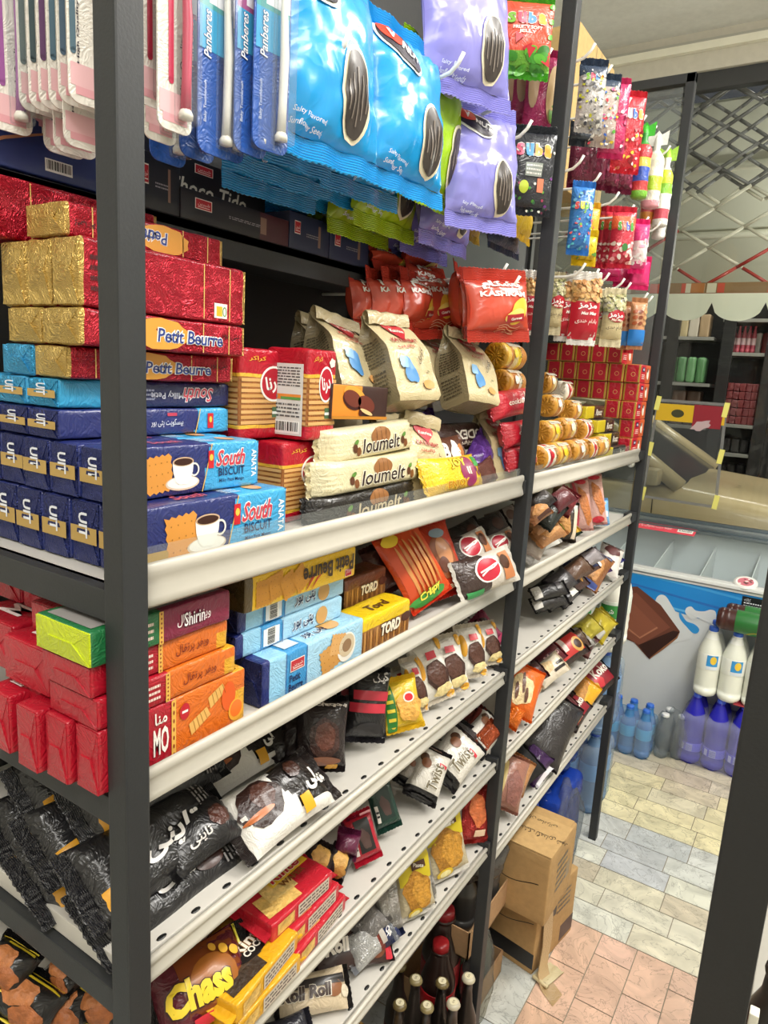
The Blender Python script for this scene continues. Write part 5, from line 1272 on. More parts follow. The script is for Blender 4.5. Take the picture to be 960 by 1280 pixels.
blk('wafer_pack', 'green and maroon wafer pack with a lime yellow end, topmost by the post', 'wafers', wafer(ww-.018, .032, .078, big=False, seed=7, endc='bccb12'), -.488, .333, Z2+.1218, ww-.018, .032, .078, RW)
for k, (x, y, z, w, h, d, lb) in enumerate([(-.575,.352,1.150,.17,.036,.07,'red wafer pack behind the lime end, middle level'),(-.57,.347,1.187,.17,.045,.075,'red wafer pack with white lettering on its top, left of the lime end'),
   (-.61,.33,1.1225,.18,.06,.04,'red wafer pack with a big white letter, lowest at the left edge'),(-.652,.36,1.183,.17,.05,.08,'red wafer pack at the left edge, second layer from the top'),(-.575,.37,1.2325,.17,.03,.06,'red wafer pack lying crosswise behind the lime end'),(-.64,.40,1.2335,.16,.032,.06,'dark red wafer pack under the side rail, second from the left'),(-.705,.40,1.2335,.16,.034,.06,'dark red wafer pack under the side rail, leftmost'),(-.575,.35,1.1225,.17,.027,.07,'red wafer pack at the bottom behind the standing ones')]):
    ps = wafer(w, h, d, 'ae1228', 'b8152a', False, 10+k)
    s = bface('top', w, h, d); ps[0][1].decal(s, text('MO', -w*.25, 0, d*.5, w*.3, .0, .03), 'f2ece8', .001)
    s = bface('front', w, h, d); ps[0][1].decal(s, text('Mo', -w*.25, h*.1, h*.55, w*.25, 0, .04, .2), 'f2ece8', .001); ps[0][1].decal(s, text('Wafer mo', -w*.25, -h*.32, h*.16, w*.25, 0, .03, .2), 'f2ece8', .001)
    blk('wafer_pack', lb, 'wafers', ps, x, y, z, w, h, d, RW)
# light blue biscuit packs
def pk_blue(w, h, d, seed=0, big=True):
    b = block(w, h, d, .004, .0007, lambda s_, u, v: '1f2a6a' if s_ == 'left' or u < -.86 else '8fc4e2' if u < -.6 else '3a8fc8' if u < -.22 else '9fcbe4', 'wrap', (26, 7, 6), seed); s = bface('front', w, h, d)
    for x in (-.3, -.11): b.decal(s, rect(w*x-.0006, -h*.48, w*x+.0006, h*.48), '2a5a9a', .0006)
    if big:
        emblem(b, s, -w*.2, h*.15, w*.13, h*.26, 'b5202e'); b.decal(s, text('Petit', -w*.22, -h*.13, h*.17, w*.1, 0, .02), '1a2350', .0008); b.decal(s, text('Beurre', -w*.21, -h*.33, h*.17, w*.13, 0, .02), '1a2350', .0008)
        biscuit_pic(b, s, w*.13, -h*.1, w*.2, h*.62, 'c8924a', .25); biscuit_pic(b, s, w*.2, h*.15, w*.15, h*.5, 'd2a060', -.2, .0011)
        b.decal(s, ell(w*.3, -h*.02, w*.1, h*.36, 24), 'e8e4da', .001); b.decal(s, ell(w*.3, h*.02, w*.085, h*.28, 24), 'c9b89a', .0012); b.decal(s, ell(w*.3, h*.02, w*.05, h*.16, 20), '8a6a4a', .0014)
    else:
        b.decal(s, rect(-w*.28, -h*.36, -w*.14, h*.36), 'dfe8ee', .0007); barcode(b, s, -w*.21, 0, w*.11, h*.6, RT)
        outlined(b, s, farsi('پتی بور'), w*.08, 0, h*.5, w*.2, '20305a', 'e6f0f6', .0008); b.decal(s, ell(w*.27, 0, w*.06, h*.4, 16), 'c89a58', .0008)
    t = bface('top', w, h, d); outlined(b, t, farsi('پتی بور'), w*.05, -d*.1, d*.35, w*.22, '20305a', 'e6f0f6', .0008); b.decal(t, rect(-w*.27, -d*.3, -w*.14, d*.3), 'cdd8e0', .0007); b.decal(t, ell(w*.22, 0, w*.09, d*.34, 18), 'c89a58', .0008)
    return [('wrapper', b), ('foil_end', end_flaps(w, h, d, 'left', '1d2760', 'foil'))]
LBG = 'light blue biscuit packs'
blk('biscuit_pack', 'light blue biscuit pack on edge behind the lip, with biscuits and a coffee cup', 'biscuits', pk_blue(.198, .055, .042, 1), -.49, .547, Z2, .198, .055, .042, LBG)
blk('biscuit_pack', 'flat light blue biscuit pack in the middle of three', 'biscuits', pk_blue(.198, .029, .05, 2, False), -.515, .53, Z2+.0555, .198, .029, .05, LBG)
blk('biscuit_pack', 'flat light blue biscuit pack just under the yellow one', 'biscuits', pk_blue(.198, .029, .05, 3, False), -.517, .535, Z2+.085, .198, .029, .05, LBG)
for k in range(2): blk('biscuit_pack', 'light blue biscuit pack hidden behind the front three, %s' % ['lower', 'upper'][k], 'biscuits', pk_blue(.198, .055, .042, 4+k), -.57, .55, Z2+.0556*k, .198, .055, .042, LBG)
w, h, d = .205, .04, .05
b = block(w, h, d, .003, .0006, lambda s_, u, v: 'efc01c' if s_ != 'left' and u > -.86 else '5a4a2a', 'wrap', (24, 6, 5), 4); s = bface('front', w, h, d)
for k in range(4): biscuit_pic(b, s, w*(-.36+.1*k), h*(.1*(k % 2)-.05), w*.12, h*.75, 'cf8f32', .2*k, .0007+.0004*k)
b.decal(s, text('Petit Beurre', w*.21, h*.06, h*.52, w*.5, math.pi, .03), '3a2412', .0026)
emblem(b, s, w*.42, -h*.3, w*.07, h*.24, 'b5202e', math.pi); b.decal(s, band([(w*.0,-h*.4),(w*.05,-h*.1),(w*.11,h*.1)], [.0005,.004,.0005]), 'b02a1c', .0012); b.decal(s, band([(w*.05,-h*.42),(w*.1,-h*.15),(w*.16,h*.02)], [.0005,.003,.0005]), 'c83a24', .0012)
blk('biscuit_pack', 'yellow biscuit pack with upside-down lettering, lying on the light blue ones', 'biscuits', [('wrapper', b), ('foil_end', end_flaps(w, h, d, 'left', '4a3e22', 'foil'))], -.50, .527, Z2+.1146, w, h, d)
# TORD packs
def tord(label, w, h, d, x, y, z, top, seed):
    b = block(w, h, d, .006, .0008, lambda s_, u, v: top if s_ in ('top',) or (s_ != 'bottom' and v > .3) else '9a6a38', 'film', (30, 10, 8), seed); s = bface('front', w, h, d)
    for k in range(16): b.decal(s, rect(-w*.47+w*.94*k/16, -h*.46, -w*.47+w*.94*(k+.65)/16, h*.12), ['b98446','8a5a2c'][k % 2], .0007)
    outlined(b, s, 'TORD', w*.05, -h*.02, h*.34, w*.4, 'f0e6d0', '3a2014', .0014, 0, .15, .05, .12)
    b.decal(s, ell(w*.38, h*.05, w*.1, h*.14, 12), '4a241a', .0012); t = bface('top', w, h, d); b.decal(t, text('Tord', 0, -d*.1, d*.35, w*.4, 0, .03, .2), '5a3a14', .0012)
    blk('biscuit_pack', label, 'biscuits', [('wrapper', b), ('foil_end', end_flaps(w, h, d, 'left', '3a2418', 'foil'))], x, y, z, w, h, d)
tord('bright yellow topped sandwich biscuit pack behind the second shelf lip', .128, .052, .05, -.49, .742, Z2, 'dfbc18', 1)
tord('brown topped sandwich biscuit pack set back above the yellow topped one', .11, .045, .045, -.545, .775, 1.165, '6a3a24', 2)
blk('biscuit_pack', 'dark biscuit pack holding up the brown topped one', 'biscuits', [('wrapper', block(.12, .042, .045, .004, .0008, '4a2c20', 'film', (14, 6, 6), 3))], -.545, .77, Z2, .12, .042, .045)
# orange snack bags
stick = [('r',.0,-.05,.44,.42,'c4471c')] + [('e',-.25+.1*k,-.05+.02*(k % 3),.035,.33,['c98a4a','b5733a'][k % 2]) for k in range(6)] + [('e',-.25,.36,.16,.07,'e8c83a'),('e',-.1,-.38,.4,.06,'3f8f3a')]
pk('snack_bag', 'orange snack bag with stick snacks and green lettering, leaning over the lip', 'snack bag', (540,776), (487,682), 62, 0, (.8,-.35,.45), .035, 'cf4a1c', pic('Crispy', 'e8d84a', stick, .1, .5, -.05, -.34, .1, .04, '2f6a2a'), x=-.515, sealc='c8381a')
pk('snack_bag', 'red orange snack bag with a brown pretzel picture, right of the stick snacks', 'snack bag', (562,758), (530,664), 52, 0, (.8,-.35,.45), .035, 'b8371c', pic('Snack', 'f0d8b0', [('e',0,0,.3,.28,'8a4a26'),('e',.05,.05,.18,.2,'b97a48'),('e',-.05,-.1,.12,.1,'5a2c18'),('e',.05,.3,.2,.06,'8aa0b0')], .08, .5, 0, -.36, .1), x=-.53, sealc='b8281a')
pk('snack_bag', 'dark amber snack bag behind the orange one', 'snack bag', (500,720), (478,676), 50, 0, (.8,-.4,.4), .03, '5c4a26', None, x=-.60)
pk('snack_bag', 'dark brown shiny bag behind the yellow topped biscuits', 'snack bag', (492,740), (465,680), 40, 0, (.8,-.4,.4), .03, '4a2620', None, x=-.57)
# cocoa cakes
def cocoa(label, p0, p1, wpx, x, n, c='3a2a26'):
    pk('cake_pack', label, 'cake', p0, p1, wpx, 0, n, .035, lambda u, v, sd: c if v < -.1 else 'c9c0b4', pic('R', 'f0e8e0', [('e',-.05,-.05,.34,.2,'f0ece4'),('e',-.05,-.05,.3,.175,'b81e34'),('r',.0,.28,.36,.1,'b8754a'),('e',-.1,.24,.2,.08,'4a2a1c'),('r',.42,-.3,.06,.12,'2f8a4a')], .3, .13, -.05, -.05, .2, .05), 'film', 'd8d4cc', 'cocoa cake packs', x=x)
cocoa('cocoa cake pack with a red oval lying in front by the second post', (568,729), (642,702), 50, -.47, (.9,-.3,.5))
cocoa('cocoa cake pack tilted behind the front one, red oval half covered', (556,700), (612,676), 44, -.53, (.8,-.3,.6))
cocoa('light cocoa cake pack at the back against the second post', (596,694), (645,672), 34, -.53, (.8,-.3,.6), 'b0a698')
for k, (p0, p1, wp) in enumerate([((560,680),(602,658),34),((590,668),(635,650),32),((612,655),(648,640),26),((640,690),(660,650),30)]):
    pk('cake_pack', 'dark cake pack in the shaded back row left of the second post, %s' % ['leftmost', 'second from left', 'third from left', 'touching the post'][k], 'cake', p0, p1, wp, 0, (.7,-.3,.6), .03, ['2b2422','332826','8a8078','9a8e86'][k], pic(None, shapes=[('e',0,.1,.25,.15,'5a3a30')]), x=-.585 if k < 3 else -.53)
# ---------------------------------------------------------------- third shelf, front bay
Z3 = .9375; ZPL = Z3
blackdeco = lambda q: pic('تاینی', 'dcd8d4', [('r',.3,-.34,.15,.05,'d89a1e'),('e',.2,.2,.12,.1,'3a1f18')], .36, .4, .05, .05, RT, .03, None, True, .3, (.28, .4, '8a8684'))
for k, (x, y0, z, w, tilt, lb) in enumerate([(-.537,.352,.952,.088,.1,'bottom black cake pack at the near end, its crimped end by the post'),(-.545,.345,.988,.088,.25,'black cake pack on top of the bottom one, with an orange tab'),(-.632,.345,.953,.088,.1,'black cake pack lying behind, left of the bottom one'),(-.628,.35,.99,.088,.2,'black cake pack above the left one, white lettering showing'),(-.72,.36,.96,.088,.2,'black cake pack at the left edge of the photo'),(-.70,.38,1.005,.088,.3,'topmost black cake pack under the side rail'),(-.60,.38,1.026,.085,.3,'black cake pack resting on the others behind the near post')]):
    sack('cake_pack', lb, 'cake', (x, y0, z-.006 if z < .96 else z), (x, y0+.2, z), (.5+tilt, -.05, 1), w, .042, '1a191b', blackdeco(k), 'film', '17161a', 'black cake packs', seed=k+2, px=4, py=4, wr=.0022, dent=.004, seal=.016)
pk('cake_pack', 'black shiny cake pack right of the near post, end drooping toward the white one', 'cake', (196,1075), (290,1010), 70, .985, (.5,0,1), .04, '1b1a1c', pic('تاینی', 'cfc8c2', [('c',.05,.2,.2,.12,'4a2418')], .2, .3, .2, -.1, RT, .02, None, True), sealc='161516')
def wbcake(label, p0, p1, wpx, z, n, seed):
    pk('cake_pack', label, 'cake', p0, p1, wpx, z, n, .045, lambda u, v, sd: 'e6e2da' if v < .05+.12*math.sin(u*3) or u > .72 else '1c1614', pic('جیلی', 'ece8e2', [('c',-.08,-.2,.34,.19,'2c1712'),('c',-.16,-.16,.2,.1,'4a2a20'),('e',.06,-.26,.05,.13,'b86a3a'),('c',-.25,.17,.14,.07,'3a1e14'),('r',.3,.12,.12,.05,'dfa21e')], .34, .24, .05, .3, RT, .05, None, True, .1), 'wrap', '241c1a', 'white and black chocolate cake packs', px=3.2, py=4, seed=seed, seal=.014)
wbcake('front white and black chocolate cake pack lying by the third shelf lip', (283,1072), (402,985), 84, .958, (.55,-.1,.85), 3)
wbcake('white and black chocolate cake pack behind the front one, half under the shelf above', (232,985), (352,915), 62, .975, (.55,-.1,.85), 5)
pk('cake_pack', 'dark cake pack behind the two white and black ones', 'cake', (330,940), (378,902), 40, .98, (.5,0,1), .04, '231d1d', None)
bob = pic('bobajoon', 'd8cec6', [('c',0,-.05,.3,.26,'3a1f1a'),('c',.0,-.02,.2,.18,'5a3024'),('e',.0,-.33,.34,.06,'8a5a44'),('r',.2,-.4,.1,.03,'dfa21e')], .07, .62, 0, .36, math.pi, .03)
pk('cake_pack', 'brown chocolate cake pack standing upright with upside-down lettering', 'cake', (398,985), (404,888), 66, 0, (.75,-.55,.35), .04, '241a1b', bob, x=-.535, sealc='1c1617')
pk('cake_pack', 'dark cake pack leaning left of the upright brown one', 'cake', (362,972), (375,905), 36, 0, (.75,-.55,.35), .035, '2c2222', None, x=-.575)
pk('cake_pack', 'black cake pack with red bands standing at the shelf edge', 'cake', (452,984), (460,888), 52, 0, (.75,-.55,.35), .04, '1c1b1d', pic('کیک', 'd0ccc8', [('r',0,.12,.42,.06,'b8283a'),('r',-.05,-.04,.42,.06,'c02c3e'),('e',0,-.3,.3,.08,'2c2a2c')], .12, .4, .2, .33, .2, .03, None, True), x=-.53, sealc='28262a')
pk('cake_pack', 'black cake pack tucked between the upright brown one and the red banded one', 'cake', (432,970), (438,880), 36, 0, (.75,-.55,.35), .035, '262224', pic(None, shapes=[('r',0,.1,.4,.05,'8a2a34')]), x=-.565)
pk('cake_pack', 'dark waffle cake pack under the lip, above the red banded one', 'cake', (440,895), (470,866), 40, 0, (.7,-.5,.4), .035, '4a3a26', pic(None, shapes=[('f',0,0,.3,.3,'7a5a34'),('r',-.4,0,.06,.44,'3f7a2e')]), x=-.58)
gy = [('r',-.34,0,.12,.46,'2f7a32')] + [('r',-.34,-.4+.16*k,.08,.03,'e0c83a') for k in range(6)] + [('f',.1,-.05,.3,.26,'d8a24a'),('e',.12,.1,.15,.09,'f0e6d6'),('e',.12,.1,.11,.065,'c81e2e')]
pk('biscuit_bag', 'green and yellow biscuit bag with a red badge, front one on the third shelf', 'biscuits', (506,940), (492,872), 50, 0, (.75,-.55,.45), .03, 'd8b42a', pic(None, shapes=gy), x=-.50)
pk('biscuit_bag', 'green and yellow biscuit bag lying above the front one', 'biscuits', (478,872), (515,900), 28, 0, (.6,-.4,.7), .03, 'd0b02c', pic(None, shapes=[('r',-.3,0,.15,.46,'2f7a32'),('r',.3,0,.15,.46,'2f7a32')]), x=-.535)
pk('biscuit_bag', 'green biscuit bag with yellow triangles beside the red banded cake', 'biscuits', (484,940), (478,900), 24, 0, (.75,-.55,.45), .03, '2f6a30', pic(None, shapes=[('r',0,-.3+.2*k,.1,.05,'dcc63a') for k in range(4)]), x=-.53)
pie = [('e',-.36,.1,.11,.2,'e0a22c'),('e',.34,-.42,.12,.06,'e0a22c'),('e',.38,.36,.08,.1,'dca43a'),('c',.06,-.1,.33,.24,'3a2018'),('c',.03,-.06,.26,.18,'4e2c20'),('f',.1,-.31,.28,.075,'e3cf94'),('r',.02,.22,.14,.055,'c22634')]
PIE = 'white chocolate pie bags'
def piebag(label, p0, p1, wpx, x, seed, n=(.75,-.5,.45)): pk('pie_bag', label, 'cake', p0, p1, wpx, 0, n, .035, 'e3ded4', pic(None, shapes=pie), 'film', 'd8cfc0', PIE, x=x, seed=seed)
piebag('white chocolate pie bag leaning lowest at the shelf edge, front left of the row', (548,908), (522,830), 44, -.50, 1)
piebag('white chocolate pie bag in the middle of the row, red emblem at its top', (566,880), (550,806), 44, -.505, 2)
piebag('white chocolate pie bag third along, partly behind clear film', (592,868), (580,800), 34, -.51, 3)
piebag('white chocolate pie bag behind the front left one, turned edge on', (524,908), (508,838), 24, -.525, 4)
piebag('white chocolate pie bag at the left end of the row, mostly orange edge', (506,880), (492,834), 24, -.555, 5)
piebag('white chocolate pie bag at the right end beside the second post', (612,855), (600,800), 30, -.50, 6)
piebag('white chocolate pie bag behind the row under the shelf', (540,830), (528,800), 40, -.58, 7)
pk('pie_bag', 'white pie bag with a green corner lying on the right ones', 'cake', (596,800), (614,832), 30, 0, (.6,-.5,.6), .03, lambda u, v, sd: '5a6a3a' if v < 0 else 'd8d2c4', None, x=-.515)
pk('cookie_bag', 'magenta cookie bag with a dark round cookie, above the white pie bags', 'cookies', (590,772), (622,810), 34, 0, (.7,-.5,.5), .03, '8a3050', pic(None, shapes=[('c',0,-.15,.32,.24,'3a1f1e'),('e',0,-.15,.2,.14,'6a4038'),('r',0,.36,.4,.08,'c83a6a')]), x=-.535)
for k, (p0, p1, wp) in enumerate([((520,824),(545,800),34),((548,805),(575,790),30),((572,795),(590,778),24)]):
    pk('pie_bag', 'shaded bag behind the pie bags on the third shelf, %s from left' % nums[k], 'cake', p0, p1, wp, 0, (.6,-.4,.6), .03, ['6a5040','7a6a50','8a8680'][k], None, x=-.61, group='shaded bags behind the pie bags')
# ---------------------------------------------------------------- fourth shelf, front bay
ZPL = .7425
net = lambda q: pic(None, shapes=[('f',-.1,.05,.3,.2,'a8683a'),('f',.15,-.2,.26,.16,'9a5a30'),('r',.0,.36,.42,.02,'d8c030'),('r',-.1,-.4,.36,.02,'d8c030'),('r',.1,.28,.3,.014,'c8b028')])
for k, (p0, p1, wp, z, lb) in enumerate([((10,1290),(60,1215),80,.80,'black bag of brown crackers with yellow stripes at the lower left edge'),((60,1300),(105,1225),70,.775,'black bag of brown crackers left of the near post, second from it'),((112,1300),(138,1235),60,.765,'black bag of brown crackers touching the near post at the bottom'),((-10,1240),(35,1175),60,.83,'black striped bag highest at the lower left edge, under the rail'),((60,1240),(100,1200),50,.81,'black bag of crackers behind the others, under the side rail')]):
    pk('cracker_bag', lb, 'crackers', p0, p1, wp, z, (.35,-.5,.8), .045, '1c1b1b', net(k), 'film', '191818', 'black cracker bags', seed=k+3, wr=.004, dent=.007, lumps=.004)
pop = pic('Chass', 'e0c22e', [('r',0,.1,.46,.3,'7a3a14'),('e',.05,.06,.3,.2,'9a5a1a'),('r',0,.4,.49,.015,'d8cc2e'),('e',-.3,.12,.06,.03,'e0a83a'),('e',-.22,.2,.07,.04,'e8b23a'),('e',-.15,.28,.07,.04,'e8b23a'),('r',.42,-.1,.05,.08,'c82838')], .36, .5, .1, -.08, RT, .05, '3a1a10')
pk('snack_bag', 'large maroon peanut snack bag with yellow lettering, lowest right of the near post', 'snack bag', (176,1305), (318,1222), 100, .775, (.55,-.2,.85), .06, '5a1a26', pop, 'film', '1c1718', seed=5, wr=.002, dent=.003, seal=.016)
pk('snack_bag', 'brown snack bag behind the large maroon one, end in shadow', 'snack bag', (300,1275), (345,1235), 50, .765, (.5,-.3,.8), .04, '2a1c1a', None, sealc='1a1616')
pk('snack_bag', 'crumpled dark snack bag under the maroon one at the lip', 'snack bag', (270,1300), (330,1255), 40, .755, (.5,-.3,.8), .03, '6a4a2a', None, sealc='3a2a1a')
def rinte(label, x, y, z, yaw, body, seed, word='Rinte', red=True, w=.125, h=.026, d=.07):
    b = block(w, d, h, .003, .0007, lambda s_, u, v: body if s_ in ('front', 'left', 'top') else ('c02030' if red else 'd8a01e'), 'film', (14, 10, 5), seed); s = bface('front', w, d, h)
    for k in range(2):
        b.decal(s, poly((-w*.45+.02*k, -d*.35+.016*k), (w*.02+.01*k, -d*.42+.016*k), (w*.06+.01*k, d*.05+.016*k), (-w*.4+.02*k, d*.16+.016*k)), ['d8b060','e0be74'][k] if red else ['3a2c20','4a3828'][k], .0007+.0004*k, 'food')
    if not red: b.decal(s, ell(w*.1, d*.12, w*.3, d*.3, 20), '1e1a18', .0016)
    else: b.decal(s, rect(-w*.12, d*.1, w*.46, d*.44), 'e3b92e', .0016)
    outlined(b, s, word, w*.14, d*.26 if red else d*.16, d*.22, w*.45, 'c02030' if red else 'f0e8d8', 'f2e8c8' if red else '8a5a14', .002, 0, .1, .03, .06)
    b.decal(s, text('WAFER' if red else 'COCOA', w*.14, d*.02 if red else -d*.02, d*.14, w*.36, 0, .03), '7a4a1a' if red else 'e8e0d0', .0024)
    e = bface('bottom', w, d, h); b.decal(e, rect(-w*.1, -h*.36, w*.42, h*.36), 'cfc4b4', .0007); smallprint(b, e, -w*.08, -h*.3, w*.4, h*.3, '4a3a34', 3, seed, .001); b.decal(e, rect(-w*.42, -h*.3, -w*.16, h*.3), 'd8b060', .0007, 'food')
    sms = []
    for k in (-1, 1):
        sm = MB(); sms.append(('crimped_seal', sm)); sm.add([(k*w/2, -d*.48, -.001), (k*(w/2+.012), -d*.49, -.0035), (k*(w/2+.012), d*.49, .0035), (k*w/2, d*.48, .001), (k*w/2, -d*.48, .001), (k*(w/2+.012), -d*.49, -.0025), (k*(w/2+.012), d*.49, .0045), (k*w/2, d*.48, .003)], [(0,1,2,3) if k < 0 else (3,2,1,0), (7,6,5,4) if k < 0 else (4,5,6,7)], 'b01a2a' if red else 'd8a01e', 'film', False)
    emit('wafer_pack', label, 'wafers', lying((x, y, z+h/2), yaw), [('wrapper', b)] + sms, 'red wafer packs' if red else 'yellow wafer packs')
Z4 = .7425
for k in range(3): rinte(['lowest of three stacked red wafer packs', 'middle of three stacked red wafer packs', 'topmost of three stacked red wafer packs, yellow panel showing'][k], -.512-.006*k, .662-.012*k, Z4+.0265*k, .1-.05*k, 'b81e2e', k)
rinte('black and yellow cocoa wafer pack on top of a yellow one, before the red stack', -.503, .545, Z4+.028, .12, 'd8a01e', 4, 'Rinte', False)
rinte('yellow wafer pack under the black and yellow cocoa one', -.50, .545, Z4, .05, 'd8a01e', 5, 'Rinte', False)
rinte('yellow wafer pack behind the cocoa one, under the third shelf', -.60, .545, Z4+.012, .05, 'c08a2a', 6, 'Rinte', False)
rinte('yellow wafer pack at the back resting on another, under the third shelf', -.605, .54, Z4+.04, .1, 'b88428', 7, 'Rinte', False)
rinte('red wafer pack behind the red stack in the shade', -.60, .68, Z4, .0, '9a1a2a', 8)  # darker red carries the shade behind the stack
cone = pic(None, shapes=[('f',-.05,.1,.3,.26,'c89a50'),('f',.1,-.2,.22,.18,'b9853e'),('e',-.2,-.3,.1,.06,'e8d8b0')])
pk('wafer_bag', 'dark bag with a waffle cone picture behind the red wafer stack', 'wafers', (388,1098), (408,1052), 40, .80, (.7,-.5,.5), .03, '2a201e', cone)
pk('wafer_bag', 'dark bag with a wafer picture left of the red tray pack', 'wafers', (412,1100), (432,1058), 32, .79, (.7,-.5,.5), .03, '241c1e', cone)
pk('snack_bag', 'dark plum bag between the cone bag and the red tray pack', 'snack bag', (430,1075), (438,1035), 30, .81, (.7,-.5,.5), .03, '5a1a3a', None)
def tray(label, p0, p1, wpx, z, col, n=(.75,-.5,.4)):
    pk('tray_pack', label, 'biscuits', p0, p1, wpx, z, n, .022, col, pic(None, shapes=[('r',.02,.05,.26,.3,'1e1a1a' if col[0] != '1' else '122a24'),('b',.0,.0,.18,.2,'4a3430'),('r',-.36,-.1,.05,.16,'d8d4cc'),('r',-.36,-.14,.04,.02,'2a2a2a'),('r',-.36,-.06,.04,.02,'2a2a2a'),('r',.3,.42,.2,.03,'e8a0a8' if col[0] != '1' else '2a5a4a')]), 'film', col, px=5, py=4)
tray('red tray pack with a dark window standing on the bare part of the fourth shelf', (462,1078), (444,1015), 38, .79, 'a8182c')
tray('dark green tray pack behind the red one', (488,1038), (470,975), 34, .80, '1c3a30')
pk('tray_pack', 'magenta foil corner left of the red tray pack', 'biscuits', (448,1060), (436,1022), 24, .80, (.7,-.5,.5), .02, '7a1a40', None, 'foil')
wt = pic('Twist', '6a6048', [('e',-.3,.2,.12,.08,'4a2e1c'),('e',-.22,.12,.14,.09,'7a4a2a'),('r',.25,.18,.12,.03,'c03040'),('r',.0,.42,.2,.04,'5a3a2a'),('e',.0,-.44,.4,.05,'1c1a1a')], .3, .45, .12, -.05, RT, .02, 'e8e4da')
WT = 'white wafer twist packs'
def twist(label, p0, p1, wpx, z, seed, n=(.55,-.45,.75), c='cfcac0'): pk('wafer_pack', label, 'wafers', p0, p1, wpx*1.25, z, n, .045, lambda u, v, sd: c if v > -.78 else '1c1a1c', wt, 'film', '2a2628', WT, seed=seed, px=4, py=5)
twist('front white wafer pack with a dark end, nearest the fourth shelf lip', (543,1020), (585,965), 44, .765, 1)
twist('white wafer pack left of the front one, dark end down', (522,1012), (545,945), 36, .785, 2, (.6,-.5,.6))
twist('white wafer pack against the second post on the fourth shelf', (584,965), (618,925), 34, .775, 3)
twist('white wafer pack at the back left of that group, in shade', (506,985), (525,945), 30, .80, 4, (.6,-.5,.6), '9a948c')  # shade put into a greyer body colour
pk('wafer_pack', 'shiny grey wrapper behind the white wafer packs', 'wafers', (562,952), (585,905), 40, .79, (.6,-.5,.6), .035, '4a4648', pic(None, shapes=[('r',.1,.1,.1,.03,'a03040')]), 'foil')
for k, (p0, p1, wp, c) in enumerate([((585,925),(612,890),30,'7a2a20'),((598,932),(622,905),24,'a84a24'),((575,912),(600,890),26,'6a2a22')]):
    pk('snack_bag', 'rust red snack bag at the back by the second post, %s' % ['leftmost', 'orange one in front', 'behind the orange one'][k if k < 2 else 2], 'snack bag', p0, p1, wp, .80, (.6,-.5,.6), .03, c, None, 'foil')
# ---------------------------------------------------------------- lowest shelf, front bay
ZPL = .5485
rr = pic('Roll Roll', 'e8e0d4', [('r',0,0,.46,.46,'3a2622'),('e',.2,.26,.2,.12,'6a3a24'),('r',.0,.42,.44,.05,'c02838'),('e',-.15,.36,.12,.05,'5a9a3a'),('e',-.25,-.3,.16,.1,'8a5a3a')], .3, .62, .0, -.05, RT, .05, '1e1412')
pk('snack_pack', 'dark rolled cake pack lettered in white with a red end, lowest shelf', 'cake', (388,1243), (484,1219), 62, .588, (.5,-.3,.8), .035, '3a2420', rr, sealc='2a1c1c')
pk('snack_pack', 'cream rolled cake pack in front of the dark one, lowest shelf', 'cake', (340,1284), (436,1262), 56, .58, (.5,-.35,.8), .035, 'c9b79a', pic('Roll Roll', '3a2a24', [('e',.0,.25,.2,.12,'8a5a3a'),('e',.1,.4,.15,.06,'d8ccb4'),('r',-.2,.0,.1,.4,'2a2422')], .3, .62, .0, -.1, RT, .05, 'e8e0d0'), sealc='2a2624')
pk('snack_pack', 'dark pack in the corner beneath the cream rolled cake', 'cake', (330,1300), (390,1275), 36, .57, (.5,-.3,.8), .03, '26262e', None)
pk('snack_bag', 'silver and white snack bag with a red band, middle of the lowest shelf', 'snack bag', (432,1212), (488,1165), 44, .59, (.6,-.4,.7), .04, lambda u, v, sd: 'c9c9c8' if v < .25 else '8a4034' if v < .5 else '26305a', pic('Chips', 'ece8e4', [('r',.1,.2,.2,.05,'b8b0a8')], .16, .2, .1, .32, .3, .03), 'foil', 'b8bac0', dent=.008, wr=.004)
pk('snack_bag', 'navy and red snack bag under the silver one', 'snack bag', (452,1222), (498,1188), 30, .57, (.6,-.4,.7), .03, lambda u, v, sd: '26305a' if v > .1 else '9a9aa2', None, 'foil', '26305a')
pk('snack_bag', 'grey silver bag at the back of the lowest shelf, behind the banded one', 'snack bag', (450,1175), (480,1135), 34, .61, (.6,-.4,.7), .03, '8a8684', None, 'foil')
spa = pic('Pasta', 'd8d0c0', [('r',0,.25,.46,.2,'c9b41e'),('f',0,-.08,.4,.3,'a87424'),('f',.1,-.1,.26,.24,'c08a30'),('e',-.15,-.38,.2,.07,'d8b42a'),('e',-.15,-.38,.13,.045,'eee0a0'),('r',.1,.3,.2,.05,'4a2a1a')], .05, .3, .1, .3, -.3, .02)
SPG = 'yellow noodle bags'
def noodle(label, p0, p1, wpx, z, n=(.85,-.45,.25), front=True): pk('noodle_bag', label, 'noodles', p0, p1, wpx, z, n, .018, '9a9690' if not front else 'b8aa8a', spa if front else None, 'foil' if not front else 'film', 'cfcac0', SPG, px=6, py=6, wr=.001, dent=.002)
noodle('yellow noodle bag with a silver edge nearest the second post, lowest shelf', (560,1126), (545,1040), 54, .60)
noodle('yellow noodle bag left of the one by the second post', (522,1165), (510,1085), 46, .60)
noodle('silver back of a noodle bag between the two yellow ones', (538,1140), (522,1060), 16, .61, front=False)
noodle('silver back of a noodle bag left of both yellow ones', (496,1168), (486,1105), 18, .61, front=False)
noodle('silver back of a noodle bag farthest left in the row', (486,1160), (474,1112), 16, .62, front=False)
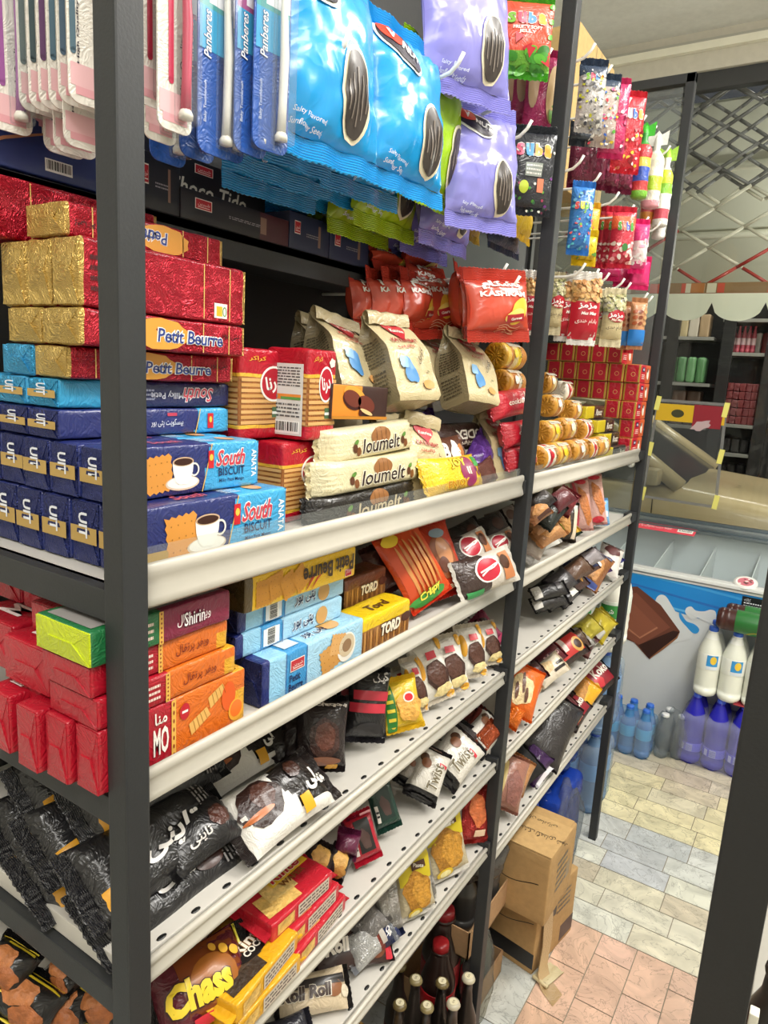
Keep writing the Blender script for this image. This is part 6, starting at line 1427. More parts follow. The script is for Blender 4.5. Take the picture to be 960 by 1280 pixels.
pk('snack_bag', 'shiny red snack bag beside the second post, lowest shelf', 'snack bag', (588,1102), (590,1030), 34, .61, (.8,-.5,.3), .03, 'a82a24', pic(None, shapes=[('f',0,.1,.3,.3,'c86a3a'),('r',.1,-.3,.2,.06,'e0c0a0')]), 'foil', x=-.50)
pk('snack_bag', 'dark red and gold bag behind the red one by the second post', 'snack bag', (572,1085), (590,1018), 30, .63, (.8,-.5,.3), .03, '5a3020', pic(None, shapes=[('b',0,.2,.25,.12,'d87a2a'),('b',.1,-.1,.2,.12,'c8a83a')]), 'foil', x=-.56)
c = P(572,1032,z=.69); m = MB(); s_ = []
for j in range(5):
    for i in range(7): s_.append((-.03+.01*i, -.02+.01*j, .004*math.sin(i*.9)+.003*j-.002*i))
m.add(s_, [(j*7+i, j*7+i+1, (j+1)*7+i+1, (j+1)*7+i) for j in range(4) for i in range(6)], 'dcd8d0', 'carton'); m.add([(x, y, z-.0006) for x, y, z in s_], [((j+1)*7+i, (j+1)*7+i+1, j*7+i+1, j*7+i) for j in range(4) for i in range(6)], 'd0ccc4', 'carton')
emit('paper_sheet', 'loose white paper sheet under the fourth shelf lip by the second post', 'paper', frame(c+V((-.04,0,0)), (.3,1,0), (-.6,.2,.5)), [('sheet', m)])
# ================================================================== far bay, second shelf
U2 = (.45,-.5,.75); S2 = (.6,-.75,.35)
def snackrow(rows, z, group=None, name='snack_pack', cat='snack'):
    global ZPL
    ZPL = {1: 1.1175, 0: .932}.get(int(z*.9+.1), .932) if z > 1 else .9385 if z > .9 else .7395 if z > .7 else .5115
    for lb, p0, p1, wp, dz, n, t, col, deco, mat in rows:
        mx2, my2 = (p0[0]+p1[0])/2, (p0[1]+p1[1])/2; p0 = (mx2+(p0[0]-mx2)*1.22, my2+(p0[1]-my2)*1.22); p1 = (2*mx2-p0[0], 2*my2-p0[1]); wp *= 1.4; t *= 1.35
        pk(name, lb, cat, p0, p1, wp, z+dz, n, t, col, deco, mat, group=group, seal=.006, nx=12, ny=18)
tan = pic(None, shapes=[('f',0,0,.3,.34,'b5804a'),('r',.36,.0,.08,.3,'4a2a20')])
tang = pic(None, shapes=[('f',0,-.05,.32,.3,'c08a50'),('e',.0,.42,.3,.08,'9ab82e')])
snackrow([
 ('tan cookie pack highest beside the second post, second shelf', (662,648), (682,634), 16, .13, U2, .03, '9a6a48', tan, 'film'),
 ('tan cookie pack with a green tip, second from the top by the post', (664,660), (690,645), 18, .10, U2, .03, 'a8764a', tang, 'film'),
 ('tan cookie pack with a green tip, middle of the pile', (670,674), (699,658), 20, .075, U2, .03, 'a8764a', tang, 'film'),
 ('yellow and tan cookie pack lowest in the pile by the lip', (680,686), (712,672), 20, .04, U2, .03, 'c8a03a', tang, 'film'),
 ('white and brown pack beside the second post, dark lettering', (661,690), (676,664), 24, .06, U2, .03, 'a89a8e', pic('Bis', '3a2a24', [('r',0,.2,.3,.1,'5a3a30')], .3, .4), 'film'),
 ('plain white box like pack lying at the lip by the second post', (664,700), (690,686), 18, .02, U2, .025, 'd8d6d0', pic('Kiss', '9a948a', [], .3, .4), 'film'),
 ('white wrapper tip sticking up beside the second post', (656,712), (670,698), 12, .025, U2, .02, 'd0ccc6', None, 'foil'),
 ('black pack with dark green leaves in the middle of the second shelf', (678,655), (698,630), 20, .12, U2, .03, '20241f', None, 'film'),
 ('black and tan cookie pack standing right of the green tipped ones', (704,680), (708,638), 22, .06, S2, .03, '3a3028', pic(None, shapes=[('f',-.15,0,.24,.4,'c08a4a'),('r',.3,0,.08,.4,'d8c8b0')]), 'film'),
 ('pink striped sausage roll pack, left one of two', (728,672), (722,618), 17, .05, S2, .03, 'c89a90', pic(None, shapes=[('f',.05,-.05,.24,.36,'b8703a'),('e',0,.42,.3,.06,'c83040'),('r',-.36,0,.06,.4,'c84a58')]), 'film'),
 ('pink striped sausage roll pack, right one of two', (744,668), (738,616), 18, .05, S2, .03, 'd0a298', pic(None, shapes=[('f',.05,0,.24,.32,'b8703a'),('e',0,-.4,.3,.06,'c83040'),('e',0,.42,.3,.06,'c83040')]), 'film'),
 ('blue and white pack at the far end of the second shelf', (752,662), (750,634), 13, .04, S2, .02, '7aaed8', pic(None, shapes=[('r',0,-.1,.3,.1,'e8eef2'),('e',0,.3,.2,.1,'e0a060')]), 'film'),
 ('dark plum pack at the back of the second shelf', (690,632), (712,616), 18, .15, U2, .03, '5a2228', None, 'film'),
 ('dark red pack at the back, just left of the small brown box', (702,640), (716,616), 16, .13, S2, .03, '7a2a30', None, 'film'),
 ('dark green wrapper under the black and tan cookie pack', (706,690), (720,680), 10, .02, U2, .02, '1e3a28', None, 'foil'),
 ('black pack in the shaded back next to the second post', (664,636), (684,618), 20, .15, U2, .03, '2a2422', None, 'film')], Z2-.005, 'small packs on the far second shelf')
q = P(714,622,x=-.60); emit('small_box', 'small brown box standing at the back of the far second shelf', 'box', face_aisle((q.x-.02, q.y, q.z), -.6, .1, -.2), [('carton', block(.06, .05, .04, .001, 0, 'a8835a', 'carton', (4,4,3)))])
# ---------------------------------------------------------------- far bay, third shelf
blk_ = pic('B', 'd8d4d0', [('r',.0,-.36,.4,.1,'c8c4bc'),('r',-.1,.2,.3,.06,'3a3638')], .3, .12, 0, -.36)
snackrow([('black pack with a pale end, %s in the stack by the lip' % nums[k], (668,782-13*k), (705,772-12.5*k), 13, .018+.026*k, (.4,-.5,.75), .022, '262426', blk_, 'film') for k in range(4)] +
 [('black pack with a yellow tab lying right of the stack, %s' % ['lower', 'upper'][k], (700,775-20*k), (718,755-18*k), 12, .03+.03*k, U2, .022, '2e2c2e', pic(None, shapes=[('e',0,-.3,.3,.1,'c8c02e'),('r',0,.2,.3,.2,'d0ccc4')]), 'film') for k in range(2)] + [
 ('purple and gold cake pack at the lip of the far third shelf', (712,765), (746,748), 24, .025, U2, .035, '5a3a7a', pic(None, shapes=[('f',0,.05,.3,.28,'8a5a34'),('r',.2,.1,.12,.3,'d8a03a'),('r',-.4,0,.06,.4,'3a2060')]), 'foil'),
 ('crumpled black bag with a white print beside the second post', (676,750), (702,728), 28, .07, U2, .035, '222022', pic(None, shapes=[('r',.1,-.1,.1,.08,'c8c4bc')]), 'film'),
 ('dark grey bag behind the crumpled black one', (690,735), (712,718), 22, .10, U2, .03, '3c383a', None, 'film'),
 ('brown pack with orange swirls in the middle of the far third shelf', (700,738), (725,720), 22, .08, U2, .03, '4a3430', pic(None, shapes=[('e',0,-.1,.25,.12,'c87a2e'),('e',.1,.2,.2,.06,'d8a050')]), 'film'),
 ('navy trimmed cake pack with an orange picture, largest on the far third shelf', (728,738), (748,705), 30, .06, U2, .035, '8a5a34', pic(None, shapes=[('r',-.38,0,.1,.46,'26305e'),('f',.05,0,.26,.36,'b8824a'),('r',0,.42,.4,.06,'26305e'),('r',0,-.42,.4,.06,'3a4a8a'),('e',.1,.05,.1,.05,'e8e4e0')]), 'film'),
 ('navy striped cake pack behind the largest one', (712,718), (738,700), 22, .10, U2, .03, '5a4038', pic(None, shapes=[('r',-.38,0,.1,.46,'26305e'),('r',.3,0,.08,.46,'26305e')]), 'film'),
 ('white and brown cake pack at the far end of the third shelf', (756,728), (764,698), 22, .05, U2, .03, 'd8d2cc', pic(None, shapes=[('b',0,.24,.34,.2,'5a3030'),('r',0,.46,.44,.03,'2a2022')]), 'film'),
 ('blue violet foil pack at the lip of the far third shelf', (748,744), (768,728), 14, .02, U2, .025, '3a3a8a', None, 'foil'),
 ('brown pack at the back under the second shelf, far bay', (706,722), (732,704), 18, .12, U2, .03, '5a4030', None, 'film'),
 ('pale wrapper at the back top of the far third shelf', (722,706), (748,692), 14, .13, U2, .025, 'a8a0a4', None, 'foil')], .932, 'small packs on the far third shelf')
# ---------------------------------------------------------------- far bay, fourth shelf
G_ = lambda: pic(None, shapes=[('b',0,.1,.25,.2,'6a3a2a')])
snackrow([
 ('gold foil pack nearest the lip at the far end of the fourth shelf', (738,818), (754,795), 24, .03, U2, .03, 'c8b42e', None, 'foil'),
 ('gold foil pack with a brown picture above the nearest one', (735,802), (758,785), 22, .06, U2, .03, 'c0ae30', G_(), 'foil'),
 ('gold foil pack at the back of the far fourth shelf', (726,792), (744,778), 20, .09, U2, .03, 'b8aa3a', None, 'foil'),
 ('dark brown domed cake pack left of the gold packs', (708,806), (730,796), 18, .07, U2, .035, '4a3228', None, 'film'),
 ('plum brown pack between the dome and the gold foil', (724,812), (740,798), 16, .05, U2, .03, '6a3a3a', None, 'film'),
 ('silver pack with pink print in the middle of the far fourth shelf', (700,826), (730,806), 24, .05, U2, .035, 'b0aca8', pic('Mini', '6a5a58', [('r',-.2,-.2,.14,.08,'c86a7a')], .3, .4), 'foil'),
 ('white and silver pack right of the silver one', (732,832), (748,816), 16, .02, U2, .025, 'ccc8c2', None, 'foil'),
 ('brown bar end hanging over the lip beside the silver pack', (726,846), (736,824), 11, .02, U2, .022, '5a302c', None, 'film'),
 ('dark red pack behind the bright red one, far fourth shelf', (674,834), (698,812), 20, .06, U2, .03, '5a1c26', pic('Maro', 'c8a0a0', [], .3, .5), 'film'),
 ('bright red and black chocolate pack at the lip of the far fourth shelf', (688,864), (718,842), 28, .025, U2, .035, '2a1a1a', pic(None, shapes=[('r',0,0,.34,.34,'b82a26'),('e',.1,.2,.26,.16,'c89a50'),('e',.1,.2,.16,.1,'3a201a'),('r',-.1,-.15,.24,.06,'d8c8c0')]), 'film'),
 ('silver bar with a red label behind the bright red pack', (678,850), (702,830), 15, .05, U2, .025, 'a8a4a4', pic(None, shapes=[('r',.1,.2,.3,.1,'a83038')]), 'foil'),
 ('cream cake pack with chocolate swirls by the second post', (645,884), (660,850), 30, .07, (.6,-.55,.55), .04, 'b8906a', pic(None, shapes=[('c',0,.1,.06,.34,'4a2a1e'),('c',.2,-.1,.05,.26,'4a2a1e'),('c',-.2,0,.05,.28,'4a2a1e')]), 'film'),
 ('orange wrapped cake pack with swirls, lowest by the second post', (640,924), (656,872), 34, .04, (.6,-.55,.55), .04, 'd8641a', pic(None, shapes=[('f',-.1,-.05,.34,.28,'e0c898'),('c',-.1,.08,.05,.2,'5a3420'),('c',-.22,-.1,.05,.16,'5a3420'),('c',.05,-.12,.05,.14,'5a3420')]), 'film'),
 ('orange wrapper corner beside the second post', (636,925), (648,902), 14, .03, (.6,-.55,.55), .02, 'e0701c', None, 'foil'),
 ('white cake pack with dark stripes right of the orange one', (668,890), (696,868), 22, .025, U2, .03, 'd8ccb8', pic(None, shapes=[('f',-.1,-.15,.26,.24,'d8b88a'),('r',.2,.2,.06,.2,'2a2220'),('r',.0,.3,.06,.14,'2a2220')]), 'film'),
 ('dark maroon pack at the back behind the second post', (646,858), (676,836), 20, .09, U2, .035, '3c1a1e', None, 'film')], .735, 'small packs on the far fourth shelf')
# ---------------------------------------------------------------- far bay, lowest shelf
kk = pic('Koko', 'e8dcd0', [('r',0,0,.36,.34,'8a1e2a'),('b',.15,-.1,.2,.12,'c8303a'),('b',.2,-.25,.14,.08,'c8a050')], .3, .5, -.1, .1)
snackrow([
 ('red and black cookie pack at the lip, far end of the lowest shelf', (724,918), (750,892), 30, .03, U2, .04, '241818', kk, 'film'),
 ('red and black cookie pack left of the one at the lip', (708,908), (726,880), 24, .06, U2, .04, '2a1a1a', kk, 'film'),
 ('dark red pack at the back, far end of the lowest shelf', (694,892), (712,872), 20, .09, U2, .035, '5a1c24', None, 'film'),
 ('bright yellow snack bag at the lip of the lowest shelf', (704,952), (732,908), 22, .06, U2, .03, lambda u, v, sd: 'dca41e' if u > -.2 else 'b87a34', pic(None, shapes=[('f',-.2,.1,.24,.24,'b8803a')]), 'film'),
 ('large black shiny bag in the middle of the far lowest shelf', (668,966), (698,900), 46, .06, (.5,-.5,.7), .05, '2a2627', None, 'film'),
 ('black shiny bag lying under the large one', (664,975), (700,935), 30, .035, U2, .03, '322e2e', None, 'film'),
 ('flat brown pack under the black bags near the lip', (682,975), (712,935), 18, .02, U2, .022, '5a4438', None, 'film'),
 ('grey brown pack behind the yellow bag', (690,925), (705,896), 20, .08, U2, .03, '6a5448', None, 'film'),
 ('white card printed with a small cup, lying at the lip', (662,990), (682,966), 20, .015, U2, .006, 'd8d4d8', pic(None, shapes=[('e',0,.05,.2,.14,'a84a4a'),('e',0,.05,.13,.09,'e8e0dc'),('r',-.4,0,.06,.4,'4a3a6a')]), 'print'),
 ('tan and brown bread pack by the second post, lowest shelf', (640,985), (655,950), 24, .07, (.6,-.55,.55), .035, 'a8764a', pic(None, shapes=[('f',0,0,.3,.36,'c08a58')]), 'film'),
 ('black soft bag beside the second post, lowest shelf', (632,990), (662,962), 36, .055, U2, .045, '151415', None, 'cloth'),
 ('purple foil pack hanging toward the lip, lowest shelf', (650,1022), (672,992), 26, .05, U2, .03, '4a2a5c', None, 'foil'),
 ('pinkish brown bread pack lowest beside the second post', (626,1042), (640,985), 28, .05, (.65,-.5,.5), .04, '9a6a5a', pic(None, shapes=[('r',-.36,0,.08,.44,'c8b070'),('f',.05,-.1,.26,.3,'8a5a50')]), 'film')], .509, 'small packs on the far lowest shelf')
# ================================================================== on the floor
def carton(name, label, near, yaw, w, h, d, deco=None, flaps=False, strip=False, tape=False):
    """near = floor corner nearest the camera (aisle side); w runs along the shelf, d towards the wall"""
    M = Matrix.Translation(V(near)) @ Matrix.Rotation(yaw, 4, 'Z') @ frame((0,0,0), (0,1,0), (0,0,1)) @ Matrix.Translation((w/2, h/2, -d/2))
    b = block(w, h, d, .004, .0008, 'b08d5c', 'kraft', (8, 8, 8), int(w*1000)); s = bface('front', w, h, d); l = bface('left', w, h, d); t = bface('top', w, h, d)
    if deco: deco(b, s, l, t, w, h, d)
    ps = [('box', b)]
    if flaps:
        f = MB(); f.bbox((-w*.495, h/2+.0008, -d*.5), (w*.30, h/2+.0038, d*.5), 'bd9a66', 'kraft', .0008)
        tt = lambda x, z: (V((x, h/2+.0039, z)), V((0,1,0)))
        def tp(x, y): return V((x, h/2+.0038, -y)), V((0, 1, 0))
        f.decal(tp, text(farsi('در جای خشک نگهداری شود'), -w*.12, -d*.2, .026, d*.7, -.0+math.pi/2, .005), '2b2620', .0004)
        f.decal(tp, text(farsi('محصول ایران صادراتی'), w*.17, -d*.06, .018, d*.6, math.pi/2, .005), '2b2620', .0004)
        ps.append(('flap', f))
        g = MB(); g.bbox((w*.31, h/2+.0003, -d*.5), (w*.495, h/2+.002, d*.47), 'b5925f', 'kraft', .0006); ps.append(('flap', g))
    if strip:
        k = MB(); 
        pts = [(-w*.30,h*.45,d/2+.002),(-w*.28,h*.2,d/2+.006),(-w*.3,-h*.1,d/2+.012),(-w*.42,-h*.4,d/2+.02),(-w*.5,-h*.49,d/2+.04),(-w*.60,-h*.495,d/2+.085)]
        vs = []
        for (x, y, z) in pts: vs += [(x-.022, y, z), (x+.022, y+.004, z+.002)]
        n = len(pts); fs = [(2*i, 2*i+1, 2*i+3, 2*i+2) for i in range(n-1)]
        k.add(vs, fs, 'b79a70', 'wrap'); k.add([(x, y, z-.002) for x, y, z in vs], [f[::-1] for f in fs], 'a98c62', 'wrap'); ps.append(('torn_tape', k))
    return emit(name, label, 'box', M, ps)
def d_up(b, s, l, t, w, h, d):
    for yy in (.18, -.42):
        b.decal(l, band([(-d*.5+d*.06*i, h*(yy+.09*math.sin(i*.42+.9)-.012*i)) for i in range(16)], .0022), '1d1b1c')
    smallprint(b, s, -w*.2, -h*.2, w*.2, h*.3, '4a4030', 5, 3); b.decal(s, rect(w*.2, -h*.2, w*.34, h*.05), '8a6f48')
def d_low(b, s, l, t, w, h, d):
    b.decal(l, rect(-d*.5, -h*.42, d*.5, -h*.2), '1f1d1d'); b.decal(s, rect(w*.15, -h*.44, w*.49, -h*.2), '3a2626')
    b.decal(s, rect(-w*.2, h*.1, -w*.02, h*.34), '2e2a28'); smallprint(b, s, w*.0, h*.05, w*.34, h*.36, '5a4a38', 4, 5)
carton('kraft_carton', 'lower kraft carton on the floor with a black stripe, by the second post', (-.44,1.545,0), -.16, .215, .203, .22, d_low, False, True)
carton('kraft_carton', 'upper kraft carton with loose flaps and black curved lines, on another carton', (-.408,1.487,.2035), -.03, .182, .185, .24, d_up, True)
q = P(690,1225,z=0); m = MB()
r_ = [];
for i, (x, z) in enumerate([(0,.012),(.03,.01),(.06,.007),(.075,.003)]):
    for j in range(7): r_.append((-.021+.007*j, x, z+.002*math.sin(j*1.7+i)))
m.add(r_, [(i*7+j, i*7+j+1, (i+1)*7+j+1, (i+1)*7+j) for i in range(3) for j in range(6)], 'c9bb94', 'wrap'); m.add([(x, y, z-.0012) for x, y, z in r_], [((i+1)*7+j, (i+1)*7+j+1, i*7+j+1, i*7+j) for i in range(3) for j in range(6)], 'b0a078', 'wrap')
m.lathe([(.004,-.022),(.005,-.02),(.005,.02),(.004,.022)], 'cdbd92', 'wrap', 10, Matrix.Translation((0,-.002,.008)) @ Matrix.Rotation(RT, 4, 'Y'))
emit('tape_scrap', 'crumpled scrap of packing tape on the pink tiles beside the cartons', 'tape', Matrix.Translation((q.x-.02, q.y-.03, .001)) @ Matrix.Rotation(-.25, 4, 'Z'), [('tape', m)])
def tray_carton(label, x, y, z, w, h, d):
    b = MB(); c = 'a98660'
    for a, e in (((-w/2,0,-d/2),(w/2,.003,d/2)), ((-w/2,0,d/2-.003),(w/2,h,d/2)), ((-w/2,0,-d/2),(w/2,h,-d/2+.003)), ((-w/2,0,-d/2),(-w/2+.003,h,d/2)), ((w/2-.003,0,-d/2),(w/2,h,d/2))): b.box(a, e, c, 'kraft')
    emit('carton_tray', label, 'box', face_aisle((x, y, z)), [('tray', b)])
tray_carton('lower open carton tray beside the second post, right against the kraft carton', -.60, 1.40, .0, .22, .065, .18)
tray_carton('upper open carton tray beside the second post, above the lower one', -.60, 1.385, .215, .22, .07, .18)
# glass and dark bottles under the lowest shelf
def glass(label, x, y, z=0, h=.25, r=.03, body='1a1512', cap='a8924a', group='dark glass bottles with crown caps', lab='5a1a1a'):
    b = MB(); b.lathe([(r*.8,0),(r,.006),(r,h*.5),(r*.92,h*.6),(r*.5,h*.74),(r*.4,h*.86),(r*.38,h*.955),(r*.42,h*.958),(r*.42,h*.968)], body, 'plastic', 20)
    c = MB(); c.lathe([(r*.52,h*.965),(r*.54,h*.972),(r*.48,h*.995),(r*.3,h)], cap, 'plastic', 21, None, None, wob=lambda a, q: .05*math.cos(21*a) if q < h*.98 else 0)
    tp = lambda X_, Y_: (V((X_, Y_, h)), V((0,0,1))); c.decal(tp, ell(0, 0, r*.34, r*.34, 14), 'd8cfae', .0004); c.decal(tp, text('S', 0, 0, r*.3), '6a5a2a', .0006)
    l = MB(); l.lathe([(r*1.01,h*.16),(r*1.02,h*.17),(r*1.02,h*.42),(r*1.01,h*.43)], lab, 'print', 24)
    emit('glass_bottle', label, 'bottle', Matrix.Translation((x, y, z)), [('bottle', b), ('crown_cap', c), ('label_band', l)], group)
for k, (u, v, lb) in enumerate([(500,1253,'crown capped bottle leftmost in the front row'),(534,1256,'crown capped bottle second along the front row'),(567,1252,'crown capped bottle with a pale cap next to the second post'),(553,1226,'crown capped bottle in the second row, gold cap'),(520,1222,'crown capped bottle in the second row, left of the gold one'),(586,1220,'crown capped bottle right behind the second post'),(500,1205,'crown capped bottle at the back left in the dark')]):
    q = P(u, v, z=.25); glass(lb+', under the lowest shelf', q.x, q.y, 0, .25, .026, '1a1512' if k % 2 else '2a2420', ['6a5c38','857850','b8b098'][k % 3])
def bottle(desc, x, y, z, h, r, group=None, M=None, **kw):
    emit('plastic_bottle', desc, 'bottle', M if M is not None else Matrix.Translation((x, y, z)), bottle_parts(h, r, **kw), group)
q = P(568,1186,z=.31); bottle('cola bottle with a big red cap under the lowest shelf by the second post', q.x-.05, q.y+.04, 0, .27, .04, body='241410', cap='9a1a20', neck=.016, label=(.4,.6,'b01c22',None), mat='plastic')
q = P(558,1160,z=.31); bottle('cola bottle behind the big red capped one, in the dark', q.x-.03, q.y+.05, 0, .31, .045, body='241410', cap='8a1c22', neck=.02, label=(.4,.6,'8a1c22',None), mat='plastic')
q = P(612,1235,z=.12); bottle('dark cola bottle with a red label standing right of the second post', -.515, 1.32, 0, .22, .026, body='1c1210', cap='2a2a2a', label=(.45,.7,'b8242a',None), mat='plastic')
for k, (x, y, z, lb) in enumerate([(-.57,1.36,.218,'dark wrapped bottle in the upper tray, left'),(-.55,1.45,.218,'dark wrapped bottle in the upper tray, right'),(-.57,1.36,.004,'green bottle in the lower tray, left'),(-.55,1.45,.004,'green bottle in the lower tray, right')]):
    bottle(lb+', beside the second post', x, y, z, .15, .032, body='3a4a3a' if k > 1 else '3a3836', cap='2a2a2a', neck=.013, mat='plastic')
def crumple(name, label, c, rx, ry, rz, col, mat, seed, cat='plastic wrap'):
    bm = bmesh.new(); bmesh.ops.create_icosphere(bm, subdivisions=4, radius=1)
    so = V((seed, seed*2, 3)); vs = []
    for v in bm.verts:
        n = noise.noise(v.co*1.6+so)*.28 + noise.noise(v.co*4+so)*.14 + abs(noise.noise(v.co*8+so))*.08
        p = v.co*(1+n); vs.append((p.x*rx, p.y*ry, max(-.98, p.z)*rz))
    bm.verts.index_update(); m = MB(); m.add(vs, [[v.index for v in f.verts] for f in bm.faces], col, mat); bm.free()
    emit(name, label, cat, Matrix.Translation(V(c)), [('film', m)])
crumple('plastic_wrap', 'crumpled clear film hanging around the cola bottle at the second post', (-.505,1.335,.125), .035,.05,.125, 'dcdcd6', 'thinfilm', 2)
crumple('plastic_wrap', 'dark film over the upper carton tray beside the second post', (-.55,1.40,.385), .05,.08,.045, '6a6660', 'smoky', 8)
q = P(748,1010,x=-.50); crumple('plastic_wrap', 'large clear crumpled bag between the kraft carton and the far post', (-.50,1.93,.16), .04,.10,.16, 'd4d8da', 'thinfilm', 11)
q = P(500,1290,z=0)
emit('kraft_carton', 'small yellowish carton on the floor under the lowest shelf at the bottom edge', 'box', face_aisle((-.60,.97,.09)), [('box', block(.14,.18,.12,.003,.0006,'b08a4c','kraft',(6,6,6),3))])
# water behind the cartons, under the lowest shelf of the far bay
WB = dict(body='8fb6dc', cap='2b56c0', label=(.42,.62,'6fa6dc',None))
q = P(672,1003,z=.33); bottle('water bottle with a blue cap rising behind the upper kraft carton', -.55, 1.755, 0, .34, .042, body='c8d2d8', cap='2b4ab0', mat='liquid')
for k, (x, y) in enumerate([(-.56,1.90),(-.56,2.0),(-.655,1.90),(-.655,2.0)]):
    bottle('dark blue water bottle in the wrapped pack under the lowest shelf, %s' % ['near left','near right','back left','back right'][k], x, y, 0, .30, .042, 'water bottles under the lowest shelf', body='3f66a8', cap='1f3f9a', label=(.4,.62,'4a9ac0',None))
    bottle('dark blue water bottle in the upper wrapped pack, %s' % ['near left','near right','back left','back right'][k], x-.01, y+.13-.03*(k % 2), .31, .17, .036, 'upper water bottles under the lowest shelf', body='3a5aa8', cap='1f3f9a', label=(.35,.6,'3a7ab8',None))
m = block(.24, .30, .21, .02, .004, '2450c8', 'smoky', (12,12,10), 5); emit('shrink_wrap', 'bright blue shrink wrap around the water bottles under the lowest shelf', 'plastic wrap', face_aisle((-.605,1.97,.15)), [('film', m)])
# tower of packs just past the far post: two packs of water, milk on top
def tower():
    xs, ys = (-.545,-.632,-.719), (2.36,2.447)
    for lv in range(2):
        for i, x in enumerate(xs):
            for j, y in enumerate(ys):
                bottle('light blue water bottle past the far post, %s pack, %s row, %s from the aisle' % (['lower','upper'][lv], ['near','back'][j], nums[i]), x, y, .306*lv, .305, .0425, 'water bottles past the far post', **WB)
        emit('shrink_wrap', 'clear shrink wrap around the %s pack of water past the far post' % ['lower', 'upper'][lv], 'plastic wrap', face_aisle((-.632,2.4035,.13+.306*lv)), [('film', block(.18, .25, .268, .03, .003, 'e4ecf2', 'clear', (10,10,12), 7+lv))])
    for i, x in enumerate(xs):
        for j, y in enumerate(ys):
            def lab(mb, s, h): mb.decal(s, rect(-.03, h*.42, .03, h*.58, 6, 2), '3f9a4a', .0006); mb.decal(s, text(farsi('شیر'), 0, h*.5, .02, None, 0, .02), 'f2f4ee', .0012)
            bottle('green labelled milk bottle past the far post, %s row, %s from the aisle' % (['near','back'][j], nums[i]), x, y, .613, .29, .043, 'milk bottles past the far post', body='eef0ea', cap='f2f2ee', neck=.017, label=(.40,.62,'e6ece0',lab), fill='eceade', mat='plastic')
tower()
# small water pack and empties in front of the freezer
for i, x in enumerate((-.60,-.535,-.47)):
    for j, y in enumerate((2.86,2.925)):
        bottle('small blue water bottle on the floor by the freezer, %s row, %s from the left' % (['near','back'][j], nums[i]), x, y, 0, .21, .031, 'small water bottles by the freezer', body='5fa2dc', cap='2f6ad0', label=(.4,.62,'4fb0d8',None))
emit('shrink_wrap', 'clear shrink wrap around the small water bottles by the freezer', 'plastic wrap', face_aisle((-.535,2.8925,.085)), [('film', block(.14, .165, .205, .025, .003, 'd0e4f4', 'clear', (10,8,12), 9))])
for k, (x, y) in enumerate([(-.405,2.92),(-.345,2.95),(-.40,2.985)]):
    bottle('clear small bottle in crumpled film between the water and the blue bottles, %s' % nums[k], x, y, 0, .19, .028, 'clear small bottles in film', body='d4dade', cap='e4e6e6', mat='clear')
crumple('plastic_wrap', 'crumpled clear film around the small clear bottles by the freezer', (-.38,2.945,.10), .065,.06,.10, 'dfe3e4', 'thinfilm', 14)
# blue bottles with doogh bottles on top
for i in range(5):
    for j in range(2):
        def lab2(mb, s, h): mb.decal(s, rect(-.012, h*.2, .012, h*.3, 3, 2), 'c8ccf0', .0008); mb.decal(s, rect(-.034, h*.2, -.02, h*.29, 2, 2), 'dfe2f6', .0008); smallprint(mb, s, -.011, h*.21, .011, h*.29, '3a3aa0', 4, i, .0014)
        bx, by = -.302+.0885*i, 2.965+.0885*j
        bottle('violet blue bottle on the floor before the freezer, %s row, %s from the left' % (['front','back'][j], nums[i]), bx, by, 0, .30, .0435, 'violet blue bottles before the freezer', body='3c3ad8', cap='3a5ad8', mat='liquid', neck=.013, label=(.19,.31,'6a68dc',lab2) if j == 0 else None)
        def lab3(mb, s, h): mb.decal(s, rect(-.004, h*.46, .038, h*.62, 5, 3), '2f8fd0', .0008); mb.decal(s, ell(.02, h*.55, .012, .017, 16, 2), 'e8c23a', .0014); mb.decal(s, rect(-.004, h*.41, .038, h*.46, 5, 1), 'd8e0e8', .0008)
        if i < 4: bottle('white yoghurt drink bottle on the blue bottles, %s row, %s from the left' % (['front','back'][j], nums[i]), bx+.02, by+.005, .302, .285, .044, 'white yoghurt drink bottles', body='f0f1ec', cap='2c5cc8', neck=.015, fill='e6e8dc', mat='plastic', ribs=False, label=(.40,.63,'eef0e8',lab3 if j == 0 else None))
m = MB(); m.bbox((-.17,2.935,.2995), (.09,3.09,.3018), 'a83a44', 'film', .0005); emit('divider_sheet', 'thin red sheet between the blue bottles and the white drink bottles', 'sheet', Matrix.Identity(4), [('sheet', m)])
emit('shrink_wrap', 'clear shrink wrap around the violet blue bottles before the freezer', 'plastic wrap', face_aisle((-.125,3.009,.11)), [('film', block(.19, .215, .455, .03, .003, 'e0e2f4', 'clear', (10,10,18), 12))])
def lab4(mb, s, h):
    mb.decal(s, ell(0, h*.5, .04, .045, 20, 3), 'd8c23a', .0008); mb.decal(s, ell(0, h*.5, .036, .041, 20, 3), '1f7a32', .0012); mb.decal(s, text('Mojito', 0, h*.52, .016, .05, RT, .03, .2, maxlen=.01), 'f0f0e0', .0018); mb.decal(s, ell(.0, h*.6, .008, .006, 10), 'e8d03a', .0018)
for k in range(2):
    M = Matrix.Translation((-.275+.02*k, 2.955+.085*k, .588+.045)) @ Matrix.Rotation(RT, 4, 'Y') @ Matrix.Rotation(1.4, 4, 'Z')
    bottle('%s brown soda bottle with green label lying on the white drink bottles' % ['front', 'rear'][k], 0, 0, 0, .3, .044, 'soda bottles lying on top', M, body='3a1410', cap='2a6a2a', mat='plastic', label=(.22,.66,'1f6a2c',lab4))
